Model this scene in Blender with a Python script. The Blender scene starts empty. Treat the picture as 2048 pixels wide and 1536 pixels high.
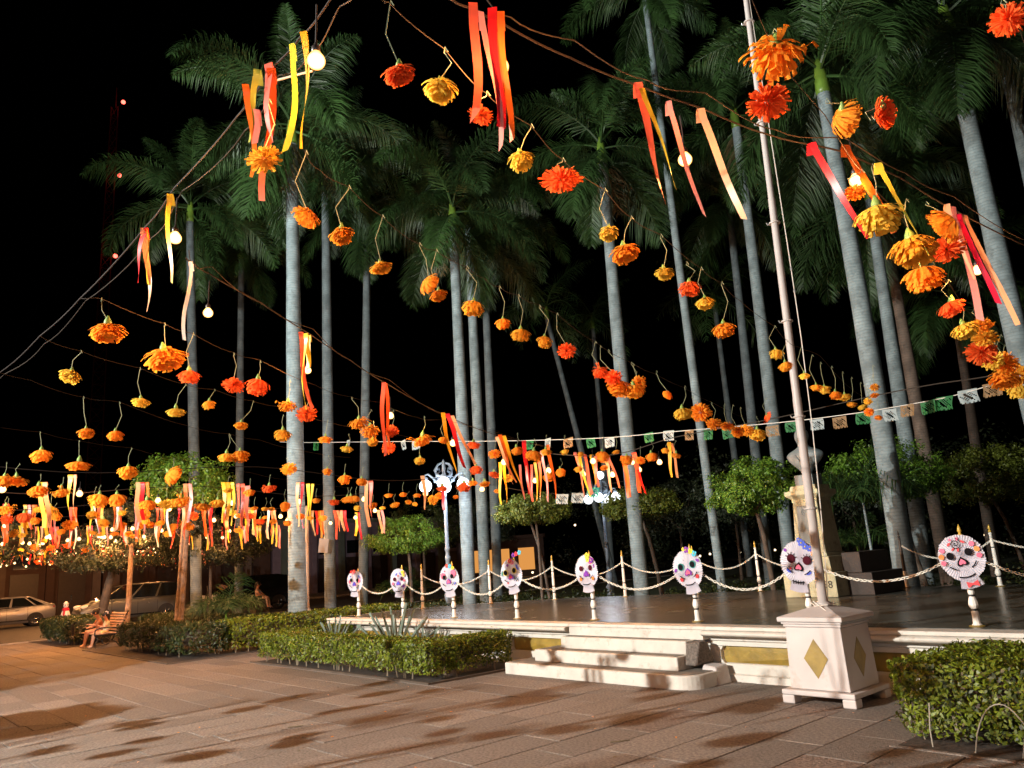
import bpy, math, random
import numpy as np
from mathutils import Vector, Matrix, Quaternion

random.seed(7)
rng = np.random.default_rng(7)
scene = bpy.context.scene
C = scene.collection
PI = math.pi

# ------------------------------------------------------------------ camera
PITCH, ROLL, YAW = math.radians(12.85), math.radians(-3.88), math.radians(-48.11)
fwd = Vector((0, math.cos(PITCH), math.sin(PITCH)))
rgt = Vector((1, 0, 0))
upv = rgt.cross(fwd)
rgt, upv = math.cos(ROLL) * rgt + math.sin(ROLL) * upv, -math.sin(ROLL) * rgt + math.cos(ROLL) * upv
MW = Matrix(((math.cos(YAW), math.sin(YAW), 0), (-math.sin(YAW), math.cos(YAW), 0), (0, 0, 1)))
fwd, rgt, upv = MW @ fwd, MW @ rgt, MW @ upv
cam_d = bpy.data.cameras.new('camera')
cam_d.sensor_width = 36.0
cam_d.lens = 36.0 * 1540 / 2048
cam_d.clip_start, cam_d.clip_end = 0.05, 2000
cam = bpy.data.objects.new('camera', cam_d)
C.objects.link(cam)
cam.matrix_world = Matrix(((rgt.x, upv.x, -fwd.x, 0), (rgt.y, upv.y, -fwd.y, 0), (rgt.z, upv.z, -fwd.z, 1.6), (0, 0, 0, 1)))
scene.camera = cam

# ------------------------------------------------------------------ world: clear night sky
world = bpy.data.worlds.new('World')
scene.world = world
world.use_nodes = True
nt = world.node_tree
bg = nt.nodes['Background']
sky = nt.nodes.new('ShaderNodeTexSky')
sky.sky_type = 'NISHITA'
sky.sun_disc = False
sky.sun_elevation = math.radians(-4.5)
sky.sun_rotation = math.radians(140)
nt.links.new(sky.outputs[0], bg.inputs['Color'])
bg.inputs['Strength'].default_value = 0.004
sun_d = bpy.data.lights.new('moon', 'SUN')
sun_d.energy = 0.006
sun_d.angle = math.radians(0.5)
sun_d.color = (0.8, 0.88, 1.0)
sun = bpy.data.objects.new('moon', sun_d)
C.objects.link(sun)
sun.rotation_euler = (math.radians(50), 0, math.radians(-20))
scene.view_settings.view_transform = 'Standard'
scene.view_settings.look = 'None'
scene.view_settings.gamma = 1
scene.view_settings.use_curve_mapping = False
scene.view_settings.exposure = 0.45
scene.cycles.use_denoising = True
scene.cycles.max_bounces = 6
scene.cycles.diffuse_bounces = 3
scene.cycles.glossy_bounces = 3
scene.cycles.transmission_bounces = 4
scene.cycles.sample_clamp_indirect = 4.0
scene.cycles.sample_clamp_direct = 40.0
FLOOD_W = 14500.0
FILL_FLOOD_W = 8500.0
BULB_W = 37.0

# ------------------------------------------------------------------ materials
MATS = {}
def srgb(c):
    return tuple((v / 12.92 if v <= 0.04045 else ((v + 0.055) / 1.055) ** 2.4) for v in c)

def pmat(name, col, rough=0.6, metal=0.0, var=0.0, vscale=6.0, bump=0.0, bscale=30.0, emit=None, estr=0.0, trans=0.0, objvar=0.0, spec=0.5, stain=None, coat=0.0):
    """Principled material with noise-driven colour variation, bump, per-object variation and optional translucency."""
    m = bpy.data.materials.new(name)
    m.use_nodes = True
    n, l = m.node_tree.nodes, m.node_tree.links
    b = n['Principled BSDF']
    b.inputs['Base Color'].default_value = (*col, 1)
    b.inputs['Roughness'].default_value = rough
    b.inputs['Metallic'].default_value = metal
    b.inputs['Specular IOR Level'].default_value = spec
    if coat: b.inputs['Coat Weight'].default_value = coat
    tc = n.new('ShaderNodeTexCoord')
    colsock = None
    if var > 0:
        t = n.new('ShaderNodeTexNoise'); t.inputs['Scale'].default_value = vscale; t.inputs['Detail'].default_value = 6
        l.new(tc.outputs['Object'], t.inputs['Vector'])
        r = n.new('ShaderNodeMapRange'); r.inputs['From Min'].default_value = 0.3; r.inputs['From Max'].default_value = 0.7
        r.inputs['To Min'].default_value = 1 - var; r.inputs['To Max'].default_value = 1 + var
        l.new(t.outputs['Fac'], r.inputs['Value'])
        mx = n.new('ShaderNodeMix'); mx.data_type = 'RGBA'; mx.blend_type = 'MULTIPLY'; mx.inputs[0].default_value = 1
        mx.inputs[6].default_value = (*col, 1)
        l.new(r.outputs[0], mx.inputs[7])
        colsock = mx.outputs[2]
    if stain is not None:
        scol, sscale, lo, hi = stain
        t = n.new('ShaderNodeTexNoise'); t.inputs['Scale'].default_value = sscale; t.inputs['Detail'].default_value = 8; t.inputs['Roughness'].default_value = 0.65
        l.new(tc.outputs['Object'], t.inputs['Vector'])
        r = n.new('ShaderNodeMapRange'); r.inputs['From Min'].default_value = lo; r.inputs['From Max'].default_value = hi
        l.new(t.outputs['Fac'], r.inputs['Value'])
        mx = n.new('ShaderNodeMix'); mx.data_type = 'RGBA'
        l.new(r.outputs[0], mx.inputs[0])
        if colsock: l.new(colsock, mx.inputs[6])
        else: mx.inputs[6].default_value = (*col, 1)
        mx.inputs[7].default_value = (*scol, 1)
        colsock = mx.outputs[2]
    if objvar > 0:
        oi = n.new('ShaderNodeObjectInfo')
        r = n.new('ShaderNodeMapRange'); r.inputs['To Min'].default_value = 1 - objvar; r.inputs['To Max'].default_value = 1 + objvar
        l.new(oi.outputs['Random'], r.inputs['Value'])
        mx = n.new('ShaderNodeMix'); mx.data_type = 'RGBA'; mx.blend_type = 'MULTIPLY'; mx.inputs[0].default_value = 1
        if colsock: l.new(colsock, mx.inputs[6])
        else: mx.inputs[6].default_value = (*col, 1)
        l.new(r.outputs[0], mx.inputs[7])
        colsock = mx.outputs[2]
    if colsock: l.new(colsock, b.inputs['Base Color'])
    if bump > 0:
        t = n.new('ShaderNodeTexNoise'); t.inputs['Scale'].default_value = bscale; t.inputs['Detail'].default_value = 5
        l.new(tc.outputs['Object'], t.inputs['Vector'])
        bp = n.new('ShaderNodeBump'); bp.inputs['Strength'].default_value = bump; bp.inputs['Distance'].default_value = 0.02
        l.new(t.outputs['Fac'], bp.inputs['Height']); l.new(bp.outputs[0], b.inputs['Normal'])
    if emit:
        b.inputs['Emission Color'].default_value = (*emit, 1)
        b.inputs['Emission Strength'].default_value = estr
    if trans > 0:
        tr = n.new('ShaderNodeBsdfTranslucent')
        if colsock: l.new(colsock, tr.inputs['Color'])
        else: tr.inputs['Color'].default_value = (*col, 1)
        ms = n.new('ShaderNodeMixShader'); ms.inputs[0].default_value = trans
        out = n['Material Output']
        l.new(b.outputs[0], ms.inputs[1]); l.new(tr.outputs[0], ms.inputs[2]); l.new(ms.outputs[0], out.inputs['Surface'])
    MATS[name] = m
    return m

def glowmat(name, col, strength):
    m = bpy.data.materials.new(name); m.use_nodes = True
    n, l = m.node_tree.nodes, m.node_tree.links
    n.remove(n['Principled BSDF'])
    e = n.new('ShaderNodeEmission'); e.inputs[0].default_value = (*col, 1); e.inputs[1].default_value = strength
    l.new(e.outputs[0], n['Material Output'].inputs['Surface'])
    m.cycles.emission_sampling = 'NONE'
    MATS[name] = m
    return m

def trunk_mat(name, col, dark, ring=9.0, depth=0.5):
    """Palm bark: fine horizontal ring scars, vertical blotches."""
    m = pmat(name, col, 0.8, var=0.38, vscale=2.6, stain=(tuple(c * 0.55 for c in col), 5.5, 0.50, 0.72))
    n, l = m.node_tree.nodes, m.node_tree.links
    b = n['Principled BSDF']
    tc = [x for x in n if x.type == 'TEX_COORD'][0]
    w = n.new('ShaderNodeTexWave'); w.wave_type = 'BANDS'; w.bands_direction = 'Z'
    w.inputs['Scale'].default_value = ring / 2; w.inputs['Distortion'].default_value = 4.0; w.inputs['Detail'].default_value = 4; w.inputs['Detail Scale'].default_value = 1.1
    l.new(tc.outputs['Object'], w.inputs['Vector'])
    r = n.new('ShaderNodeMapRange'); r.inputs['From Min'].default_value = 0.0; r.inputs['From Max'].default_value = 0.30; r.inputs['To Min'].default_value = 1 - depth
    l.new(w.outputs['Fac'], r.inputs['Value'])
    mx = n.new('ShaderNodeMix'); mx.data_type = 'RGBA'
    src = b.inputs['Base Color'].links[0].from_socket
    l.new(r.outputs[0], mx.inputs[0]); mx.inputs[6].default_value = (*dark, 1); l.new(src, mx.inputs[7])
    # scattered dark pits and pale lichen
    t = n.new('ShaderNodeTexNoise'); t.inputs['Scale'].default_value = 9; t.inputs['Detail'].default_value = 4
    l.new(tc.outputs['Object'], t.inputs['Vector'])
    r2 = n.new('ShaderNodeMapRange'); r2.inputs['From Min'].default_value = 0.62; r2.inputs['From Max'].default_value = 0.72
    r2.inputs['To Max'].default_value = 0.4
    l.new(t.outputs['Fac'], r2.inputs['Value'])
    mx2 = n.new('ShaderNodeMix'); mx2.data_type = 'RGBA'
    l.new(r2.outputs[0], mx2.inputs[0]); l.new(mx.outputs[2], mx2.inputs[6]); mx2.inputs[7].default_value = (*[c * 0.45 for c in dark], 1)
    l.new(mx2.outputs[2], b.inputs['Base Color'])
    bp = n.new('ShaderNodeBump'); bp.inputs['Strength'].default_value = 0.22; bp.inputs['Distance'].default_value = 0.02
    l.new(w.outputs['Fac'], bp.inputs['Height']); l.new(bp.outputs[0], b.inputs['Normal'])
    return m

M = MATS
pmat('stone', (0.166, 0.136, 0.114), 0.8, var=0.5, vscale=38, bump=0.8, bscale=95, objvar=0.2, stain=((0.09, 0.065, 0.05), 9, 0.60, 0.78))
pmat('stone_rough', (0.165, 0.12, 0.095), 0.85, var=0.4, vscale=22, bump=1.0, bscale=40, objvar=0.15, stain=((0.07, 0.05, 0.04), 26, 0.52, 0.62))
pmat('mortar', (0.235, 0.19, 0.15), 0.9, var=0.45, vscale=3, bump=0.3)
pmat('whitewash', (0.55, 0.515, 0.46), 0.6, var=0.08, vscale=5, bump=0.25, bscale=18, stain=((0.33, 0.25, 0.18), 8, 0.56, 0.78))
pmat('tread', (0.17, 0.15, 0.125), 0.75, var=0.3, vscale=9, bump=0.3)
pmat('ochre', (0.25, 0.165, 0.024), 0.55, var=0.25, vscale=6, bump=0.3, bscale=25, stain=((0.20, 0.14, 0.03), 8, 0.52, 0.75))
pmat('gold', (0.25, 0.165, 0.026), 0.45, var=0.22, vscale=9, bump=0.1, stain=((0.24, 0.16, 0.03), 7, 0.55, 0.75))
pmat('gold_leaf', (0.55, 0.36, 0.06), 0.4, var=0.1)
pmat('plaster_white', (0.49, 0.44, 0.42), 0.55, var=0.08, vscale=3, bump=0.10, bscale=14, stain=((0.33, 0.24, 0.17), 5, 0.58, 0.85))
pmat('post_white', (0.76, 0.74, 0.68), 0.35, var=0.08, vscale=14, stain=((0.38, 0.28, 0.18), 18, 0.64, 0.8))
pmat('black_iron', (0.015, 0.014, 0.013), 0.45, var=0.2)
pmat('rust_black', (0.05, 0.035, 0.025), 0.6, var=0.3)
pmat('chain_white', (0.74, 0.71, 0.62), 0.45, var=0.12, vscale=20)
pmat('chain_rust', (0.34, 0.18, 0.09), 0.7, var=0.3)
pmat('soil', (0.035, 0.024, 0.016), 0.95, var=0.5, vscale=14, bump=1.0, bscale=20)
pmat('asphalt', (0.055, 0.052, 0.05), 0.8, var=0.25, vscale=4, bump=0.3, bscale=90)
pmat('kerb', (0.33, 0.29, 0.25), 0.8, var=0.2, bump=0.3)
pmat('grass_dark', (0.03, 0.05, 0.015), 0.9, var=0.5, vscale=3, bump=0.8)
trunk_mat('bark_pale', (0.20, 0.255, 0.27), (0.115, 0.15, 0.16), 9)
trunk_mat('bark_grey', (0.115, 0.145, 0.155), (0.065, 0.083, 0.09), 9)
trunk_mat('bark_brown', (0.15, 0.11, 0.085), (0.08, 0.06, 0.048), 8)
pmat('bark_tree', (0.20, 0.135, 0.095), 0.85, var=0.4, vscale=9, bump=0.8, bscale=22)
pmat('crownshaft', (0.13, 0.23, 0.03), 0.4, var=0.2, vscale=3)
pmat('frond', (0.030, 0.070, 0.017), 0.5, var=0.3, vscale=2.5, objvar=0.35, trans=0.15)
pmat('frond_dry', (0.11, 0.08, 0.03), 0.7, var=0.3, objvar=0.3)
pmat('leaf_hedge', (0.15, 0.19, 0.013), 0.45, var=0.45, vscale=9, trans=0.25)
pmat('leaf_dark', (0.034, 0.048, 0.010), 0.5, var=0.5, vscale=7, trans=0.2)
pmat('leaf_tree', (0.13, 0.25, 0.028), 0.4, var=0.45, vscale=6, trans=0.25)
pmat('leaf_olive', (0.125, 0.155, 0.02), 0.5, var=0.45, vscale=6, trans=0.2)
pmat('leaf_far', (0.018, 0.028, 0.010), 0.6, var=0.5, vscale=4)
pmat('twig', (0.20, 0.155, 0.105), 0.8, var=0.3)
pmat('twig_dark', (0.075, 0.055, 0.04), 0.85, var=0.3)
pmat('agave', (0.15, 0.19, 0.15), 0.5, var=0.25, vscale=5, objvar=0.2)
pmat('cable', (0.018, 0.012, 0.010), 0.7, spec=0.2)
pmat('wire', (0.04, 0.032, 0.026), 0.8, spec=0.1)
pmat('pipe_cleaner', (0.24, 0.26, 0.15), 0.8)
pmat('calyx', (0.15, 0.25, 0.05), 0.6, var=0.2)
FC = {'orange': (0.98, 0.37, 0.035), 'red': (0.97, 0.165, 0.035), 'yellow': (0.98, 0.65, 0.09), 'gold': (0.98, 0.48, 0.05)}
for k, c in FC.items():
    pmat('crepe_' + k, c, 0.75, var=0.16, vscale=7, trans=0.5, objvar=0.17, spec=0.1)
RC = {'orange': (0.85, 0.16, 0.02), 'orangered': (0.80, 0.10, 0.015), 'olive': (0.38, 0.38, 0.05), 'lime': (0.55, 0.58, 0.06), 'salmon': (0.75, 0.15, 0.10), 'pink': (0.80, 0.28, 0.24),
      'amber': (0.88, 0.42, 0.02), 'yellow': (0.85, 0.55, 0.04), 'red': (0.62, 0.018, 0.025), 'darkred': (0.38, 0.008, 0.012), 'crimson': (0.60, 0.01, 0.05), 'peach': (0.85, 0.40, 0.20), 'coral': (0.78, 0.13, 0.07), 'white': (0.8, 0.72, 0.66)}
for k, c in RC.items():
    pmat('satin_' + k, c, 0.38, trans=0.35, spec=0.5)
def bulb_mat():
    m = glowmat('bulb_glow', (1.0, 0.62, 0.26), 7.5)
    n, l = m.node_tree.nodes, m.node_tree.links
    e = [x for x in n if x.type == 'EMISSION'][0]
    tc = n.new('ShaderNodeTexCoord'); g = n.new('ShaderNodeLayerWeight'); g.inputs['Blend'].default_value = 0.35
    r = n.new('ShaderNodeValToRGB'); r.color_ramp.elements[0].position = 0.05; r.color_ramp.elements[0].color = (1.0, 0.76, 0.40, 1)
    r.color_ramp.elements[1].position = 0.80; r.color_ramp.elements[1].color = (0.42, 0.13, 0.014, 1)
    q = r.color_ramp.elements.new(0.45); q.color = (0.85, 0.48, 0.14, 1)
    l.new(g.outputs['Facing'], r.inputs[0]); l.new(r.outputs[0], e.inputs[0]); e.inputs[1].default_value = 3.2
bulb_mat()
glowmat('globe_glow', (0.90, 0.95, 1.0), 3.6)
glowmat('shop_glow', (1.0, 0.42, 0.10), 0.55)
glowmat('red_lamp', (1.0, 0.09, 0.06), 5.0)
glowmat('tiny_lamp', (1.0, 0.75, 0.45), 2.5)
pmat('hoop_wire', (0.34, 0.31, 0.25), 0.5)
pmat('socket', (0.03, 0.02, 0.018), 0.4)
pmat('lamp_paint', (0.20, 0.26, 0.33), 0.4, var=0.1)
pmat('lamp_brown', (0.25, 0.17, 0.11), 0.5, var=0.15)
pmat('pole_white', (0.42, 0.385, 0.37), 0.4, var=0.06, vscale=3, stain=((0.35, 0.27, 0.2), 5, 0.62, 0.8))
pmat('pole_metal', (0.5, 0.5, 0.5), 0.3, metal=0.6)
pmat('rope_white', (0.65, 0.6, 0.54), 0.8)
pmat('monument_stone', (0.42, 0.40, 0.26), 0.8, var=0.15, vscale=6, bump=0.6, bscale=45, stain=((0.20, 0.18, 0.11), 10, 0.55, 0.75))
pmat('monument_brown', (0.045, 0.028, 0.02), 0.7, var=0.2, bump=0.3)
pmat('plaque', (0.105, 0.125, 0.125), 0.5, var=0.2, vscale=10, bump=0.15)
pmat('bronze', (0.12, 0.15, 0.16), 0.5, var=0.3, vscale=8, bump=0.15)
pmat('skin', (0.52, 0.25, 0.15), 0.55)
pmat('hair', (0.012, 0.009, 0.008), 0.5)
pmat('cloth_cream', (0.62, 0.58, 0.40), 0.8, var=0.1)
pmat('cloth_yellow', (0.72, 0.50, 0.20), 0.8, var=0.1)
pmat('cloth_orange', (0.50, 0.20, 0.09), 0.8, var=0.4, vscale=14)
pmat('cloth_pink', (0.60, 0.42, 0.38), 0.8)
pmat('cloth_dark', (0.03, 0.028, 0.03), 0.8)
pmat('cloth_white', (0.8, 0.79, 0.8), 0.8)
pmat('cloth_red', (0.6, 0.02, 0.05), 0.8)
pmat('shoe', (0.7, 0.5, 0.4), 0.6)
pmat('bench_wood', (0.30, 0.17, 0.11), 0.5, var=0.25, vscale=8, objvar=0.2)
pmat('car_silver', (0.22, 0.225, 0.25), 0.28, metal=0.5, coat=0.6)
pmat('car_grey', (0.10, 0.105, 0.105), 0.3, metal=0.5, coat=0.6)
pmat('car_black', (0.008, 0.008, 0.009), 0.2, coat=0.6)
pmat('car_glass', (0.006, 0.007, 0.008), 0.06, spec=0.6)
pmat('chrome', (0.6, 0.6, 0.6), 0.15, metal=1.0)
pmat('tyre', (0.012, 0.012, 0.012), 0.8)
pmat('head_lens', (0.75, 0.75, 0.72), 0.12, spec=0.8)
pmat('tail_lens', (0.35, 0.01, 0.01), 0.2)
pmat('facade_brown', (0.055, 0.028, 0.02), 0.8, var=0.2, vscale=2, bump=0.2)
pmat('facade_pale', (0.11, 0.08, 0.065), 0.8, var=0.15, vscale=2)
pmat('facade_lilac', (0.17, 0.13, 0.17), 0.8, var=0.15, vscale=2)
pmat('facade_green', (0.10, 0.125, 0.11), 0.8, var=0.15, vscale=2)
pmat('door_dark', (0.03, 0.018, 0.014), 0.5, var=0.2)
pmat('sign_paper', (0.16, 0.16, 0.165), 0.7)
pmat('paper_white', (0.72, 0.70, 0.77), 0.7, var=0.05, vscale=10, trans=0.12)
pmat('ink_black', (0.006, 0.005, 0.007), 0.8, spec=0.1)
pmat('ink_teal', (0.02, 0.22, 0.20), 0.6)
pmat('ink_maroon', (0.06, 0.006, 0.014), 0.8, spec=0.1)
pmat('ink_pink', (0.72, 0.12, 0.22), 0.6)
pmat('ink_orange', (0.85, 0.22, 0.03), 0.6)
pmat('ink_red', (0.60, 0.02, 0.03), 0.6)
pmat('ink_blue', (0.03, 0.07, 0.50), 0.6)
pmat('ink_cyan', (0.05, 0.45, 0.62), 0.6)
pmat('ink_purple', (0.18, 0.02, 0.32), 0.6)
pmat('ink_yellow', (0.80, 0.62, 0.04), 0.6)
pmat('flag_green', (0.008, 0.14, 0.03), 0.6, trans=0.35)
pmat('flag_white', (0.36, 0.43, 0.44), 0.6, trans=0.35)
pmat('flag_tan', (0.26, 0.15, 0.06), 0.6, trans=0.35)
pmat('flag_teal', (0.02, 0.30, 0.24), 0.6, trans=0.35)
pmat('tower_red', (0.06, 0.008, 0.006), 0.7)

def floor_mat():
    """Polished stage tiles: dark, slightly uneven, thin joints in rows."""
    m = bpy.data.materials.new('stage_tile'); m.use_nodes = True
    n, l = m.node_tree.nodes, m.node_tree.links
    b = n['Principled BSDF']; b.inputs['Specular IOR Level'].default_value = 0.32
    tc = n.new('ShaderNodeTexCoord')
    br = n.new('ShaderNodeTexBrick'); br.offset = 0.0
    br.inputs['Scale'].default_value = 1.0; br.inputs['Brick Width'].default_value = 0.4; br.inputs['Row Height'].default_value = 0.4
    br.inputs['Mortar Size'].default_value = 0.006
    br.inputs['Color1'].default_value = (0.125, 0.125, 0.11, 1); br.inputs['Color2'].default_value = (0.165, 0.162, 0.14, 1); br.inputs['Mortar'].default_value = (0.09, 0.08, 0.065, 1)
    l.new(tc.outputs['Object'], br.inputs['Vector'])
    t = n.new('ShaderNodeTexNoise'); t.inputs['Scale'].default_value = 1.3; t.inputs['Detail'].default_value = 7
    l.new(tc.outputs['Object'], t.inputs['Vector'])
    mx = n.new('ShaderNodeMix'); mx.data_type = 'RGBA'; mx.blend_type = 'MULTIPLY'; mx.inputs[0].default_value = 0.7
    l.new(br.outputs['Color'], mx.inputs[6]); l.new(t.outputs['Fac'], mx.inputs[7])
    l.new(mx.outputs[2], b.inputs['Base Color'])
    r = n.new('ShaderNodeMapRange'); r.inputs['To Min'].default_value = 0.16; r.inputs['To Max'].default_value = 0.34
    l.new(t.outputs['Fac'], r.inputs['Value']); l.new(r.outputs[0], b.inputs['Roughness'])
    mp = n.new('ShaderNodeMapping'); mp.inputs['Scale'].default_value = (1.6, 5.0, 1)
    l.new(tc.outputs['Object'], mp.inputs['Vector'])
    t2 = n.new('ShaderNodeTexNoise'); t2.inputs['Scale'].default_value = 1.6; t2.inputs['Detail'].default_value = 2
    l.new(mp.outputs[0], t2.inputs['Vector'])
    ad = n.new('ShaderNodeMath'); ad.operation = 'MULTIPLY_ADD'; ad.inputs[1].default_value = -0.10
    l.new(br.outputs['Fac'], ad.inputs[0]); l.new(t2.outputs['Fac'], ad.inputs[2])
    bp = n.new('ShaderNodeBump'); bp.inputs['Strength'].default_value = 0.35; bp.inputs['Distance'].default_value = 0.02
    l.new(ad.outputs[0], bp.inputs['Height']); l.new(bp.outputs[0], b.inputs['Normal'])
    MATS['stage_tile'] = m
floor_mat()

# ------------------------------------------------------------------ mesh helpers
class MB:
    """Collects shapes into one mesh."""
    def __init__(s): s.v = []; s.f = []; s.mi = []; s.cur = 0
    def add(s, vs, fs):
        o = len(s.v); s.v += [tuple(v) for v in vs]; s.f += [tuple(o + i for i in f) for f in fs]; s.mi += [s.cur] * len(fs); return s
    def box(s, x0, x1, y0, y1, z0, z1):
        return s.add([(x0, y0, z0), (x1, y0, z0), (x1, y1, z0), (x0, y1, z0), (x0, y0, z1), (x1, y0, z1), (x1, y1, z1), (x0, y1, z1)],
                     [(3, 2, 1, 0), (4, 5, 6, 7), (0, 1, 5, 4), (1, 2, 6, 5), (2, 3, 7, 6), (3, 0, 4, 7)])
    def frustum(s, cx, cy, z0, hx0, hy0, z1, hx1, hy1):
        return s.add([(cx - hx0, cy - hy0, z0), (cx + hx0, cy - hy0, z0), (cx + hx0, cy + hy0, z0), (cx - hx0, cy + hy0, z0),
                      (cx - hx1, cy - hy1, z1), (cx + hx1, cy - hy1, z1), (cx + hx1, cy + hy1, z1), (cx - hx1, cy + hy1, z1)],
                     [(3, 2, 1, 0), (4, 5, 6, 7), (0, 1, 5, 4), (1, 2, 6, 5), (2, 3, 7, 6), (3, 0, 4, 7)])
    def lathe(s, prof, n=16, c=(0, 0, 0), flute=0.0):
        vs, fs = [], []
        for r, z in prof:
            for i in range(n):
                a = 2 * PI * i / n
                rr = r * (1 - (flute if i % 2 else 0))
                vs.append((c[0] + rr * math.cos(a), c[1] + rr * math.sin(a), c[2] + z))
        for k in range(len(prof) - 1):
            for i in range(n):
                j = (i + 1) % n
                fs.append((k * n + i, k * n + j, (k + 1) * n + j, (k + 1) * n + i))
        fs.append(tuple(range(n - 1, -1, -1))); fs.append(tuple((len(prof) - 1) * n + i for i in range(n)))
        return s.add(vs, fs)
    def tube(s, pts, r, n=6, cap=True):
        pts = [Vector(p) for p in pts]
        rs = [float(q) for q in r] if isinstance(r, (list, tuple)) else [float(r)] * len(pts)
        vs, fs = [], []
        ref = None
        for i, p in enumerate(pts):
            d = (pts[min(i + 1, len(pts) - 1)] - pts[max(i - 1, 0)])
            d = d.normalized() if d.length > 1e-9 else Vector((0, 0, 1))
            if ref is None: ref = Vector((0, 0, 1)) if abs(d.z) < 0.9 else Vector((1, 0, 0))
            a = d.cross(ref)
            a = a.normalized() if a.length > 1e-6 else d.orthogonal().normalized()
            b = d.cross(a); ref = -b if False else ref
            for k in range(n):
                t = 2 * PI * k / n
                vs.append(p + rs[i] * (math.cos(t) * a + math.sin(t) * b))
        for i in range(len(pts) - 1):
            for k in range(n):
                j = (k + 1) % n
                fs.append((i * n + k, i * n + j, (i + 1) * n + j, (i + 1) * n + k))
        if cap:
            fs.append(tuple(range(n))); fs.append(tuple((len(pts) - 1) * n + k for k in range(n - 1, -1, -1)))
        return s.add(vs, fs)
    def sphere(s, c, r, nu=12, nv=8, sc=(1, 1, 1)):
        vs = [(c[0], c[1], c[2] - r * sc[2])]; fs = []
        for j in range(1, nv):
            p = -PI / 2 + PI * j / nv
            for i in range(nu):
                a = 2 * PI * i / nu
                vs.append((c[0] + r * sc[0] * math.cos(p) * math.cos(a), c[1] + r * sc[1] * math.cos(p) * math.sin(a), c[2] + r * sc[2] * math.sin(p)))
        vs.append((c[0], c[1], c[2] + r * sc[2]))
        for i in range(nu): fs.append((0, 1 + (i + 1) % nu, 1 + i))
        for j in range(nv - 2):
            for i in range(nu):
                a, b = 1 + j * nu + i, 1 + j * nu + (i + 1) % nu
                fs.append((a, b, b + nu, a + nu))
        L = len(vs) - 1
        for i in range(nu): fs.append((L - nu + i, L - nu + (i + 1) % nu, L))
        return s.add(vs, fs)
    def prism(s, poly, z0, z1):
        n = len(poly)
        return s.add([(x, y, z0) for x, y in poly] + [(x, y, z1) for x, y in poly],
                     [tuple(range(n - 1, -1, -1)), tuple(range(n, 2 * n))] + [(i, (i + 1) % n, n + (i + 1) % n, n + i) for i in range(n)])
    def prism_x(s, prof, x0, x1):
        """profile (y, z) swept along x"""
        n = len(prof)
        return s.add([(x0, y, z) for y, z in prof] + [(x1, y, z) for y, z in prof],
                     [tuple(range(n)), tuple(range(2 * n - 1, n - 1, -1))] + [(i, n + i, n + (i + 1) % n, (i + 1) % n) for i in range(n)])
    def mesh(s, name, mats, smooth=False):
        me = bpy.data.meshes.new(name)
        me.from_pydata(s.v, [], s.f)
        for m in (mats if isinstance(mats, (list, tuple)) else [mats]): me.materials.append(M[m] if isinstance(m, str) else m)
        if any(s.mi): me.polygons.foreach_set('material_index', s.mi)
        if smooth: me.polygons.foreach_set('use_smooth', [True] * len(me.polygons))
        me.update()
        return me
    def obj(s, name, mats, parent=None, smooth=False):
        return link(name, s.mesh(name, mats, smooth), parent)

def link(name, me, parent=None, loc=None, rot=None, scale=None, material=None):
    o = bpy.data.objects.new(name, me); C.objects.link(o)
    if parent is not None: o.parent = parent
    if loc is not None: o.location = loc
    if rot is not None: o.rotation_euler = rot
    if scale is not None: o.scale = (scale,) * 3 if isinstance(scale, (int, float)) else scale
    if material is not None:
        o.material_slots[0].link = 'OBJECT'; o.material_slots[0].material = M[material]
    return o

def tag(o, label=None, cat=None, group=None, kind=None):
    if label: o['label'] = label
    if cat: o['category'] = cat
    if group: o['group'] = group
    if kind: o['kind'] = kind
    return o

def thing(name, label, cat, loc=(0, 0, 0), group=None, rotz=0):
    o = bpy.data.objects.new(name, None); C.objects.link(o)
    o.location = loc; o.rotation_euler = (0, 0, rotz); o.empty_display_size = 0.1
    return tag(o, label, cat, group)

def bevel(o, w=0.01, seg=2):
    b = o.modifiers.new('bevel', 'BEVEL'); b.width = w; b.segments = seg; b.limit_method = 'ANGLE'
    return o

def np_mesh(name, verts, faces, mats, smooth=False, mi=None):
    """fast mesh from numpy verts (N,3) and quads/tris (F,k)"""
    me = bpy.data.meshes.new(name)
    F, k = faces.shape
    me.vertices.add(len(verts)); me.vertices.foreach_set('co', np.asarray(verts, np.float32).ravel())
    me.loops.add(F * k); me.loops.foreach_set('vertex_index', faces.astype(np.int32).ravel())
    me.polygons.add(F); me.polygons.foreach_set('loop_start', np.arange(0, F * k, k, dtype=np.int32))
    for m in (mats if isinstance(mats, (list, tuple)) else [mats]): me.materials.append(M[m])
    if mi is not None: me.polygons.foreach_set('material_index', mi.astype(np.int32))
    if smooth: me.polygons.foreach_set('use_smooth', np.ones(F, bool))
    me.update(calc_edges=True)
    return me

def unit(a): return a / np.maximum(np.linalg.norm(a, axis=1, keepdims=True), 1e-9)

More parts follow.
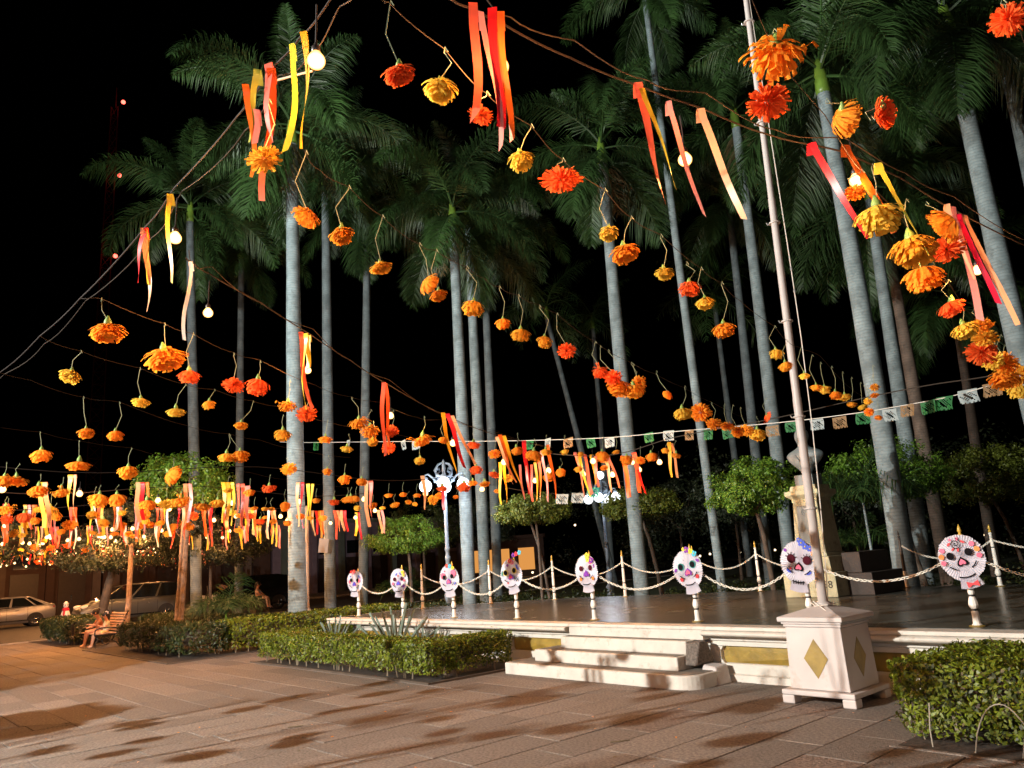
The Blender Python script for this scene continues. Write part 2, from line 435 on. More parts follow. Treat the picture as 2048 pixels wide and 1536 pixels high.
def leaf_mesh(name, pts, nrm, size, mats, ratio=0.5, jitter=0.9, mi=None):
    """one small folded leaf at each point, facing roughly along nrm"""
    N = len(pts)
    n = unit(nrm + jitter * rng.normal(size=(N, 3)) * 0.6)
    d = unit(np.cross(n, rng.normal(size=(N, 3))))
    s = np.cross(n, d)
    L = size * rng.uniform(0.6, 1.25, (N, 1)); Wd = L * ratio
    v = np.empty((N, 4, 3))
    v[:, 0] = pts - d * L * 0.5; v[:, 2] = pts + d * L * 0.5 - n * L * 0.12
    v[:, 1] = pts + s * Wd * 0.5 + n * L * 0.10; v[:, 3] = pts - s * Wd * 0.5 + n * L * 0.10
    f = np.arange(N * 4).reshape(N, 4)
    return np_mesh(name, v.reshape(-1, 3), f, mats, mi=mi)

# ---- measured positions, metres
WIRES = {"w1":[[-1.498,0.937,3.1],[-1.522,0.998,3.1],[-1.523,1.013,3.1],[-1.592,1.247,3.1],[-1.693,1.491,3.1],[-1.752,1.744,3.1],[-1.857,2.004,3.1],[-1.937,2.334,3.1],[-2.053,2.643,3.1],[-2.105,2.932,3.1],[-2.269,3.489,3.1],[-2.346,3.798,3.1],[-2.48,4.211,3.1],[-2.674,4.94,3.1],[-2.831,5.386,3.1],[-2.894,5.712,3.1],[-2.957,6.149,3.1],[-3.486,7.792,3.1],[-3.709,8.804,3.1]],"w2":[[-2.348,1.17,3.1],[-2.447,1.285,3.1],[-2.503,1.439,3.1],[-2.66,1.691,3.1],[-2.819,1.994,3.1],[-2.842,2.104,3.1],[-2.932,2.368,3.1],[-3.014,2.551,3.1],[-3.073,2.708,3.1],[-3.124,2.896,3.1],[-3.189,3.12,3.1],[-3.26,3.342,3.1],[-3.604,4.079,3.1],[-3.882,4.816,3.1],[-4.045,5.324,3.1],[-4.284,6.049,3.1],[-4.622,7.006,3.1],[-5.109,8.512,3.1]],"w3":[[-4.352,0.886,3.1],[-4.315,0.98,3.1],[-4.587,1.386,3.1],[-4.705,1.592,3.1],[-5.003,1.965,3.1],[-5.105,2.196,3.1],[-5.632,2.89,3.1],[-5.898,3.362,3.1],[-6.013,3.739,3.1],[-6.499,4.487,3.1],[-6.509,4.845,3.1],[-6.847,5.899,3.1]],"w4":[[-5.166,0.851,3.1],[-5.399,1.123,3.1],[-5.672,1.559,3.1],[-6.012,1.988,3.1],[-6.103,2.246,3.1],[-6.392,2.689,3.1],[-6.542,3.055,3.1],[-7.059,3.786,3.1],[-7.266,4.508,3.1],[-7.684,5.402,3.1]],"w5":[[-6.128,0.758,3.1],[-6.333,1.001,3.1],[-6.761,1.445,3.1],[-6.845,1.733,3.1],[-7.666,2.541,3.1],[-8.01,3.121,3.1],[-8.272,3.565,3.1],[-8.819,4.314,3.1],[-9.241,5.249,3.1]],"w6":[[-8.227,1.016,3.1],[-8.46,1.451,3.1],[-8.847,1.873,3.1],[-9.19,2.473,3.1],[-9.968,3.256,3.1],[-10.968,4.578,3.1],[-11.746,5.57,3.1],[-12.677,7.189,3.1]],"w7":[[-0.89,1.773,3.1],[-0.974,2.031,3.1],[-1.009,2.148,3.1],[-1.082,2.585,3.1],[-1.203,3.124,3.1],[-1.291,3.676,3.1],[-1.422,4.369,3.1],[-1.579,5.162,3.1],[-1.79,6.234,3.1],[-1.982,7.284,3.1],[-2.156,8.857,3.1]],"w8":[[-0.472,2.642,3.1],[-0.523,3.009,3.1],[-0.587,3.471,3.1]]}
FLOWERS = [[[-2.089,0.907,2.86],0.108,"gold","pom",[-2.079,0.917,3.06],"golden orange paper marigold half hidden behind the hanging ribbon bundle on the bulb cable"],[[-2.325,1.166,2.83],0.094,"orange","side",[-2.326,1.165,3.08],"orange paper marigold folded over on two stems before the tall palm trunk"],[[-2.491,1.396,2.88],0.103,"orange","bell",[-2.47,1.42,3.08],"orange paper marigold with one curled petal next to the folded two stemmed one"],[[-1.49,1.013,2.864],0.089,"red","bell",[-1.503,1.0,3.08],"red orange paper marigold on a long stem beside a yellow one at the top"],[[-1.582,1.217,2.95],0.091,"yellow","bell",[-1.571,1.23,3.08],"yellow paper marigold with big green calyx at the top beside a red orange one"],[[-1.684,1.455,3.0],0.084,"red","pom",[-1.67,1.471,3.08],"red paper marigold hanging behind the dark red ribbon bundle"],[[-1.758,1.688,2.954],0.095,"yellow","bell",[-1.729,1.72,3.08],"yellow paper marigold beside the big round red one"],[[-1.84,1.968,2.993],0.157,"red","pom",[-1.832,1.978,3.08],"big round red orange pompom marigold, fullest of its wire"],[[-1.911,2.304,2.887],0.088,"yellow","bell",[-1.911,2.303,3.08],"yellow paper marigold bell before a palm trunk top"],[[-2.055,2.575,2.913],0.132,"orange","bell",[-2.026,2.607,3.08],"wide orange marigold right below the yellow bell at the palm trunk"],[[-2.632,1.66,2.847],0.086,"gold","bell",[-2.624,1.669,3.08],"gold orange marigold facing outward alone on its wire between palm crowns"],[[-0.932,1.968,2.992],0.184,"orange","star",[-0.932,1.968,3.08],"largest orange marigold with stray straight petals before the flagpole top"],[[-1.033,2.074,2.933],0.145,"red","pom",[-1.007,2.104,3.08],"red orange marigold hugging the flagpole under the largest one"],[[-0.984,2.498,3.002],0.139,"orange","side",[-1.02,2.459,3.08],"orange marigold turned sideways facing its red neighbour"],[[-0.942,2.747,3.09],0.12,"red","side",[-0.976,2.709,3.08],"red marigold turned sideways with drooping petal strips"],[[-0.451,2.406,3.013],0.104,"red","pom",[-0.458,2.4,3.08],"red marigold cut off by the top right corner of the picture"],[[-1.144,3.074,2.854],0.201,"yellow","bell",[-1.14,3.079,3.08],"broad yellow marigold umbrella under the lit bulb on the right cable"],[[-1.212,3.054,2.981],0.091,"orange","pom",[-1.187,3.082,3.08],"small orange marigold directly behind a glowing bulb"],[[-1.203,3.551,2.846],0.228,"gold","bell",[-1.199,3.556,3.08],"broad golden marigold umbrella on the left of a three flower cluster"],[[-1.105,3.724,2.967],0.18,"orange","side",[-1.155,3.668,3.08],"orange marigold turned upward in the three flower cluster by the pink ribbons"],[[-1.189,3.941,2.924],0.181,"red","pom",[-1.226,3.9,3.08],"red orange marigold low in the three flower cluster by the pink ribbons"],[[-1.427,4.285,2.934],0.21,"orange","bell",[-1.4,4.316,3.08],"orange umbrella marigold at the bottom of the big right cluster"],[[-1.537,4.965,2.908],0.176,"red","bell",[-1.529,4.974,3.08],"red marigold on two thin stems below the big right cluster"],[[-1.647,5.492,2.879],0.172,"yellow","bell",[-1.645,5.494,3.08],"yellow marigold heading the tight garland at the right edge"],[[-1.619,5.737,2.93],0.156,"orange","pom",[-1.626,5.729,3.08],"orange marigold behind the yellow one heading the right edge garland"],[[-1.674,5.964,2.892],0.169,"gold","pom",[-1.677,5.961,3.08],"golden marigold squeezed in the right edge garland"],[[-1.814,6.316,2.871],0.209,"red","pom",[-1.806,6.325,3.08],"red orange marigold bulging from the right edge garland"],[[-1.863,6.712,2.862],0.157,"yellow","pom",[-1.849,6.728,3.08],"small yellow marigold low in the right edge garland"],[[-1.821,6.84,2.843],0.206,"orange","pom",[-1.815,6.847,3.08],"orange marigold with two stems low in the right edge garland"],[[-1.952,7.224,2.799],0.26,"orange","bell",[-1.913,7.267,3.08],"wide orange marigold at the bottom bend of the right edge garland"],[[-1.928,7.584,2.85],0.242,"gold","pom",[-1.91,7.604,3.08],"golden marigold cut by the picture edge in the right garland"],[[-2.049,7.908,2.783],0.19,"yellow","bell",[-2.007,7.955,3.08],"yellow marigold lowest in the right edge garland"],[[-2.231,3.305,2.942],0.12,"red","bell",[-2.233,3.303,3.08],"red orange marigold before the slim grey palm stem"],[[-2.237,3.445,2.885],0.098,"yellow","bell",[-2.239,3.442,3.08],"yellow marigold with long green calyx next to the red orange one"],[[-2.079,2.889,2.887],0.097,"yellow","bell",[-2.08,2.889,3.08],"yellow marigold alone against the black sky left of the slim palm stem"],[[-2.328,3.732,2.804],0.127,"orange","bell",[-2.314,3.747,3.08],"orange marigold on a V of two stems right of the slim palm stem"],[[-2.645,4.866,2.884],0.106,"yellow","bell",[-2.638,4.874,3.08],"small yellow marigold just left of the flagpole, upper of a pair"],[[-2.818,5.289,2.884],0.11,"gold","bell",[-2.791,5.318,3.08],"small golden marigold touching the flagpole, lower of a pair"],[[-2.858,5.634,2.853],0.091,"yellow","bell",[-2.856,5.636,3.08],"small yellow bell marigold between flagpole and halyard"],[[-2.937,5.962,2.809],0.095,"gold","bell",[-2.937,5.962,3.08],None],[[-3.033,6.301,2.845],0.103,"yellow","bell",[-3.037,6.296,3.08],None],[[-3.062,6.549,2.826],0.119,"orange","bell",[-3.064,6.546,3.08],None],[[-3.131,6.867,2.85],0.106,"yellow","bell",[-3.124,6.874,3.08],None],[[-3.221,7.183,2.824],0.091,"gold","bell",[-3.199,7.207,3.08],None],[[-3.278,7.53,2.839],0.104,"yellow","bell",[-3.267,7.542,3.08],None],[[-3.298,7.719,2.909],0.096,"yellow","pom",[-3.309,7.707,3.08],None],[[-3.365,7.858,2.825],0.097,"orange","pom",[-3.357,7.867,3.08],None],[[-2.82,6.78,2.86],0.074,"gold","pom",[-2.81,6.79,3.06],None],[[-2.997,7.175,2.86],0.083,"orange","pom",[-2.987,7.185,3.06],None],[[-3.57,8.552,2.86],0.093,"orange","bell",[-3.56,8.562,3.06],None],[[-4.214,5.881,2.83],0.178,"yellow","bell",[-4.183,5.916,3.08],"yellow crescent marigold leading the garland left of the flagpole"],[[-4.415,6.461,2.911],0.211,"orange","pom",[-4.462,6.409,3.08],"orange marigold right behind the yellow crescent leading the lower garland"],[[-4.565,6.898,2.849],0.174,"orange","pom",[-4.567,6.896,3.08],None],[[-4.555,7.119,2.835],0.145,"orange","pom",[-4.556,7.118,3.08],None],[[-4.535,7.284,2.781],0.147,"orange","pom",[-4.549,7.269,3.08],None],[[-4.575,7.522,2.819],0.161,"gold","pom",[-4.6,7.494,3.08],None],[[-4.85,8.203,2.869],0.215,"yellow","bell",[-4.842,8.211,3.08],None],[[-4.108,7.174,2.86],0.113,"red","side",[-4.098,7.184,3.06],None],[[-2.757,1.995,2.878],0.118,"orange","side",[-2.781,1.968,3.08],"orange marigold turned sideways, left of a touching pair under the middle palm"],[[-2.802,2.08,2.853],0.087,"orange","bell",[-2.802,2.08,3.08],"orange marigold, lower right of a touching pair under the middle palm"],[[-2.877,2.354,2.862],0.11,"gold","bell",[-2.893,2.336,3.08],"golden marigold on a V of two stems before twin palm trunks"],[[-3.026,2.679,2.87],0.086,"orange","bell",[-3.032,2.672,3.08],"orange marigold first in a row of four against the black sky"],[[-3.084,2.857,2.849],0.112,"gold","bell",[-3.083,2.858,3.08],"golden marigold second in a row of four against the black sky"],[[-3.146,3.108,2.859],0.102,"gold","bell",[-3.159,3.094,3.08],"small golden marigold third in a row of four against the black sky"],[[-3.188,3.329,2.834],0.125,"red","pom",[-3.217,3.298,3.08],"red marigold ending the row of four against the black sky"],[[-3.529,4.013,2.854],0.114,"red","star",[-3.541,3.999,3.08],"red star marigold beside the pale palm trunk"],[[-3.558,4.176,2.838],0.132,"red","pom",[-3.606,4.122,3.08],"red round marigold before the pale palm trunk"],[[-3.613,4.309,2.795],0.187,"orange","bell",[-3.654,4.262,3.08],"orange marigold across the pale palm trunk"],[[-3.825,4.728,2.853],0.177,"gold","bell",[-3.825,4.727,3.08],"wide golden marigold right of the pale palm trunk"],[[-3.832,4.803,2.92],0.13,"orange","pom",[-3.851,4.782,3.08],"orange marigold on top of the wide golden one by the pale trunk"],[[-3.867,5.222,2.87],0.093,"orange","side",[-3.919,5.163,3.08],"single small orange marigold tilted on a long stem"],[[-4.23,0.997,2.899],0.184,"orange","bell",[-4.257,0.967,3.08],"large shaggy orange marigold highest at the left against black sky"],[[-4.519,1.375,2.876],0.211,"orange","bell",[-4.526,1.367,3.08],"large orange marigold with pointed top left of a red one"],[[-5.363,1.068,2.926],0.128,"yellow","bell",[-5.327,1.108,3.08],"yellow marigold farthest left with long green calyx"],[[-4.651,1.56,2.816],0.147,"red","bell",[-4.642,1.571,3.08],"red cup marigold on a long pale stem before the left palm trunk"],[[-4.957,1.95,2.861],0.145,"red","pom",[-4.96,1.948,3.08],"red heart shaped marigold, left of a red pair"],[[-5.07,2.168,2.907],0.176,"red","bell",[-5.062,2.177,3.08],"red bell marigold, right of a red pair"],[[-5.585,1.551,2.839],0.116,"yellow","bell",[-5.596,1.538,3.08],"yellow marigold with green calyx below the large pointed orange one"],[[-5.976,1.912,2.869],0.142,"yellow","bell",[-5.932,1.961,3.08],"yellow marigold on a slanted stem left of the palm trunk"],[[-6.052,2.183,2.965],0.116,"gold","bell",[-6.022,2.216,3.08],"golden marigold on a short slanted stem right of the palm trunk"],[[-6.374,2.578,2.877],0.116,"gold","bell",[-6.307,2.653,3.08],"small golden marigold on a long slanted stem before the dim palm trunk"],[[-6.644,1.455,2.796],0.123,"orange","bell",[-6.67,1.425,3.08],"small orange marigold on a long stem, left of an even pair"],[[-6.767,1.695,2.81],0.128,"orange","bell",[-6.754,1.71,3.08],"small orange marigold on a long stem, right of an even pair"],[[-5.436,2.562,2.86],0.153,"orange","star",[-5.426,2.572,3.06],"orange star marigold left of the ribboned bulb on the tall trunk"],[[-5.666,2.83,2.86],0.162,"red","pom",[-5.656,2.84,3.06],"red marigold under the ribboned bulb on the tall trunk"],[[-6.778,3.145,2.898],0.175,"gold","bell",[-6.778,3.145,3.08],"golden marigold at the left edge of the tall trunk"],[[-6.869,3.632,2.89],0.135,"orange","bell",[-6.854,3.649,3.08],None],[[-7.518,4.235,2.919],0.139,"yellow","bell",[-7.505,4.25,3.08],None],[[-8.33,1.45,2.863],0.19,"orange","bell",[-8.347,1.432,3.08],"orange marigold on a dark stem low at the left"],[[-8.722,1.855,2.828],0.225,"orange","bell",[-8.729,1.848,3.08],"orange marigold spread wide over the dense lights at the left"],[[-9.085,2.42,2.827],0.215,"gold","bell",[-9.067,2.44,3.08],"golden marigold with folded rim over the leafy tree"],[[-9.594,3.046,2.86],0.258,"orange","side",[-9.584,3.056,3.06],"orange marigold lying sideways before the leafy tree"],[[-7.921,3.054,2.844],0.178,"gold","bell",[-7.906,3.07,3.08],"golden marigold, left of a joined pair before the dim trunk"],[[-7.888,3.183,2.86],0.179,"orange","bell",[-7.96,3.102,3.08],"orange marigold, right of a joined pair before the dim trunk"],[[-8.818,4.169,2.86],0.195,"gold","pom",[-8.808,4.179,3.06],"golden marigold at the left rim of the tall trunk, low"],[[-8.902,4.73,2.86],0.134,"orange","bell",[-8.892,4.74,3.06],None],[[-9.598,5.359,2.86],0.188,"orange","bell",[-9.588,5.369,3.06],None],[[-9.836,5.776,2.86],0.181,"orange","bell",[-9.826,5.786,3.06],None],[[-10.889,4.834,2.86],0.221,"red","star",[-10.879,4.844,3.06],"red orange star marigold left of the tall trunk near the ribbons"],[[-5.809,3.394,2.848],0.167,"orange","star",[-5.85,3.349,3.08],None],[[-6.181,3.726,2.86],0.187,"orange","star",[-6.171,3.736,3.06],None],[[-6.675,4.05,2.86],0.116,"gold","bell",[-6.665,4.06,3.06],None],[[-6.112,3.923,2.86],0.132,"red","pom",[-6.102,3.933,3.06],None],[[-7.026,4.459,2.86],0.151,"red","pom",[-7.016,4.469,3.06],None],[[-6.363,4.437,2.835],0.234,"orange","star",[-6.343,4.459,3.08],None],[[-7.741,5.349,2.86],0.14,"yellow","bell",[-7.731,5.359,3.06],None],[[-6.367,4.709,2.86],0.103,"orange","bell",[-6.357,4.719,3.06],None],[[-6.541,5.248,2.86],0.154,"red","bell",[-6.531,5.258,3.06],None],[[-7.067,5.978,2.86],0.169,"orange","pom",[-7.057,5.988,3.06],None],[[-6.724,6.039,2.86],0.165,"orange","bell",[-6.714,6.049,3.06],None],[[-6.962,6.532,2.86],0.212,"orange","bell",[-6.952,6.542,3.06],None],[[-6.715,6.504,2.86],0.152,"gold","bell",[-6.705,6.514,3.06],None],[[-6.646,6.753,2.86],0.111,"yellow","bell",[-6.636,6.763,3.06],None],[[-6.717,7.121,2.86],0.089,"gold","bell",[-6.707,7.131,3.06],None],[[-6.772,7.594,2.86],0.211,"orange","bell",[-6.762,7.604,3.06],None],[[-6.444,7.481,2.86],0.108,"gold","bell",[-6.434,7.491,3.06],None],[[-6.936,8.267,2.86],0.188,"orange","bell",[-6.926,8.277,3.06],None],[[-6.999,8.634,2.86],0.15,"orange","pom",[-6.989,8.644,3.06],None],[[-6.609,8.399,2.86],0.185,"orange","bell",[-6.599,8.409,3.06],None],[[-6.139,8.103,2.86],0.111,"gold","bell",[-6.129,8.113,3.06],None],[[-6.432,8.711,2.86],0.152,"orange","bell",[-6.422,8.721,3.06],None],[[-8.317,6.685,2.86],0.18,"red","bell",[-8.307,6.695,3.06],None],[[-8.749,7.378,2.86],0.171,"red","bell",[-8.739,7.388,3.06],None],[[-9.202,8.043,2.86],0.174,"gold","pom",[-9.192,8.053,3.06],None],[[-8.288,8.3,2.86],0.182,"orange","bell",[-8.278,8.31,3.06],None],[[-8.858,8.592,2.86],0.192,"orange","bell",[-8.848,8.602,3.06],None],[[-7.793,8.736,2.86],0.128,"orange","pom",[-7.783,8.746,3.06],None],[[-7.933,8.328,2.86],0.134,"gold","bell",[-7.923,8.338,3.06],None],[[-10.251,7.961,2.86],0.251,"red","bell",[-10.241,7.971,3.06],None],[[-9.775,7.768,2.86],0.178,"orange","bell",[-9.765,7.778,3.06],None],[[-10.568,7.747,2.86],0.186,"red","bell",[-10.558,7.757,3.06],None],[[-9.875,8.099,2.86],0.206,"orange","bell",[-9.865,8.109,3.06],None],[[-10.851,9.174,2.86],0.11,"orange","bell",[-10.841,9.184,3.06],None],[[-11.909,9.042,2.86],0.115,"orange","bell",[-11.899,9.052,3.06],None],[[-11.698,7.394,2.86],0.159,"orange","bell",[-11.688,7.404,3.06],None],[[-11.524,7.583,2.86],0.141,"orange","bell",[-11.514,7.593,3.06],None],[[-11.676,7.983,2.86],0.145,"orange","bell",[-11.666,7.993,3.06],None],[[-13.483,8.659,2.86],0.184,"gold","bell",[-13.473,8.669,3.06],None],[[-12.868,8.59,2.86],0.138,"gold","bell",[-12.858,8.6,3.06],None],[[-13.287,9.027,2.86],0.123,"gold","bell",[-13.277,9.037,3.06],None],[[-12.575,8.974,2.86],0.218,"gold","pom",[-12.565,8.984,3.06],None],[[-11.83,8.606,2.86],0.188,"orange","pom",[-11.82,8.616,3.06],None],[[-12.304,6.993,2.86],0.214,"orange","bell",[-12.294,7.003,3.06],None],[[-14.099,8.16,2.86],0.164,"yellow","bell",[-14.089,8.17,3.06],None],[[-13.567,8.194,2.86],0.201,"orange","bell",[-13.557,8.204,3.06],None],[[-14.143,8.783,2.86],0.148,"yellow","bell",[-14.133,8.793,3.06],None],[[-10.391,1.589,2.86],0.23,"orange","star",[-10.381,1.599,3.06],"orange star marigold low over the dense lights at the left edge"],[[-10.315,1.451,2.86],0.192,"orange","bell",[-10.305,1.461,3.06],None],[[-11.301,1.968,2.86],0.254,"orange","bell",[-11.291,1.978,3.06],None],[[-11.576,2.281,2.86],0.251,"orange","star",[-11.566,2.291,3.06],None],[[-12.414,2.932,2.86],0.291,"gold","bell",[-12.404,2.942,3.06],None],[[-12.341,3.154,2.86],0.279,"orange","bell",[-12.331,3.164,3.06],None],[[-13.196,3.819,2.86],0.321,"orange","bell",[-13.186,3.829,3.06],None],[[-12.799,4.215,2.86],0.304,"orange","star",[-12.789,4.225,3.06],None],[[-13.589,4.837,2.86],0.276,"orange","bell",[-13.579,4.847,3.06],None],[[-12.978,4.873,2.86],0.234,"gold","bell",[-12.968,4.883,3.06],None],[[-11.127,4.32,2.86],0.145,"gold","bell",[-11.117,4.33,3.06],None],[[-11.369,4.733,2.86],0.158,"orange","bell",[-11.359,4.743,3.06],None],[[-14.043,5.954,2.86],0.14,"orange","bell",[-14.033,5.964,3.06],None],[[-14.163,6.211,2.86],0.123,"gold","bell",[-14.153,6.221,3.06],None],[[-14.174,6.345,2.86],0.134,"gold","bell",[-14.164,6.355,3.06],None],[[-14.305,6.668,2.86],0.156,"orange","bell",[-14.295,6.678,3.06],None],[[-12.568,6.447,2.86],0.159,"orange","bell",[-12.558,6.457,3.06],None],[[-12.936,6.997,2.86],0.24,"red","star",[-12.926,7.007,3.06],None],[[-12.392,6.962,2.86],0.197,"orange","bell",[-12.382,6.972,3.06],None],[[-12.217,7.044,2.86],0.161,"orange","bell",[-12.207,7.054,3.06],None],[[-16.563,8.342,2.86],0.207,"gold","bell",[-16.553,8.352,3.06],None],[[-16.625,8.69,2.86],0.234,"gold","bell",[-16.615,8.7,3.06],None],[[-18.041,8.487,2.86],0.221,"orange","bell",[-18.031,8.497,3.06],None],[[-17.367,7.498,2.86],0.254,"red","bell",[-17.357,7.508,3.06],None],[[-17.445,7.847,2.86],0.188,"orange","bell",[-17.435,7.857,3.06],None],[[-14.074,2.024,2.86],0.261,"orange","star",[-14.064,2.034,3.06],None],[[-15.317,2.482,2.86],0.27,"red","bell",[-15.307,2.492,3.06],None],[[-16.1,2.782,2.86],0.197,"orange","bell",[-16.09,2.792,3.06],None],[[-15.087,2.897,2.86],0.238,"orange","bell",[-15.077,2.907,3.06],None],[[-14.969,3.446,2.86],0.209,"gold","bell",[-14.959,3.456,3.06],None],[[-16.852,4.083,2.86],0.256,"gold","bell",[-16.842,4.093,3.06],None],[[-17.49,3.632,2.86],0.299,"orange","pom",[-17.48,3.642,3.06],None],[[-13.945,2.446,2.86],0.14,"gold","bell",[-13.935,2.456,3.06],None],[[-17.764,4.623,2.86],0.252,"orange","bell",[-17.754,4.633,3.06],None],[[-15.31,4.386,2.86],0.222,"orange","pom",[-15.3,4.396,3.06],None],[[-17.586,4.966,2.86],0.233,"orange","bell",[-17.576,4.976,3.06],None],[[-17.643,5.182,2.86],0.235,"orange","bell",[-17.633,5.192,3.06],None],[[-17.262,5.268,2.86],0.211,"orange","bell",[-17.252,5.278,3.06],None],[[-18.169,6.086,2.86],0.317,"orange","star",[-18.159,6.096,3.06],None],[[-18.408,5.891,2.86],0.25,"orange","bell",[-18.398,5.901,3.06],None]]
BULBS = [[[-1.822,0.948,3.07],0.055],[[-3.276,1.021,3.07],0.055],[[-4.187,1.496,3.07],0.055],[[-1.546,2.366,3.07],0.055],[[-1.231,3.136,3.07],0.058],[[-1.345,4.914,3.07],0.058],[[-1.526,1.408,3.07],0.055],[[-5.112,2.564,3.07],0.056],[[-6.38,4.084,3.07],0.067],[[-7.614,5.775,3.07],0.085],[[-8.898,7.708,3.07],0.098],[[-12.419,10.11,3.07],0.11],[[-13.325,9.325,3.07],0.11],[[-14.455,8.527,3.07],0.11],[[-17.341,10.543,3.07],0.11],[[-9.6,9.323,3.07],0.104],[[-10.93,10.231,3.07],0.101],[[-8.432,9.203,3.07],0.097],[[-9.882,10.494,3.07],0.097],[[-9.829,11.243,3.07],0.11],[[-8.348,10.072,3.07],0.094],[[-9.105,11.163,3.07],0.103],[[-8.216,10.64,3.07],0.096],[[-13.089,1.826,3.07],0.11],[[-13.636,2.938,3.07],0.101],[[-14.744,4.452,3.07],0.109],[[-15.249,6.014,3.07],0.11],[[-14.97,7.296,3.07],0.11],[[-23.189,4.548,3.07],0.11],[[-22.101,6.06,3.07],0.11],[[-22.313,5.63,3.07],0.11],[[-23.219,7.135,3.07],0.11],[[-26.229,5.709,3.07],0.11],[[-20.183,2.925,3.07],0.105],[[-27.861,4.712,3.07],0.11],[[-27.66,3.983,3.07],0.11],[[-34.175,6.242,3.07],0.11],[[-34.176,6.675,3.07],0.11],[[-28.009,8.135,3.07],0.11],[[-27.698,7.079,3.07],0.11],[[-30.63,8.219,3.07],0.11],[[-36.51,9.471,3.07],0.11],[[-35.399,10.577,3.07],0.11],[[-31.998,10.875,3.07],0.11],[[-40.689,6.848,3.07],0.11],[[-41.61,8.146,3.07],0.11],[[-44.7,8.02,3.07],0.11],[[-50.559,9.619,3.07],0.11],[[-34.61,7.646,3.07],0.11],[[-39.442,8.866,3.07],0.11],[[-40.578,9.543,3.07],0.11],[[-48.931,10.445,3.07],0.11],[[-38.268,8.113,3.07],0.11],[[-52.189,8.736,3.07],0.11],[[-58.87,9.318,3.07],0.11],[[-56.649,10.107,3.07],0.11],[[-49.929,7.202,3.07],0.11],[[-27.325,9.904,3.07],0.11],[[-27.97,10.688,3.07],0.11],[[-23.19,11.332,3.07],0.11],[[-25.006,12.091,3.07],0.11],[[-21.645,11.58,3.07],0.11],[[-19.598,11.271,3.07],0.11],[[-24.288,9.497,3.07],0.11],[[-35.901,6.433,3.07],0.11],[[-39.006,7.825,3.07],0.11],[[-25.711,6.243,3.07],0.11],[[-46.394,6.735,3.07],0.11],[[-27.934,5.08,3.07],0.11],[[-38.602,12.019,3.07],0.11],[[-37.58,10.576,3.07],0.11],[[-27.383,6.718,3.07],0.11],[[-58.563,14.403,3.07],0.11],[[-47.259,10.702,3.07],0.11],[[-25.797,6.472,3.07],0.11],[[-41.896,11.2,3.07],0.11],[[-24.413,4.593,3.07],0.11],[[-37.66,10.8,3.07],0.11],[[-61.591,16.061,3.07],0.11],[[-66.153,17.2,3.07],0.11],[[-49.179,10.088,3.07],0.11],[[-60.63,12.953,3.07],0.11],[[-27.013,7.798,3.07],0.11],[[-27.232,4.422,3.07],0.11],[[-36.983,11.299,3.07],0.11],[[-30.794,7.496,3.07],0.11],[[-32.537,7.257,3.07],0.11],[[-38.126,7.528,3.07],0.11],[[-60.861,14.438,3.07],0.11],[[-66.138,16.82,3.07],0.11],[[-81.932,23.425,3.07],0.11],[[-27.742,6.964,3.07],0.11],[[-77.495,22.214,3.07],0.11],[[-42.308,12.449,3.07],0.11],[[-28.945,7.488,3.07],0.11],[[-41.78,11.727,3.07],0.11],[[-24.897,4.62,3.07],0.11],[[-81.594,23.291,3.07],0.11],[[-45.306,7.09,3.07],0.11],[[-26.73,5.514,3.07],0.11],[[-45.976,8.672,3.07],0.11],[[-25.944,7.458,3.07],0.11],[[-25.318,6.097,3.07],0.11],[[-32.021,8.317,3.07],0.11],[[-81.205,23.584,3.07],0.11],[[-69.265,15.513,3.07],0.11],[[-25.172,4.773,3.07],0.11],[[-25.05,5.968,3.07],0.11],[[-31.686,5.464,3.07],0.11],[[-27.411,6.588,3.07],0.11],[[-48.467,7.253,3.07],0.11],[[-59.83,11.503,3.07],0.11],[[-34.424,10.067,3.07],0.11],[[-36.516,7.866,3.07],0.11],[[-41.007,10.129,3.07],0.11],[[-41.333,9.605,3.07],0.11],[[-39.722,11.953,3.07],0.11],[[-44.956,9.484,3.07],0.11],[[-29.282,5.228,3.07],0.11],[[-40.71,12.539,3.07],0.11],[[-24.605,5.642,3.07],0.11],[[-38.415,7.99,3.07],0.11],[[-36.921,5.377,3.07],0.11],[[-25.629,6.252,3.07],0.11],[[-20.199,9.498,3.07],0.11],[[-19.149,9.287,3.07],0.11],[[-23.629,11.646,3.07],0.11],[[-16.506,5.21,3.07],0.09],[[-27.187,13.157,3.07],0.11],[[-19.643,7.283,3.07],0.11],[[-18.768,8.643,3.07],0.11],[[-18.505,7.388,3.07],0.106]]
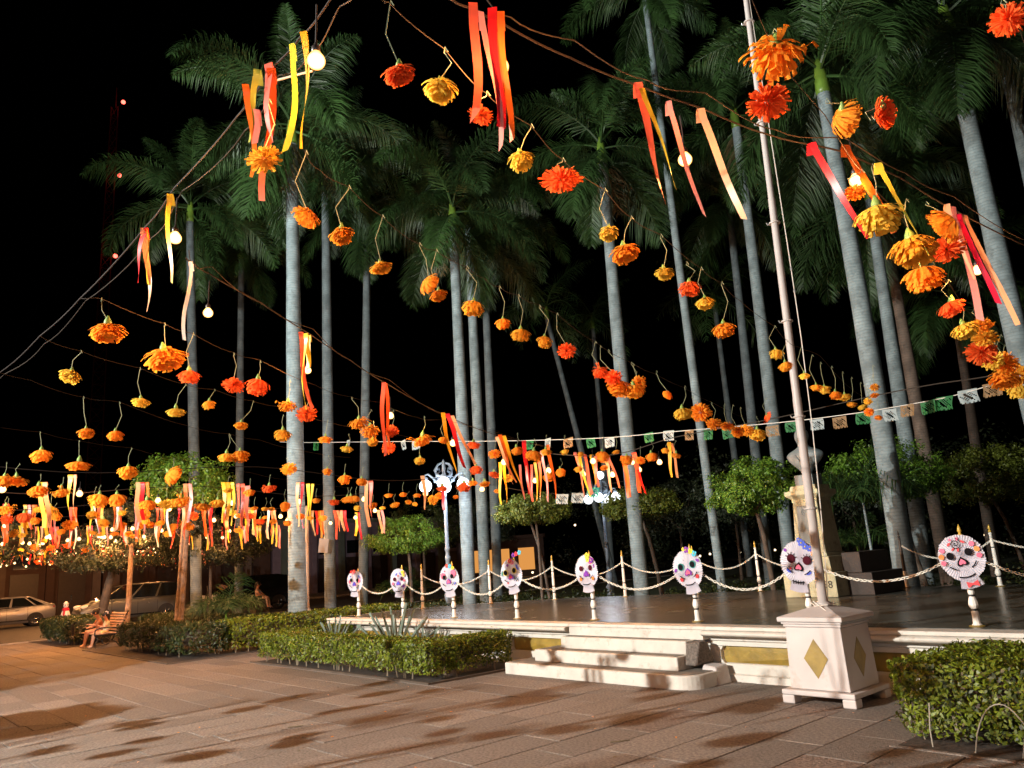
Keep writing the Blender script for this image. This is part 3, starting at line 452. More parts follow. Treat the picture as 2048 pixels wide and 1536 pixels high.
RIBBONS = [["ribbons at the top left cable: green, salmon and orange strips over a marigold",[[[-2.269,0.92,3.22],[-2.252,0.939,2.879],0.02,"orange"],[[-2.242,0.95,3.274],[-2.269,0.921,3.023],0.022,"olive"],[[-2.217,0.978,3.293],[-2.216,0.979,3.008],0.032,"salmon"],[[-2.211,0.984,3.275],[-2.213,0.982,2.78],0.027,"orangered"],[[-2.243,0.948,3.122],[-2.242,0.95,2.992],0.02,"pink"]]],["yellow and lime ribbon pair next to the brightest bulb of the left cable",[[[-1.988,0.954,3.22],[-1.993,0.949,2.842],0.019,"lime"],[[-1.964,0.981,3.261],[-1.955,0.991,2.849],0.022,"amber"]]],["red, peach and yellow ribbons fanning apart on the left cable",[[[-3.587,0.982,3.22],[-3.614,0.951,2.97],0.03,"red"],[[-3.589,0.98,3.22],[-3.573,0.997,2.82],0.028,"peach"],[[-3.584,0.985,3.22],[-3.559,1.012,2.94],0.021,"yellow"]]],["single narrow yellow ribbon beside the second bulb of the left cable",[[[-3.186,0.968,3.22],[-3.192,0.962,2.838],0.021,"yellow"]]],["single white ribbon curling from the end of the middle cable",[[[-3.878,1.292,3.22],[-3.884,1.285,2.794],0.018,"white"]]],["dark red and coral ribbons in front of a glowing bulb at the top",[[[-1.507,1.299,3.22],[-1.515,1.289,2.835],0.027,"coral"],[[-1.469,1.341,3.198],[-1.473,1.336,2.825],0.028,"darkred"],[[-1.453,1.359,3.183],[-1.458,1.353,2.78],0.022,"orange"],[[-1.492,1.315,3.187],[-1.467,1.343,2.74],0.018,"pink"]]],["pink and yellow ribbon pair blown sideways on the right cable",[[[-1.473,2.018,3.22],[-1.437,2.057,2.739],0.03,"coral"],[[-1.465,2.026,3.195],[-1.403,2.096,2.785],0.021,"yellow"]]],["thin pink ribbon passing behind the bulb of the right cable",[[[-1.481,2.203,3.22],[-1.432,2.257,2.757],0.019,"pink"]]],["single peach ribbon blown sideways left of the flagpole",[[[-1.44,2.346,3.22],[-1.371,2.423,2.76],0.027,"peach"]]],["single deep red ribbon crossing a palm trunk right of the flagpole",[[[-1.315,2.958,3.22],[-1.209,3.076,2.775],0.029,"red"]]],["orange ribbon hanging over the bulb right of the flagpole",[[[-1.237,3.1,3.22],[-1.151,3.195,2.821],0.032,"orange"]]],["single long yellow ribbon over the golden umbrella marigold",[[[-1.225,3.386,3.22],[-1.135,3.487,2.774],0.027,"olive"]]],["pink, crimson and white ribbons around the bulb at the right edge",[[[-1.21,4.148,3.22],[-1.176,4.186,2.809],0.02,"peach"],[[-1.192,4.168,3.204],[-1.171,4.191,2.62],0.033,"pink"],[[-1.18,4.181,3.161],[-1.115,4.254,2.684],0.026,"crimson"],[[-1.159,4.205,3.154],[-1.069,4.305,2.563],0.026,"peach"]]],["yellow and pink ribbons covering a bulb on the tall trunk",[[[-4.725,2.323,3.22],[-4.687,2.366,2.672],0.031,"coral"],[[-4.702,2.349,3.207],[-4.718,2.331,2.682],0.034,"yellow"],[[-4.691,2.362,3.191],[-4.699,2.353,2.951],0.041,"yellow"]]],["coral ribbon pair beside a bulb between two palm trunks",[[[-5.761,3.63,3.22],[-5.788,3.599,2.564],0.036,"coral"],[[-5.752,3.64,3.21],[-5.725,3.67,2.633],0.031,"orangered"]]],["amber, red and cream ribbons over the left lamp post globes",[[[-6.697,4.963,3.22],[-6.638,5.029,2.554],0.044,"amber"],[[-6.665,4.999,3.205],[-6.55,5.127,2.605],0.049,"red"],[[-6.629,5.039,3.179],[-6.499,5.184,2.627],0.038,"peach"]]],[None,[[[-7.641,6.579,3.22],[-7.538,6.693,2.536],0.053,"orange"],[[-7.606,6.618,3.203],[-7.488,6.749,2.492],0.046,"amber"],[[-7.668,6.548,3.196],[-7.537,6.695,2.575],0.04,"peach"]]],[None,[[[-7.93,7.266,3.22],[-7.927,7.269,2.477],0.063,"red"],[[-7.983,7.207,2.886],[-7.973,7.219,2.398],0.035,"pink"],[[-7.928,7.269,2.866],[-7.904,7.295,2.378],0.035,"coral"]]],[None,[[[-9.721,9.13,3.22],[-9.713,9.139,2.556],0.052,"amber"],[[-9.674,9.183,3.241],[-9.674,9.183,2.535],0.052,"orange"],[[-9.764,9.083,3.181],[-9.777,9.068,2.545],0.043,"coral"]]],[None,[[[-8.613,8.246,3.22],[-8.584,8.278,2.459],0.047,"pink"],[[-8.546,8.32,3.307],[-8.502,8.37,2.466],0.054,"orange"],[[-9.051,7.758,3.085],[-9.062,7.745,2.447],0.047,"yellow"],[[-9.009,7.804,3.081],[-9.016,7.796,2.442],0.047,"amber"]]],[None,[[[-8.579,8.956,3.22],[-8.491,9.054,2.426],0.048,"pink"],[[-8.537,9.002,3.191],[-8.465,9.083,2.416],0.048,"yellow"],[[-8.474,9.073,3.169],[-8.432,9.12,2.523],0.048,"coral"]]],[None,[[[-8.719,9.493,3.22],[-8.699,9.515,2.718],0.058,"amber"],[[-8.681,9.535,3.199],[-8.679,9.537,2.674],0.058,"coral"],[[-8.56,9.67,3.162],[-8.525,9.709,2.576],0.058,"peach"],[[-8.532,9.701,3.159],[-8.437,9.807,2.65],0.042,"pink"]]],[None,[[[-8.652,10.202,3.22],[-8.603,10.257,2.495],0.078,"orange"],[[-8.516,10.354,3.267],[-8.483,10.391,2.576],0.078,"coral"],[[-8.491,10.382,2.962],[-8.438,10.44,2.563],0.043,"red"]]],[None,[[[-7.296,9.739,3.22],[-7.306,9.729,2.676],0.055,"amber"],[[-7.266,9.773,3.201],[-7.239,9.803,2.669],0.039,"peach"]]],[None,[[[-11.769,8.184,3.22],[-11.742,8.214,2.613],0.074,"peach"],[[-11.533,8.447,3.049],[-11.511,8.472,2.571],0.055,"red"]]],[None,[[[-13.508,2.371,3.22],[-13.47,2.414,2.543],0.065,"amber"],[[-13.462,2.423,3.215],[-13.413,2.478,2.537],0.067,"peach"]]],[None,[[[-12.559,2.575,3.22],[-12.547,2.588,2.615],0.064,"yellow"],[[-12.515,2.624,3.216],[-12.481,2.662,2.547],0.052,"peach"]]],[None,[[[-13.343,3.715,3.22],[-13.323,3.737,2.579],0.065,"peach"],[[-13.294,3.77,3.215],[-13.272,3.794,2.611],0.06,"red"],[[-13.245,3.824,3.21],[-13.231,3.84,2.464],0.069,"orange"]]],[None,[[[-13.462,4.499,3.22],[-13.458,4.503,2.46],0.062,"peach"],[[-13.411,4.556,3.215],[-13.392,4.577,2.564],0.059,"pink"]]],[None,[[[-13.18,5.033,3.22],[-13.154,5.061,2.547],0.064,"yellow"],[[-13.128,5.09,3.215],[-13.098,5.124,2.431],0.065,"amber"],[[-13.077,5.148,3.21],[-13.048,5.18,2.481],0.072,"yellow"]]],[None,[[[-13.364,5.364,3.22],[-13.366,5.361,2.407],0.074,"coral"],[[-13.311,5.423,3.215],[-13.282,5.454,2.407],0.067,"coral"]]],[None,[[[-13.65,5.58,3.22],[-13.647,5.583,2.522],0.066,"peach"],[[-13.596,5.641,3.214],[-13.606,5.629,2.494],0.074,"pink"]]],[None,[[[-13.02,6.328,3.22],[-13.04,6.305,2.432],0.069,"peach"],[[-12.966,6.388,3.214],[-12.973,6.38,2.401],0.072,"red"]]],[None,[[[-13.22,6.623,3.22],[-13.228,6.614,2.448],0.078,"yellow"],[[-13.164,6.685,3.214],[-13.185,6.662,2.354],0.065,"yellow"]]],[None,[[[-12.634,7.515,3.22],[-12.634,7.515,2.371],0.066,"peach"],[[-12.578,7.577,3.214],[-12.575,7.58,2.453],0.076,"coral"]]],[None,[[[-16.878,2.41,3.22],[-16.843,2.45,2.646],0.044,"red"],[[-16.833,2.462,3.215],[-16.79,2.509,2.736],0.048,"orangered"]]],[None,[[[-17.08,2.773,3.22],[-17.025,2.835,2.654],0.059,"amber"],[[-17.031,2.829,3.215],[-16.976,2.89,2.743],0.052,"pink"],[[-16.977,2.889,3.21],[-16.965,2.902,2.627],0.053,"orange"],[[-16.942,2.928,3.206],[-16.927,2.944,2.644],0.054,"orange"]]],[None,[[[-17.722,3.279,3.22],[-17.724,3.277,2.663],0.063,"amber"],[[-17.691,3.314,3.217],[-17.648,3.361,2.617],0.054,"coral"],[[-17.65,3.359,3.213],[-17.584,3.434,2.642],0.061,"pink"]]],[None,[[[-17.614,3.655,3.22],[-17.599,3.671,2.735],0.063,"coral"],[[-17.593,3.678,3.218],[-17.563,3.711,2.729],0.062,"orange"],[[-17.548,3.728,3.213],[-17.487,3.797,2.64],0.049,"orangered"]]],[None,[[[-17.306,3.973,3.22],[-17.3,3.98,2.712],0.055,"yellow"],[[-17.278,4.005,3.217],[-17.224,4.064,2.66],0.049,"white"],[[-17.213,4.077,3.211],[-17.22,4.07,2.667],0.056,"orangered"],[[-17.169,4.126,3.206],[-17.163,4.132,2.611],0.061,"amber"]]],[None,[[[-17.599,4.45,3.22],[-17.566,4.487,2.593],0.052,"orange"],[[-17.542,4.514,3.214],[-17.545,4.51,2.707],0.065,"white"],[[-17.508,4.551,3.211],[-17.503,4.557,2.616],0.056,"orangered"]]],[None,[[[-17.525,4.849,3.22],[-17.49,4.888,2.602],0.065,"pink"],[[-17.463,4.919,3.214],[-17.474,4.906,2.578],0.057,"pink"],[[-17.416,4.971,3.209],[-17.408,4.979,2.631],0.051,"pink"]]],[None,[[[-17.825,5.379,3.22],[-17.827,5.376,2.597],0.058,"orangered"],[[-17.766,5.444,3.214],[-17.758,5.453,2.599],0.066,"orange"],[[-17.717,5.499,3.209],[-17.738,5.475,2.683],0.059,"yellow"],[[-17.684,5.536,3.206],[-17.646,5.578,2.587],0.05,"white"]]],[None,[[[-17.9,5.858,3.22],[-17.896,5.862,2.65],0.054,"red"],[[-17.836,5.929,3.214],[-17.829,5.937,2.637],0.065,"peach"],[[-17.787,5.984,3.209],[-17.79,5.98,2.529],0.05,"coral"]]],[None,[[[-17.912,6.382,3.22],[-17.897,6.399,2.593],0.073,"orangered"],[[-17.87,6.428,3.216],[-17.888,6.408,2.592],0.059,"orange"],[[-17.81,6.495,3.21],[-17.79,6.518,2.607],0.07,"orangered"],[[-17.779,6.53,3.207],[-17.786,6.522,2.572],0.064,"red"]]],[None,[[[-17.964,6.88,3.22],[-17.922,6.927,2.685],0.055,"orangered"],[[-17.92,6.93,3.216],[-17.889,6.965,2.506],0.061,"coral"]]],[None,[[[-18.013,7.42,3.22],[-17.965,7.474,2.596],0.076,"yellow"],[[-17.952,7.488,3.214],[-17.963,7.476,2.475],0.065,"coral"],[[-17.919,7.526,3.21],[-17.864,7.586,2.601],0.075,"yellow"],[[-17.852,7.599,3.204],[-17.871,7.579,2.538],0.064,"orange"]]],[None,[[[-18.682,8.288,3.22],[-18.69,8.279,2.534],0.063,"white"],[[-18.629,8.347,3.215],[-18.618,8.359,2.584],0.06,"orange"],[[-18.591,8.39,3.211],[-18.537,8.449,2.532],0.073,"peach"]]],[None,[[[-18.711,8.86,3.22],[-18.664,8.912,2.625],0.065,"orangered"],[[-18.665,8.912,3.215],[-18.623,8.958,2.554],0.078,"yellow"],[[-18.609,8.974,3.21],[-18.575,9.012,2.593],0.081,"orangered"]]],[None,[[[-18.988,9.638,3.22],[-18.968,9.661,2.558],0.078,"white"],[[-18.928,9.706,3.214],[-18.878,9.762,2.57],0.078,"red"],[[-18.869,9.772,3.208],[-18.851,9.792,2.51],0.068,"amber"],[[-18.818,9.828,3.203],[-18.795,9.853,2.6],0.08,"orange"]]],[None,[[[-18.997,10.284,3.22],[-18.94,10.348,2.459],0.075,"coral"],[[-18.942,10.346,3.214],[-18.886,10.409,2.64],0.067,"peach"],[[-18.876,10.419,3.208],[-18.839,10.461,2.644],0.08,"peach"],[[-18.81,10.493,3.201],[-18.778,10.529,2.633],0.084,"red"]]],[None,[[[-19.7,11.363,3.22],[-19.706,11.357,2.57],0.091,"yellow"],[[-19.658,11.41,3.216],[-19.642,11.429,2.453],0.066,"red"]]],[None,[[[-19.014,11.668,3.22],[-18.969,11.719,2.576],0.08,"peach"],[[-18.95,11.74,3.214],[-18.897,11.8,2.6],0.076,"pink"]]],[None,[[[-22.513,3.202,3.22],[-22.458,3.263,2.757],0.044,"orange"],[[-22.483,3.235,3.217],[-22.434,3.29,2.73],0.059,"orangered"],[[-22.429,3.295,3.212],[-22.421,3.304,2.813],0.047,"orange"]]],[None,[[[-22.513,3.57,3.22],[-22.473,3.614,2.737],0.05,"yellow"],[[-22.474,3.613,3.216],[-22.447,3.642,2.806],0.056,"peach"]]],[None,[[[-22.864,3.987,3.22],[-22.851,4.002,2.643],0.054,"pink"],[[-22.838,4.016,3.217],[-22.794,4.065,2.704],0.052,"yellow"],[[-22.767,4.096,3.21],[-22.756,4.108,2.65],0.059,"peach"]]],[None,[[[-23.063,4.4,3.22],[-23.052,4.413,2.666],0.053,"red"],[[-23.027,4.44,3.216],[-22.965,4.51,2.657],0.061,"coral"],[[-22.989,4.483,3.213],[-22.928,4.551,2.665],0.061,"coral"]]],[None,[[[-23.183,4.817,3.22],[-23.151,4.853,2.681],0.061,"coral"],[[-23.155,4.849,3.217],[-23.145,4.86,2.76],0.05,"white"],[[-23.081,4.931,3.21],[-23.068,4.945,2.634],0.046,"white"]]],[None,[[[-22.827,5.159,3.22],[-22.829,5.156,2.708],0.05,"yellow"],[[-22.812,5.174,3.219],[-22.748,5.247,2.616],0.055,"orangered"],[[-22.762,5.231,3.214],[-22.746,5.249,2.762],0.052,"red"]]],[None,[[[-22.745,5.519,3.22],[-22.702,5.566,2.73],0.048,"amber"],[[-22.688,5.581,3.214],[-22.67,5.601,2.595],0.049,"pink"]]],[None,[[[-23.064,6.015,3.22],[-23.005,6.081,2.775],0.062,"red"],[[-23.003,6.083,3.214],[-22.977,6.111,2.584],0.062,"orange"],[[-22.974,6.114,3.211],[-22.954,6.138,2.763],0.068,"white"]]],[None,[[[-23.097,6.455,3.22],[-23.087,6.466,2.771],0.061,"orange"],[[-23.057,6.499,3.216],[-23.046,6.512,2.607],0.057,"amber"]]],[None,[[[-23.137,6.934,3.22],[-23.091,6.985,2.612],0.054,"white"],[[-23.108,6.966,3.217],[-23.075,7.003,2.618],0.063,"white"],[[-23.049,7.032,3.211],[-23.058,7.022,2.711],0.058,"orange"]]],[None,[[[-23.789,7.625,3.22],[-23.81,7.602,2.598],0.065,"red"],[[-23.757,7.661,3.217],[-23.77,7.646,2.682],0.054,"orangered"]]],[None,[[[-24.247,8.248,3.22],[-24.211,8.288,2.687],0.053,"orangered"],[[-24.206,8.293,3.216],[-24.189,8.312,2.553],0.065,"yellow"]]],[None,[[[-24.187,8.741,3.22],[-24.151,8.781,2.491],0.066,"yellow"],[[-24.151,8.781,3.216],[-24.158,8.773,2.547],0.072,"pink"],[[-24.107,8.83,3.212],[-24.076,8.864,2.611],0.07,"coral"]]],[None,[[[-24.58,9.386,3.22],[-24.589,9.377,2.548],0.056,"red"],[[-24.504,9.471,3.212],[-24.475,9.504,2.491],0.057,"pink"],[[-24.469,9.511,3.209],[-24.433,9.55,2.706],0.062,"yellow"]]],[None,[[[-24.391,9.849,3.22],[-24.351,9.894,2.518],0.056,"amber"],[[-24.314,9.935,3.212],[-24.329,9.918,2.509],0.065,"yellow"],[[-24.277,9.976,3.209],[-24.275,9.979,2.672],0.067,"pink"]]],[None,[[[-24.308,10.398,3.22],[-24.284,10.425,2.702],0.059,"yellow"],[[-24.242,10.472,3.213],[-24.253,10.459,2.641],0.079,"amber"]]],[None,[[[-24.433,10.999,3.22],[-24.433,10.999,2.609],0.061,"yellow"],[[-24.352,11.089,3.212],[-24.386,11.051,2.56],0.062,"yellow"],[[-24.309,11.137,3.208],[-24.267,11.184,2.48],0.06,"pink"]]],[None,[[[-32.471,4.636,3.22],[-32.44,4.672,2.708],0.059,"yellow"],[[-32.421,4.692,3.215],[-32.359,4.761,2.664],0.047,"coral"]]],[None,[[[-33.962,5.197,3.22],[-33.978,5.179,2.652],0.057,"pink"],[[-33.941,5.22,3.218],[-33.921,5.243,2.72],0.052,"pink"]]],[None,[[[-34.635,5.585,3.22],[-34.57,5.658,2.57],0.062,"amber"],[[-34.572,5.656,3.214],[-34.553,5.676,2.736],0.065,"orangered"]]],[None,[[[-32.861,5.591,3.22],[-32.834,5.621,2.625],0.063,"red"],[[-32.782,5.679,3.212],[-32.749,5.716,2.674],0.056,"peach"]]],[None,[[[-35.455,6.415,3.22],[-35.456,6.414,2.606],0.063,"coral"],[[-35.438,6.434,3.218],[-35.365,6.515,2.596],0.061,"orangered"],[[-35.357,6.524,3.21],[-35.314,6.572,2.632],0.067,"amber"]]],[None,[[[-34.221,6.498,3.22],[-34.174,6.551,2.599],0.06,"orange"],[[-34.173,6.551,3.215],[-34.158,6.569,2.574],0.061,"coral"],[[-34.121,6.61,3.21],[-34.054,6.684,2.69],0.063,"peach"]]],[None,[[[-31.898,6.384,3.22],[-31.845,6.443,2.583],0.059,"red"],[[-31.858,6.428,3.216],[-31.857,6.43,2.769],0.053,"coral"]]],[None,[[[-34.005,7.152,3.22],[-33.989,7.17,2.578],0.06,"red"],[[-33.941,7.224,3.214],[-33.926,7.241,2.665],0.052,"pink"]]],[None,[[[-33.461,7.345,3.22],[-33.433,7.377,2.705],0.062,"yellow"],[[-33.417,7.395,3.216],[-33.375,7.441,2.72],0.062,"coral"]]],[None,[[[-34.712,8.0,3.22],[-34.679,8.037,2.687],0.06,"peach"],[[-34.652,8.067,3.214],[-34.601,8.124,2.695],0.053,"peach"],[[-34.615,8.108,3.21],[-34.571,8.157,2.593],0.061,"pink"]]],[None,[[[-36.144,8.73,3.22],[-36.158,8.713,2.6],0.072,"peach"],[[-36.11,8.767,3.217],[-36.045,8.839,2.544],0.074,"red"],[[-36.022,8.865,3.208],[-36.004,8.885,2.498],0.072,"amber"]]],[None,[[[-33.986,8.52,3.22],[-33.951,8.559,2.658],0.067,"orangered"],[[-33.899,8.617,3.211],[-33.862,8.658,2.535],0.066,"peach"]]],[None,[[[-35.325,9.246,3.22],[-35.296,9.278,2.686],0.073,"peach"],[[-35.266,9.311,3.214],[-35.195,9.39,2.595],0.054,"pink"]]],[None,[[[-34.245,9.359,3.22],[-34.185,9.425,2.487],0.054,"orange"],[[-34.216,9.39,3.217],[-34.14,9.475,2.468],0.068,"red"]]],[None,[[[-40.035,11.366,3.22],[-39.951,11.46,2.453],0.08,"peach"],[[-39.943,11.468,3.211],[-39.938,11.474,2.548],0.082,"coral"],[[-39.913,11.502,3.208],[-39.865,11.555,2.572],0.078,"peach"]]],[None,[[[-34.952,10.342,3.22],[-34.939,10.357,2.678],0.073,"red"],[[-34.922,10.376,3.217],[-34.883,10.419,2.497],0.055,"yellow"]]],[None,[[[-36.68,11.233,3.22],[-36.62,11.299,2.414],0.077,"peach"],[[-36.618,11.301,3.214],[-36.586,11.337,2.406],0.068,"orangered"]]],[None,[[[-38.273,12.221,3.22],[-38.229,12.269,2.525],0.061,"yellow"],[[-38.223,12.276,3.215],[-38.172,12.333,2.53],0.075,"amber"],[[-38.171,12.334,3.21],[-38.135,12.374,2.437],0.08,"coral"]]],[None,[[[-42.017,13.86,3.22],[-41.934,13.953,2.553],0.076,"orange"],[[-41.894,13.997,3.208],[-41.893,13.998,2.274],0.093,"red"],[[-41.851,14.045,3.204],[-41.85,14.047,2.554],0.077,"amber"]]],[None,[[[-40.399,13.885,3.22],[-40.376,13.911,2.608],0.083,"amber"],[[-40.323,13.97,3.212],[-40.298,13.998,2.56],0.066,"orangered"]]],[None,[[[-43.627,15.464,3.22],[-43.6,15.495,2.25],0.097,"amber"],[[-43.563,15.536,3.214],[-43.479,15.629,2.539],0.075,"pink"],[[-43.466,15.644,3.204],[-43.46,15.651,2.462],0.096,"peach"]]]]
PALMS = [[[-28.214,9.944,0.0],[-28.646,9.462,13.14],0.44,"royal palm with thick brown lit base left of a dim trunk, crown dark"],[[-34.105,13.786,0.0],[-34.151,13.735,14.47],0.42,"dim slender royal palm behind the leafy round tree"],[[-18.642,9.047,0.0],[-18.726,8.954,11.501],0.5,"tallest bright royal palm on the left with a swollen base and full crown"],[[-23.218,12.384,0.0],[-23.212,12.39,13.149],0.43,"grey royal palm with a picture card on it right of the tallest left one"],[[-26.145,15.273,0.0],[-25.789,15.669,13.559],0.43,"dim royal palm standing just behind the smallest paper skulls"],[[-17.858,13.856,0.0],[-17.797,13.924,10.413],0.44,"blue lit royal palm right beside the globe lamp post"],[[-19.556,15.811,0.0],[-19.47,15.908,11.012],0.43,"royal palm close behind the blue lit one, orange lit base"],[[-21.933,18.304,-0.0],[-21.754,18.503,11.534],0.4,"dimmest of three royal palms standing close together"],[[-13.992,16.737,0.0],[-13.916,16.822,11.142],0.47,"pale royal palm rising behind the middle of the stage"],[[-12.256,17.95,0.0],[-12.364,17.83,18.55],0.28,"slim greenish palm stem leaning left behind the stage"],[[-15.377,25.468,0.0],[-15.118,25.757,12.451],0.42,"grey royal palm left of the clipped tree by the bust"],[[-11.785,20.677,0.0],[-11.594,20.889,12.626],0.44,"pale royal palm rising out of the clipped tree by the bust"],[[-6.851,16.383,0.0],[-6.816,16.422,10.145],0.48,"massive pale royal palm right of the bust with bulging foot"],[[-8.639,21.827,0.0],[-8.384,22.111,9.696],0.45,"royal palm close right of the massive pale one"],[[-9.174,24.741,0.0],[-9.101,24.823,9.721],0.46,"brown unlit royal palm right of the massive pale one"],[[-4.361,17.74,0.0],[-4.423,17.671,12.234],0.5,"thick royal palm with bright green crownshaft at the right edge"],[[-9.42,29.634,0.0],[-9.171,29.912,7.839],0.4,"dark royal palm behind the nearest paper skull"],[[-4.82,22.766,0.0],[-4.603,23.008,12.799],0.44,"royal palm cut by the right edge of the picture"],[[-27.911,31.346,0.0],[-29.558,29.511,12.628],0.4,"faint distant palm leaning left in the black gap"],[[-32.032,35.766,0.0],[-31.883,35.932,13.684],0.4,"faint distant palm directly left of the pale trunk"],[[-22.466,35.454,0.0],[-22.466,35.455,12.196],0.4,"faint distant palm between two grey trunks"]]
FLAGS = [[[-19.464,10.0,5.029],0.361,"green"],[[-17.67,10.0,4.794],0.364,"white"],[[-15.126,10.0,4.39],0.329,"white"],[[-14.57,10.0,4.304],0.322,"white"],[[-10.766,10.0,3.719],0.269,"green"],[[-10.255,10.0,3.678],0.262,"white"],[[-9.723,10.0,3.595],0.273,"tan"],[[-9.172,10.0,3.509],0.247,"green"],[[-8.742,10.0,3.451],0.241,"white"],[[-7.891,10.0,3.401],0.23,"green"],[[-7.477,10.0,3.366],0.24,"white"],[[-7.077,10.0,3.309],0.234,"tan"],[[-6.74,10.0,3.261],0.229,"green"],[[-6.407,10.0,3.222],0.224,"green"],[[-5.673,10.0,3.136],0.228,"tan"],[[-5.377,10.0,3.143],0.21,"green"],[[-5.004,10.0,3.114],0.218,"white"],[[-4.691,10.0,3.086],0.226,"tan"],[[-4.361,10.0,3.081],0.234,"green"],[[-4.03,10.0,3.066],0.228,"white"],[[-3.811,10.0,3.083],0.225,"tan"],[[-3.568,10.0,3.075],0.233,"green"],[[-3.365,10.0,3.085],0.253,"green"],[[-3.103,10.0,3.118],0.248,"white"],[[-2.838,10.0,3.142],0.243,"tan"]]
FLAGLINE = [[-21.759,10.0,5.516],[-19.821,10.0,5.197],[-15.247,10.0,4.504],[-11.625,10.0,3.942],[-8.949,10.0,3.571],[-7.351,10.0,3.418],[-5.538,10.0,3.243],[-4.532,10.0,3.179],[-3.889,10.0,3.162],[-3.3,10.0,3.164],[-2.751,10.0,3.218],[-2.244,10.0,3.278]]
ROPE = [[-9.778,8.4,3.442],[-7.549,8.4,2.995],[-6.169,8.4,3.052],[-4.822,8.4,3.041],[-3.647,8.4,3.07],[-2.937,8.4,3.069],[-2.383,8.4,3.04],[-1.876,8.4,3.056]]
CABLE_A = [[-1.496,0.989,3.3],[-1.824,0.998,3.3],[-2.034,1.002,3.3],[-2.247,0.995,3.3],[-2.577,1.014,3.3],[-3.263,1.009,3.3],[-3.747,1.025,3.3],[-4.95,1.008,3.3],[-5.855,0.964,3.3],[-7.012,0.902,3.3],[-8.936,0.701,3.3]]
CABLE_B = [[-4.015,1.311,3.3],[-4.065,1.362,3.3],[-4.182,1.5,3.3],[-4.489,1.928,3.3],[-4.962,2.51,3.3],[-5.465,3.122,3.3],[-6.066,3.861,3.3],[-7.118,5.302,3.3],[-8.085,6.961,3.3],[-8.616,8.441,3.3]]
CABLE_C = [[-1.592,1.188,3.3],[-1.602,1.298,3.3],[-1.592,1.379,3.3],[-1.592,1.504,3.3],[-1.585,1.798,3.3],[-1.548,2.135,3.3],[-1.5,2.447,3.3],[-1.447,2.878,3.3],[-1.333,3.277,3.3],[-1.282,3.793,3.3],[-1.271,4.405,3.3],[-1.211,5.443,3.3],[-1.153,6.342,3.3]]
TINY = [[-26.15, 35.45, 1.37], [-25.74, 35.98, 1.14], [-25.36, 36.38, 1.21], [-25.01, 36.71, 1.39], [-30.1, 31.23, 0.82], [-15.32, 47.57, 1.23], [-24.27, 37.6, 1.18], [-22.99, 39.03, 1.19], [-29.85, 30.68, 3.23], [-29.12, 32.21, 1.13], [-31.91, 29.19, 0.87], [-32.57, 28.2, 1.61]]
TOWER = (-100.11, 23.18, 0)
LOWLINE = [[-12.54, 10.845, 3.122], [-12.142, 11.34, 2.975], [-11.77, 11.778, 2.906], [-11.547, 12.026, 2.905], [-11.305, 12.265, 2.998], [-10.752, 12.846, 3.102]]

# ================================================================== SETTING
g = MB().add([(-400, -400, -0.06), (400, -400, -0.06), (400, 500, -0.06), (-400, 500, -0.06)], [(0, 1, 2, 3)]).obj('ground', 'soil')
tag(g, kind='structure')
plaza = MB().box(-31.0, 9.0, -14.0, 8.6, -0.05, -0.010).obj('plaza_pavement', 'mortar')
tag(plaza, kind='structure')
road = MB().box(-47.5, -31.2, -60.0, 80.0, -0.05, 0.0).obj('road', 'asphalt')
tag(road, kind='structure')
side = MB().box(-62.0, -47.5, -60.0, 80.0, -0.05, 0.13).obj('far_pavement', 'kerb')
tag(side, kind='structure')
garden = MB().box(-31.0, 30.0, 8.62, 75.0, -0.055, -0.012).obj('garden_soil', 'grass_dark')
tag(garden, kind='structure')

def clip(poly, nx, ny, d):
    """keep the side nx*x+ny*y<=d"""
    out = []
    for i in range(len(poly)):
        a, b = poly[i], poly[(i + 1) % len(poly)]
        da, db = nx * a[0] + ny * a[1] - d, nx * b[0] + ny * b[1] - d
        if da <= 0: out.append(a)
        if (da < 0 < db) or (db < 0 < da):
            t = da / (da - db); out.append((a[0] + (b[0] - a[0]) * t, a[1] + (b[1] - a[1]) * t))
    return out

slabs = []
prand = random.Random(3)
PS = 0.4877
# courses running along y on the stage side, along x on the left: they meet on a mitred diagonal x = y - 13.8
for j in range(-20, 16):
    x1 = -4.40 - PS * j; x0 = x1 - PS
    y = -6.0 + prand.random()
    while y < 8.6:
        ln = prand.choice([0.75, 0.98, 1.0, 1.25, 1.5])
        p = [(x0, y), (x1, y), (x1, min(y + ln, 8.58)), (x0, min(y + ln, 8.58))]
        p = clip(p, -1, 1, 13.8)
        if len(p) > 2: slabs.append(p)
        y += ln
for k in range(-9, 14):
    y0 = 2.02 + PS * k; y1 = min(y0 + PS, 8.58)
    if y1 - y0 < 0.05: continue
    x = -31.0 + prand.random() * 0.2
    while x < y1 - 13.8:
        ln = prand.choice([0.9, 1.0, 1.25, 1.5, 2.0])
        p = clip([(x, y0), (x + ln, y0), (x + ln, y1), (x, y1)], 1, -1, -13.8)
        if len(p) > 2: slabs.append(p)
        x += ln
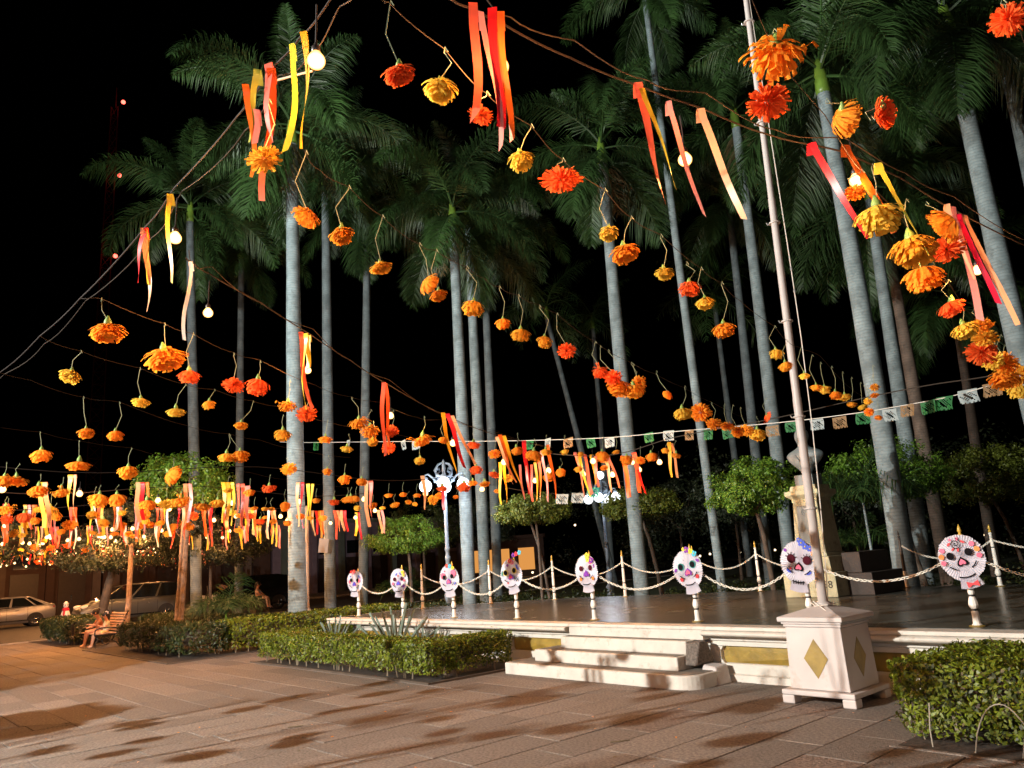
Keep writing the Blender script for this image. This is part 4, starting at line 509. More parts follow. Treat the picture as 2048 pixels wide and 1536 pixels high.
def slab_shape(p, mb, gap=0.0045, cx=0.0, cy=0.0):
    mx, my = sum(a for a, b in p) / len(p), sum(b for a, b in p) / len(p)
    h = prand.uniform(-0.002, 0.0035)
    def ins(q, w):
        n = len(q); out = []
        for i in range(n):
            a, b, c = Vector(q[i - 1]), Vector(q[i]), Vector(q[(i + 1) % n])
            d1, d2 = (b - a).normalized(), (c - b).normalized()
            n1, n2 = Vector((-d1.y, d1.x)), Vector((-d2.y, d2.x))
            m = (n1 + n2); m = m / max(0.3, (1 + n1.dot(n2)))
            m = m if m.length < 2.5 else m.normalized() * 2.5
            out.append((b.x + m.x * w, b.y + m.y * w))
        return out
    lo, hi = ins(p, gap), ins(p, gap + 0.004)
    n = len(p)
    tz = [h + prand.uniform(-0.0012, 0.0012) for _ in range(n)]
    hm = sum(tz) / n
    vs = [(x - cx, y - cy, -0.02) for x, y in lo] + [(x - cx, y - cy, h - 0.005) for x, y in lo] + [(x - cx, y - cy, hm) for i, (x, y) in enumerate(hi)]
    fs = [tuple(range(2 * n, 3 * n))]
    for i in range(n):
        j = (i + 1) % n
        fs += [(i, j, n + j, n + i), (n + i, n + j, 2 * n + j, 2 * n + i)]
    mb.add(vs, fs)
def in_view(x, y, z=0.0, m=1.08):
    d = Vector((x, y, z - 1.6)); w = d.dot(fwd)
    return w > 0.5 and abs(d.dot(rgt)) < w * 0.665 * m and abs(d.dot(upv)) < w * 0.4987 * m
def poly_area(p): return 0.5 * abs(sum(p[i - 1][0] * p[i][1] - p[i][0] * p[i - 1][1] for i in range(len(p))))
slabs = [p for p in slabs if poly_area(p) > 0.01]
vis, rest = [], MB()
for p in slabs:
    mx, my = sum(a for a, b in p) / len(p), sum(b for a, b in p) / len(p)
    if in_view(mx, my) and not (-15.1 < mx < -9.5 and my > 6.9) and my < 8.4: vis.append((mx * mx + my * my, mx, my, p))
    else: slab_shape(p, rest)
vis.sort(key=lambda t: t[0])
for q, (dd, mx, my, p) in enumerate(vis):
    if q < 290:
        b = MB(); slab_shape(p, b, cx=mx, cy=my)
        r = prand.random()
        o = b.obj('paver', 'stone_rough' if r < 0.10 and mx > -9 else 'stone', plaza)
        o.location = (mx, my, 0)
    else: slab_shape(p, rest)
tag(rest.obj('far_pavers', 'stone', plaza), kind='stuff')

# kerb along the road, thin worn curb stones
kb = MB().box(-31.2, -31.0, -20, 40, -0.05, 0.02).obj('kerb', 'kerb'); tag(kb, kind='structure')

# ------------------------------------------------------------------ stage platform
OUT = [(-15.55, 8.50), (5.5, 8.50), (5.5, 15.0), (-6.4, 15.0), (-9.0, 14.55), (-11.2, 13.8), (-13.25, 13.15), (-14.6, 12.1), (-15.65, 10.5)]
plat = MB().prism(OUT, -0.02, 0.60).obj('stage_platform', 'whitewash'); tag(plat, kind='structure')
TOP = [(-15.7, 8.27), (5.5, 8.27), (5.5, 15.1), (-6.4, 15.1), (-9.05, 14.67), (-11.25, 13.92), (-13.3, 13.27), (-14.7, 12.2), (-15.8, 10.5)]
edge = MB().prism(TOP, 0.602, 0.645).obj('floor_slab', 'whitewash', plat)
bevel(edge, 0.008, 2)
INS = [(-15.6, 8.52), (5.5, 8.52), (5.5, 15.02), (-6.4, 15.02), (-9.05, 14.59), (-11.22, 13.84), (-13.25, 13.18), (-14.6, 12.1), (-15.66, 10.5)]
MB().prism(INS, 0.6455, 0.650).obj('stage_floor', 'stage_tile', plat)
def roll(x0, x1):
    prof = [(8.50, 0.60)] + [(8.30 - 0.075 * math.sin(a), 0.565 + 0.036 * math.cos(a)) for a in [PI * i / 8 for i in range(9)]] + [(8.38, 0.522), (8.40, 0.500), (8.50, 0.500)]
    prof = [(y, z) for y, z in prof]
    b = MB(); b.prism_x(prof[::-1], x0, x1)
    return b.obj('cap_molding', 'whitewash', plat)
roll(-15.6, -8.40); roll(-6.02, 5.5)
for x0, x1 in ((-15.55, -8.36), (-6.03, 5.5)):
    o = MB().prism_x([(8.502, 0.405), (8.502, 0.499), (8.42, 0.499), (8.42, 0.47), (8.445, 0.455), (8.445, 0.405)], x0, x1).obj('frieze', 'whitewash', plat)
    o = MB().prism_x([(8.502, -0.02), (8.502, 0.20), (8.455, 0.20), (8.44, 0.18), (8.44, 0.09), (8.40, 0.075), (8.39, -0.02)], x0, x1).obj('plinth', 'whitewash', plat)
pil = [-15.45, -13.36, -11.68, -9.98]
pilx = [(x, x + 0.13) for x in pil] + [(-8.36 - 0.12, -8.36)]
pilr = [(-6.03, -5.90), (-3.50, -3.38), (-1.0, -0.88), (1.5, 1.62), (4.0, 4.12)]
def pilaster(a, b):
    m = MB(); m.box(a, b, 8.440, 8.499, 0.203, 0.402)
    for zz, s in ((0.36, 1), (0.203, 1)):      # flared feet of the strip
        m.frustum((a + b) / 2, 8.468, zz, (b - a) / 2 + (0.012 if zz > 0.3 else 0.04), 0.026, zz + 0.04, (b - a) / 2 + (0.04 if zz > 0.3 else 0.012), 0.026)
    m.obj('pilaster', 'whitewash', plat)
for a, b in pilx + pilr: pilaster(a, b)
def panel(x0, x1):
    cx = (x0 + x1) / 2; y = 8.497; z0, z1 = 0.203, 0.403; ch = 0.03
    m = MB()
    P = [(x0 + ch, y, z0), (x1 - ch, y, z0), (x1, y, z0 + ch), (x1, y, z1 - ch), (x1 - ch, y, z1), (x0 + ch, y, z1), (x0, y, z1 - ch), (x0, y, z0 + ch)]
    Q = (cx, y - 0.045, 0.303)
    m.add(P + [Q], [(i, (i + 1) % 8, 8) for i in range(8)])
    m.obj('ochre_panel', 'ochre', plat)
ps = sorted(pilx)
for i in range(len(ps) - 1): panel(ps[i][1] + 0.01, ps[i + 1][0] - 0.01)
for i in range(len(pilr) - 1): panel(pilr[i][1] + 0.01, pilr[i + 1][0] - 0.01)

steps = thing('stage_steps', 'worn whitewashed steps with chipped end leading up to the stage', 'steps', (0, 0, 0))
def stadium(x0, x1, y0, y1, r, z0, z1, mb, left=False):
    poly = []
    poly.append((x0, y0))
    for i in range(9):
        a = -PI / 2 + PI / 2 * i / 8
        poly.append((x1 - r + r * math.cos(a), y0 + r + r * math.sin(a)))
    poly += [(x1, y1), (x0, y1)]
    mb.prism(poly, z0, z1)
for k, (x0, x1, y0, y1, z0, z1, r) in enumerate([(-9.08, -5.76, 7.63, 8.37, -0.02, 0.155, 0.26), (-8.72, -6.16, 7.90, 8.36, 0.157, 0.317, 0.02), (-8.38, -6.17, 8.12, 8.38, 0.319, 0.480, 0.02)]):
    m = MB(); stadium(x0, x1, y0, y1, r, z0, z1, m)
    o = bevel(m.obj('step', 'whitewash', steps), 0.014, 2)
    m = MB(); stadium(x0 + 0.05, x1 - 0.06, y0 + 0.055, y1 - (0.0 if k == 2 else 0.005), max(0.01, r - 0.06), z1 + 0.0015, z1 + 0.0045, m)
    m.obj('tread', 'tread', steps)
MB().box(-8.36, -6.03, 8.29, 8.498, 0.482, 0.600).obj('riser', 'whitewash', steps)
MB().box(-8.36, -6.15, 8.385, 8.497, 0.203, 0.478).obj('riser', 'whitewash', steps)
def chunk(name, c, hx, hy, hz, seed, mat):
    r = random.Random(seed); m = MB()
    m.frustum(0, 0, -hz, hx, hy, hz, hx * 0.8, hy * 0.7)
    m.v = [(x + r.uniform(-.03, .03), y + r.uniform(-.03, .03), z + r.uniform(-.02, .02)) for x, y, z in m.v]
    o = m.obj(name, mat, steps); o.location = c; return bevel(o, 0.02, 2)
chunk('broken_cheek', (-6.05, 8.20, 0.345), 0.085, 0.15, 0.13, 4, 'stone'); chunk('broken_cheek', (-5.88, 8.24, 0.10), 0.14, 0.13, 0.11, 9, 'plaster_white')

# ================================================================== PALMS
def frond_mesh(name, elev, bend, length, seed, n=230, dry=False):
    r = np.random.default_rng(seed)
    K = 26
    t = np.linspace(0, 1, K)
    ang = np.radians(elev - bend * t ** 1.3)
    seg = length / (K - 1)
    pts = np.zeros((K, 3))
    for i in range(1, K):
        pts[i] = pts[i - 1] + seg * np.array([math.cos(ang[i]), 0.03 * math.sin(7 * t[i] + seed), math.sin(ang[i])])
    vs, fs = [], []
    mb = MB(); mb.tube([tuple(p) for p in pts], [0.03 * (1 - 0.85 * a) for a in t], 4)
    allv = []; nl = n * 2
    u = np.sort(r.uniform(0.14, 1.0, nl))
    side = np.where(np.arange(nl) % 2 == 0, 1.0, -1.0)
    for i in range(nl):
        f = u[i] * (K - 1); k = min(int(f), K - 2); w = f - k
        p = pts[k] * (1 - w) + pts[k + 1] * w
        T = pts[k + 1] - pts[k]; T = T / np.linalg.norm(T)
        U = np.array([-T[2], 0, T[0]]); S = np.array([0, 1.0, 0])
        L = (0.74 * (math.sin(PI * min(1, 0.18 + 0.80 * u[i]))) + 0.08) * r.uniform(0.8, 1.15)
        rnk = r.uniform(-0.75, 0.85)
        d = side[i] * S * math.cos(rnk) + U * math.sin(rnk) * 0.9 + T * r.uniform(0.55, 0.95)
        d = d / np.linalg.norm(d)
        wv = np.cross(d, U * math.cos(rnk) - side[i] * S * math.sin(rnk)); wv = wv / max(np.linalg.norm(wv), 1e-6) * 0.0095
        mid = p + d * L * 0.55 + np.array([0, 0, -0.09 * L]); tip = p + d * L * 0.93 + np.array([0, 0, -0.42 * L])
        o = len(vs)
        vs += [p - wv * .7, p + wv * .7, mid - wv, mid + wv, tip]
        fs += [(o, o + 1, o + 3, o + 2), (o + 2, o + 3, o + 4)]
    mb.add([tuple(v) for v in vs], fs)
    return mb.mesh(name, 'frond_dry' if dry else 'frond')
FR = []
for i, (e, b) in enumerate([(82, 50), (66, 85), (52, 112), (34, 112), (16, 100), (-5, 80), (-28, 56), (-52, 34)]):
    FR.append(frond_mesh('frond', e, b, [2.7, 3.1, 3.4, 3.5, 3.4, 3.2, 2.9, 2.6][i], i))
FRFAR = [frond_mesh('frond', e, b, 3.0, 20 + i, n=45) for i, (e, b) in enumerate([(70, 60), (35, 90), (5, 80), (-30, 50)])]
DRY = frond_mesh('dry_frond', -72, 12, 1.9, 60, n=60, dry=True)

def palm(base, top, diam, label, mat='bark_pale', shaft=True, far=False, seed=0, scale=1.0, bulge=1.2, slender=False):
    r = random.Random(seed)
    t = thing('palm_tree', label, 'palm tree', base, 'palms standing round the stage')
    dx, dy, h = top[0] - base[0], top[1] - base[1], top[2]
    R = diam * 0.40; K = 30; n = 16
    vs, fs = [], []
    for k in range(K + 1):
        s = k / K; z = -0.05 + s * (h + 0.05)
        rad = R * (1.0 + 0.10 * math.sin(PI * min(1, s * 1.4)) - 0.20 * s ** 2)
        rad *= 1 + (bulge - 1) * math.exp(-z / 0.9)
        rad *= 1 + 0.018 * r.uniform(-1, 1)
        wob = 0.05 * math.sin(3 * s + seed)
        cx, cy = dx * s + wob * (s * (1 - s)) * 2, dy * s
        for i in range(n):
            a = 2 * PI * i / n
            vs.append((cx + rad * math.cos(a), cy + rad * math.sin(a), z))
    for k in range(K):
        for i in range(n):
            j = (i + 1) % n; fs.append((k * n + i, k * n + j, (k + 1) * n + j, (k + 1) * n + i))
    MB().add(vs, fs).obj('trunk', mat, t, True)
    if slender: rt = R * 0.75
    else: rt = R * 0.82
    hs = (0.9 if not slender else 0.5) * scale
    MB().lathe([(rt * 0.98, -0.02), (rt * 1.06, hs * 0.12), (rt * 0.92, hs * 0.5), (rt * 0.62, hs * 0.85), (rt * 0.4, hs)], 14, (dx, dy, h)).obj('crownshaft', 'crownshaft', t, True)
    zc = h + hs * 0.85
    if far:
        for i in range(11):
            o = link('frond', FRFAR[i % 4], t, (dx, dy, zc), (0, 0, i * 2.4 + r.random()), 1.3 * scale * r.uniform(.9, 1.1))
    else:
        order = [0, 0, 1, 1, 2, 2, 3, 3, 4, 4, 5, 6, 6, 7]
        a0 = r.random() * 6
        for i, v in enumerate(order):
            link('frond', FR[v], t, (dx, dy, zc - 0.05 * v), (r.uniform(-.25, .25), 0, a0 + i * 2.39996 + r.uniform(-.2, .2)), 1.2 * scale * r.uniform(.85, 1.15))
        if not slender and seed % 3 == 0: link('dry_frond', DRY, t, (dx, dy, zc - 0.5), (0, 0, r.random() * 6))
    return t
PM = ['bark_grey', 'bark_grey', 'bark_pale', 'bark_grey', 'bark_grey', 'bark_pale', 'bark_pale', 'bark_grey', 'bark_pale', 'bark_pale', 'bark_grey', 'bark_pale', 'bark_pale', 'bark_pale', 'bark_brown', 'bark_pale', 'bark_brown', 'bark_pale', 'bark_grey', 'bark_grey', 'bark_grey']
for i, (b, tp, d, lab) in enumerate(PALMS):
    slim = 'slim' in lab
    if not slim and 'bright green crownshaft' not in lab: tp = [tp[0], tp[1], tp[2] + (1.5 if tp[2] < 10.5 else 2.1)]
    palm(b, tp, d, lab, PM[i], far=('faint' in lab), seed=i + 1, bulge=(1.35 if ('swollen' in lab or 'bulging' in lab) else 1.12), slender=slim, scale=(0.8 if slim else 1.0))

# ================================================================== HEDGES
def hedge(name, label, boxes, h, leaf, size, dens, mat, base=(0, 0, 0), stems=True, bulge=0.05, cat='hedge', group=None, floor=0.10, seed=0, corek=True):
    """clipped hedge from plan boxes (x0,x1,y0,y1): leafy shell, dark woody inside, bare stems at the foot"""
    t = thing(name, label, cat, base, group)
    r = np.random.default_rng(seed + 50)
    P, Nn = [], []
    def inside(p, k):
        ok = np.zeros(len(p), bool)
        for q, (x0, x1, y0, y1) in enumerate(boxes):
            if q == k: continue
            ok |= (p[:, 0] > x0 + .06) & (p[:, 0] < x1 - .06) & (p[:, 1] > y0 + .06) & (p[:, 1] < y1 - .06)
        return ok
    for k, (x0, x1, y0, y1) in enumerate(boxes):
        lx, ly = x1 - x0, y1 - y0
        faces = [((lx, h), 'y', y0, -1), ((lx, h), 'y', y1, 1), ((ly, h), 'x', x0, -1), ((ly, h), 'x', x1, 1), ((lx, ly), 'z', h, 1)]
        for (a, b), ax, c, sg in faces:
            n = int(a * b * dens * (1.15 if ax == 'z' else 1.0))
            u, v = r.random(n), r.random(n)
            dep = np.abs(r.normal(0, 0.045, n))
            nr = np.zeros((n, 3))
            if ax == 'z':
                p = np.stack([x0 + u * lx, y0 + v * ly, h - dep + 0.025 * np.sin(9 * (x0 + u * lx)) * np.cos(7 * (y0 + v * ly)) + r.normal(0, .012, n)], 1); nr[:, 2] = 1
            else:
                z = floor + (h - floor) * v ** (0.75)
                out = bulge * np.sin(PI * np.clip(z / h, 0, 1) * 0.75) + 0.03 * np.sin(6 * u * (a) + 3 * z * 4) 
                if ax == 'y': p = np.stack([x0 + u * lx, c + sg * (out - dep), z], 1); nr[:, 1] = sg
                else: p = np.stack([c + sg * (out - dep), y0 + u * ly, z], 1); nr[:, 0] = sg
                nr[:, 2] = 0.35
            keep = ~inside(p, k)
            P.append(p[keep]); Nn.append(nr[keep])
        # sprigs standing out of the clipped top
        n = int(lx * ly * 60) + 4
        p = np.stack([x0 + r.random(n) * lx, y0 + r.random(n) * ly, h + r.random(n) * 0.06], 1); P.append(p); nn = np.zeros((n, 3)); nn[:, 2] = 1; Nn.append(nn)
    P, Nn = np.concatenate(P), np.concatenate(Nn)
    o = link('foliage', leaf_mesh('foliage', P, Nn, size, [mat, 'frond_dry', 'leaf_dark'], mi=np.where(r.random(len(P)) < .035, 1, np.where(r.random(len(P)) < .16, 2, 0))), t); tag(o, kind='stuff')
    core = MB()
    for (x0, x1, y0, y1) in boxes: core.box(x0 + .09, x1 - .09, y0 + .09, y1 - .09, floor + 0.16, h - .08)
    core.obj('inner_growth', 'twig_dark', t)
    if stems:
        rr = random.Random(seed)
        for (x0, x1, y0, y1) in boxes:
            m = max(4, int(((x1 - x0) + (y1 - y0)) * 5))
            for q in range(m):
                b = MB()
                px, py = rr.uniform(x0 + .05, x1 - .05), rr.choice([y0 + .07, y1 - .07]) if (x1 - x0) > (y1 - y0) else 0
                if (x1 - x0) <= (y1 - y0): px, py = rr.choice([x0 + .07, x1 - .07]), rr.uniform(y0 + .05, y1 - .05)
                b.tube([(px, py, -0.02), (px + rr.uniform(-.03, .03), py + rr.uniform(-.03, .03), floor + .12), (px + rr.uniform(-.08, .08), py + rr.uniform(-.06, .06), h * .7)], [0.012, 0.010, 0.005], 5)
                b.obj('stem', 'twig', t)
    return t
# bed in front of the stage, U-shaped clipped hedge with agaves inside
bed = MB().box(-15.25, -9.33, 6.47, 8.40, -0.03, 0.012).obj('planting_bed', 'soil'); tag(bed, kind='structure')
MB().box(-15.3, -9.29, 6.42, 6.466, -0.02, 0.03).obj('edging', 'twig_dark', bed); MB().box(-9.328, -9.28, 6.468, 8.38, -0.02, 0.03).obj('edging', 'twig_dark', bed)
hedge('clipped_hedge', 'bright green clipped box hedge round the bed left of the steps', [(-15.15, -9.42, 6.55, 7.0), (-9.86, -9.42, 7.0, 8.05), (-15.15, -14.7, 7.0, 8.3)], 0.54, 0.03, 0.050, 2600, 'leaf_hedge', seed=1)
bed2 = MB().box(-2.95, 6.0, 6.38, 8.38, -0.03, 0.014).obj('planting_bed', 'soil'); tag(bed2, kind='structure')
MB().box(-3.0, 6.0, 6.345, 6.378, -0.02, 0.012).obj('edging', 'stone', bed2)
hedge('clipped_hedge', 'yellow green clipped hedge behind wire arches at the right corner', [(-2.92, 2.5, 6.60, 7.12), (-2.92, -2.35, 7.12, 8.0), (-2.35, 2.5, 7.65, 8.15)], 0.60, 0.03, 0.047, 3400, 'leaf_hedge', bulge=0.13, floor=0.05, seed=2)
# mulch bed with dark hedges on the left
bed3 = MB().box(-24.0, -17.15, 5.50, 18.0, -0.03, 0.013).obj('planting_bed', 'soil'); tag(bed3, kind='structure')
MB().box(-24.0, -17.10, 5.45, 5.498, -0.02, 0.02).obj('edging', 'twig_dark', bed3); MB().box(-17.148, -17.10, 5.5, 8.6, -0.02, 0.02).obj('edging', 'twig_dark', bed3)
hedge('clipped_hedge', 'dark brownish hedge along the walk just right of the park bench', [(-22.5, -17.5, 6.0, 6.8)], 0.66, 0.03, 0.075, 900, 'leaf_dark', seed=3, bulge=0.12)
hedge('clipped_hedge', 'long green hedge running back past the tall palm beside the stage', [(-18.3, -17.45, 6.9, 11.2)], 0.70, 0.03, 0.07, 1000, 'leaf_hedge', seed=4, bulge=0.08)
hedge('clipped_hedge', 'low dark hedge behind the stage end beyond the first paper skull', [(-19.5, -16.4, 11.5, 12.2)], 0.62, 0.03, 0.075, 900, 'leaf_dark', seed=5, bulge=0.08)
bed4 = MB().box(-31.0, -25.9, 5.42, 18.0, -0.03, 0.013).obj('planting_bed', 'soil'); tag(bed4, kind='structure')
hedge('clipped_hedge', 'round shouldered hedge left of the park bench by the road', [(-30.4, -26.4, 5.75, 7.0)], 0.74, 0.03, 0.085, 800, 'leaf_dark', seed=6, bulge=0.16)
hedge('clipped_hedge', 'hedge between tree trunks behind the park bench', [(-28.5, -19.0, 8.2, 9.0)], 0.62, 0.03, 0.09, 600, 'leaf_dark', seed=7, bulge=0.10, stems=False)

# ================================================================== TREES
def clipped_tree(c, rx, rz, label, leaf='leaf_tree', size=0.07, n=7000, base=None, trunks=1, seed=0, cat='tree', group='clipped trees of the square', bark='twig_dark', flat=0.55, ry=None, tr=0.06):
    r = np.random.default_rng(seed); rr = random.Random(seed)
    bx, by = (base if base else (c[0], c[1]))
    t = thing('tree', label, cat, (bx, by, 0), group)
    ry = ry or rx
    K = int(60 + n / 120)
    d = unit(r.normal(size=(K, 3))); d[:, 2] = np.where(d[:, 2] < 0, d[:, 2] * flat, d[:, 2])
    rad = r.uniform(0.62, 1.0, (K, 1))
    cc = d * rad * np.array([rx, ry, rz])
    sz = r.uniform(0.10, 0.22, K) * rx
    idx = r.integers(0, K, n)
    off = r.normal(size=(n, 3)); off = unit(off) * (r.random((n, 1)) ** 0.5)
    p = cc[idx] + off * sz[idx][:, None] * np.array([1, 1, 0.75])
    nr = off * 0.6 + unit(cc[idx] / np.array([rx, ry, rz])) * 0.6 + np.array([0, 0, 0.35])
    loc = np.array([c[0] - bx, c[1] - by, c[2]])
    o = link('crown', leaf_mesh('crown', p + loc, nr, size, leaf), t); tag(o, kind='stuff')
    for q in range(trunks):
        sx, sy = (rr.uniform(-.12, .12) * (trunks > 1) * 2, rr.uniform(-.1, .1) * (trunks > 1))
        hx, hy = loc[0] * .9 + rr.uniform(-.1, .1) + (q - (trunks - 1) / 2) * .25, loc[1] * .9
        zt = c[2] - rz * flat * 0.8
        b = MB(); b.tube([(sx, sy, -.05), (sx + (hx - sx) * .3, sy + (hy - sy) * .3 + .03, zt * .4), (sx + (hx - sx) * .65 + .04, sy + (hy - sy) * .7, zt * .75), (hx, hy, zt)], [tr * 1.2, tr, tr * .9, tr * .75], 8)
        for k in range(5):
            a = rr.random() * 6.28; L = rr.uniform(.4, .8)
            b.tube([(hx, hy, zt - .05), (hx + L * rx * .4 * math.cos(a), hy + L * ry * .4 * math.sin(a), zt + rz * .25), (hx + L * rx * .85 * math.cos(a), hy + L * ry * .85 * math.sin(a), zt + rz * rr.uniform(.3, .8))], [tr * .6, tr * .4, tr * .15], 5)
        b.obj('trunk', bark, t, True)
    return t
clipped_tree((-20.4, 13.5, 2.45), 1.25, 0.72, 'flat topped clipped tree behind the two smallest paper skulls', seed=1, n=12000, base=(-20.1, 13.4), tr=.05)
clipped_tree((-16.0, 14.85, 2.88), 1.15, 0.52, 'clipped umbrella tree right of the blue lit palm', leaf='leaf_olive', seed=2, n=10000, base=(-15.85, 14.85), trunks=2, tr=.04)
clipped_tree((-14.5, 17.6, 2.85), 1.25, 0.55, 'clipped tree hiding the second lamp post behind the pale palm', leaf='leaf_olive', seed=3, n=10000, base=(-14.1, 17.8))
clipped_tree((-9.55, 15.65, 2.72), 1.15, 0.78, 'glossy bright clipped tree directly left of the bust monument', seed=4, n=14000, size=0.075, base=(-9.5, 15.9))
clipped_tree((-8.3, 19.6, 2.95), 1.45, 0.95, 'large clipped tree right of the bust behind the massive palm', seed=5, n=17000, size=0.08, base=(-7.9, 19.9), trunks=2)
clipped_tree((-8.1, 26.2, 2.95), 1.75, 1.15, 'olive brown tree mass above the nearest paper skull', leaf='leaf_olive', seed=6, n=16000, size=0.09, base=(-7.6, 26.5))
clipped_tree((-4.6, 24.0, 2.6), 1.5, 1.2, 'dark green tree at the right edge of the picture', leaf='leaf_olive', seed=16, n=7000, size=0.09)
clipped_tree((-22.9, 7.7, 4.30), 1.45, 1.05, 'tall leafy tree with forked trunk behind the hanging lights', seed=7, n=9000, size=0.10, base=(-22.9, 7.6), trunks=2, bark='bark_tree', tr=.075)
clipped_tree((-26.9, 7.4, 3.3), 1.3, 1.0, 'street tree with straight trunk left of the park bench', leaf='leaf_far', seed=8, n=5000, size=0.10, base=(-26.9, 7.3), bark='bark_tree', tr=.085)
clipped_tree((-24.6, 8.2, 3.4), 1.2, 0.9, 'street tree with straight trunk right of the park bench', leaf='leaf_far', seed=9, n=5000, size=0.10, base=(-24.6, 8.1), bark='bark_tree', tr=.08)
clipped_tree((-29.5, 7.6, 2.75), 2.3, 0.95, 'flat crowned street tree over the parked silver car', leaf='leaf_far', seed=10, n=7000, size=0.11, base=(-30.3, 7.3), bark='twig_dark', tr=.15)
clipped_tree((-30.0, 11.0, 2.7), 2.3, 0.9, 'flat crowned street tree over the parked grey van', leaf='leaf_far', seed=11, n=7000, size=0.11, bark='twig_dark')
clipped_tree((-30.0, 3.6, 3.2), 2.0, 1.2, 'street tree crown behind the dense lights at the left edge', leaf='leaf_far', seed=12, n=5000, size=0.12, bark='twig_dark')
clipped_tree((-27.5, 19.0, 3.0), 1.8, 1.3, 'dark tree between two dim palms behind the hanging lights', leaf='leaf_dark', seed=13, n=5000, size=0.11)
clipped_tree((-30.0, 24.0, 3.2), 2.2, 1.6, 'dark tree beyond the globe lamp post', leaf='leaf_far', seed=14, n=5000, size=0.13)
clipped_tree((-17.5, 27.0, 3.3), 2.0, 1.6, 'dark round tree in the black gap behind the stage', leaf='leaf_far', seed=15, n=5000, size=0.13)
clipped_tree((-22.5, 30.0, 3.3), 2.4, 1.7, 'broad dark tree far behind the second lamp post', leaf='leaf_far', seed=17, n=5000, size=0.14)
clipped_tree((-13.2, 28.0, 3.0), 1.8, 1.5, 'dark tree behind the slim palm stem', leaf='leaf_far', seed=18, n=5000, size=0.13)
# added unseen trees, placed to throw shade on the walk at the left
clipped_tree((-10.5, -2.8, 2.62), 0.6, 0.26, 'added unseen flat umbrella tree placed to shade the walk', leaf='leaf_dark', seed=21, n=6000, size=0.10)
clipped_tree((-13.9, -2.9, 2.9), 1.3, 1.6, 'added unseen leafy tree placed to shade the walk', leaf='leaf_dark', seed=22, n=9000, size=0.12)
# shrubs round the stage back and a dark wood far away
def shrubs():
    r = np.random.default_rng(90)
    n = 26000
    k = 150
    cx = r.uniform(-24, 4, k); cy = np.interp(cx, [-24, -15.5, -12, -8, 4], [13.5, 13.5, 15.4, 16.4, 16.6]) + r.uniform(0.2, 5.0, k) ** 1.0
    cz = r.uniform(0.08, 0.42, k); rr_ = r.uniform(.25, .6, k)
    i = r.integers(0, k, n); off = unit(r.normal(size=(n, 3)))
    p = np.stack([cx[i], cy[i], cz[i]], 1) + off * rr_[i][:, None] * np.array([1, 1, .8]) * r.random((n, 1)) ** .4
    p[:, 2] = np.abs(p[:, 2])
    o = link('undergrowth', leaf_mesh('undergrowth', p, off + np.array([0, 0, .4]), 0.10, 'leaf_dark')); tag(o, kind='stuff')
shrubs()
def woods():
    r = np.random.default_rng(91)
    n = 30000; k = 110
    cx = r.uniform(-46, 22, k); cy = r.uniform(40, 52, k) - 0.25 * np.minimum(0, cx + 10) * 0
    cz = r.uniform(0.5, 6.0, k); rr_ = r.uniform(1.2, 2.4, k)
    i = r.integers(0, k, n); off = unit(r.normal(size=(n, 3)))
    p = np.stack([cx[i], cy[i], cz[i]], 1) + off * rr_[i][:, None] * r.random((n, 1)) ** .4
    p[:, 2] = np.abs(p[:, 2])
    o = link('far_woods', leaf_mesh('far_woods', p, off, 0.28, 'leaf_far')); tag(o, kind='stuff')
woods()

# agaves in the bed
def agave_leaf():
    m = MB(); K = 6; vs = []; fs = []
    for k in range(K + 1):
        s = k / K; w = 0.032 * (1 - s ** 2.2) * (0.75 + 0.6 * s * (1 - s)) + .001; x = 0.62 * s
        vs += [(x, -w, 0.012 + .015 * s), (x, 0, 0.0), (x, w, 0.012 + .015 * s)]
    for k in range(K):
        for j in range(2): a = k * 3 + j; fs.append((a, a + 1, a + 4, a + 3))
    return m.add(vs, fs).mesh('leaf', 'agave')
AL = agave_leaf()
def agave(loc, sc, n, label, seed):
    r = random.Random(seed); t = thing('agave', label, 'agave', loc, 'spiky agaves in the bed')
    for i in range(n):
        e = math.radians(88 - 62 * (i / n) ** 0.8 + r.uniform(-6, 6))
        link('leaf', AL, t, (0, 0, 0.02), (r.uniform(-.3, .3), -e, i * 2.4 + r.uniform(-.2, .2)), sc * r.uniform(.85, 1.1))
agave((-14.35, 7.75, .01), 1.15, 26, 'spiky agave at the far left corner of the stage wall', 1)
agave((-11.85, 7.55, .01), 1.45, 30, 'tallest spiky agave in front of the ochre wall panels', 2)
agave((-11.05, 7.55, .01), 0.95, 22, 'smaller spiky agave right beside the tallest one', 3)
agave((-10.55, 7.5, .01), 0.8, 18, 'smallest reddish agave at the right end of the bed', 4)

# young feather palms
SF = frond_mesh('frond', 55, 105, 1.25, 71, n=42)
SF2 = frond_mesh('frond', 80, 40, 1.1, 72, n=38)
def young_palm(loc, h, sc, label, seed, mat='crownshaft'):
    r = random.Random(seed); t = thing('young_palm', label, 'palm tree', loc, 'young feather palms')
    MB().tube([(0, 0, -.03), (.02, 0, h * .5), (0.0, .02, h)], [.035, .03, .025], 8).obj('stem', mat, t, True)
    for i in range(8): link('frond', SF if i else SF2, t, (0, .02, h - .02), (0, 0, i * .82 + r.random() * .3), sc * r.uniform(.85, 1.1))
young_palm((-7.75, 17.0, 0), 2.35, 1.35, 'young feather palm with slim pale stem right of the monument', 1, 'bark_pale')
young_palm((-20.9, 8.1, 0), .75, 1.0, 'young palm with arching fronds in front of the dim palm trunk', 2)
young_palm((-23.0, 15.0, 0), .8, .9, 'young palm behind the tall palm by the dark hedge', 3)
young_palm((-8.6, 18.2, 0), 1.4, .9, 'drooping young palm half hidden by the massive trunk', 4)

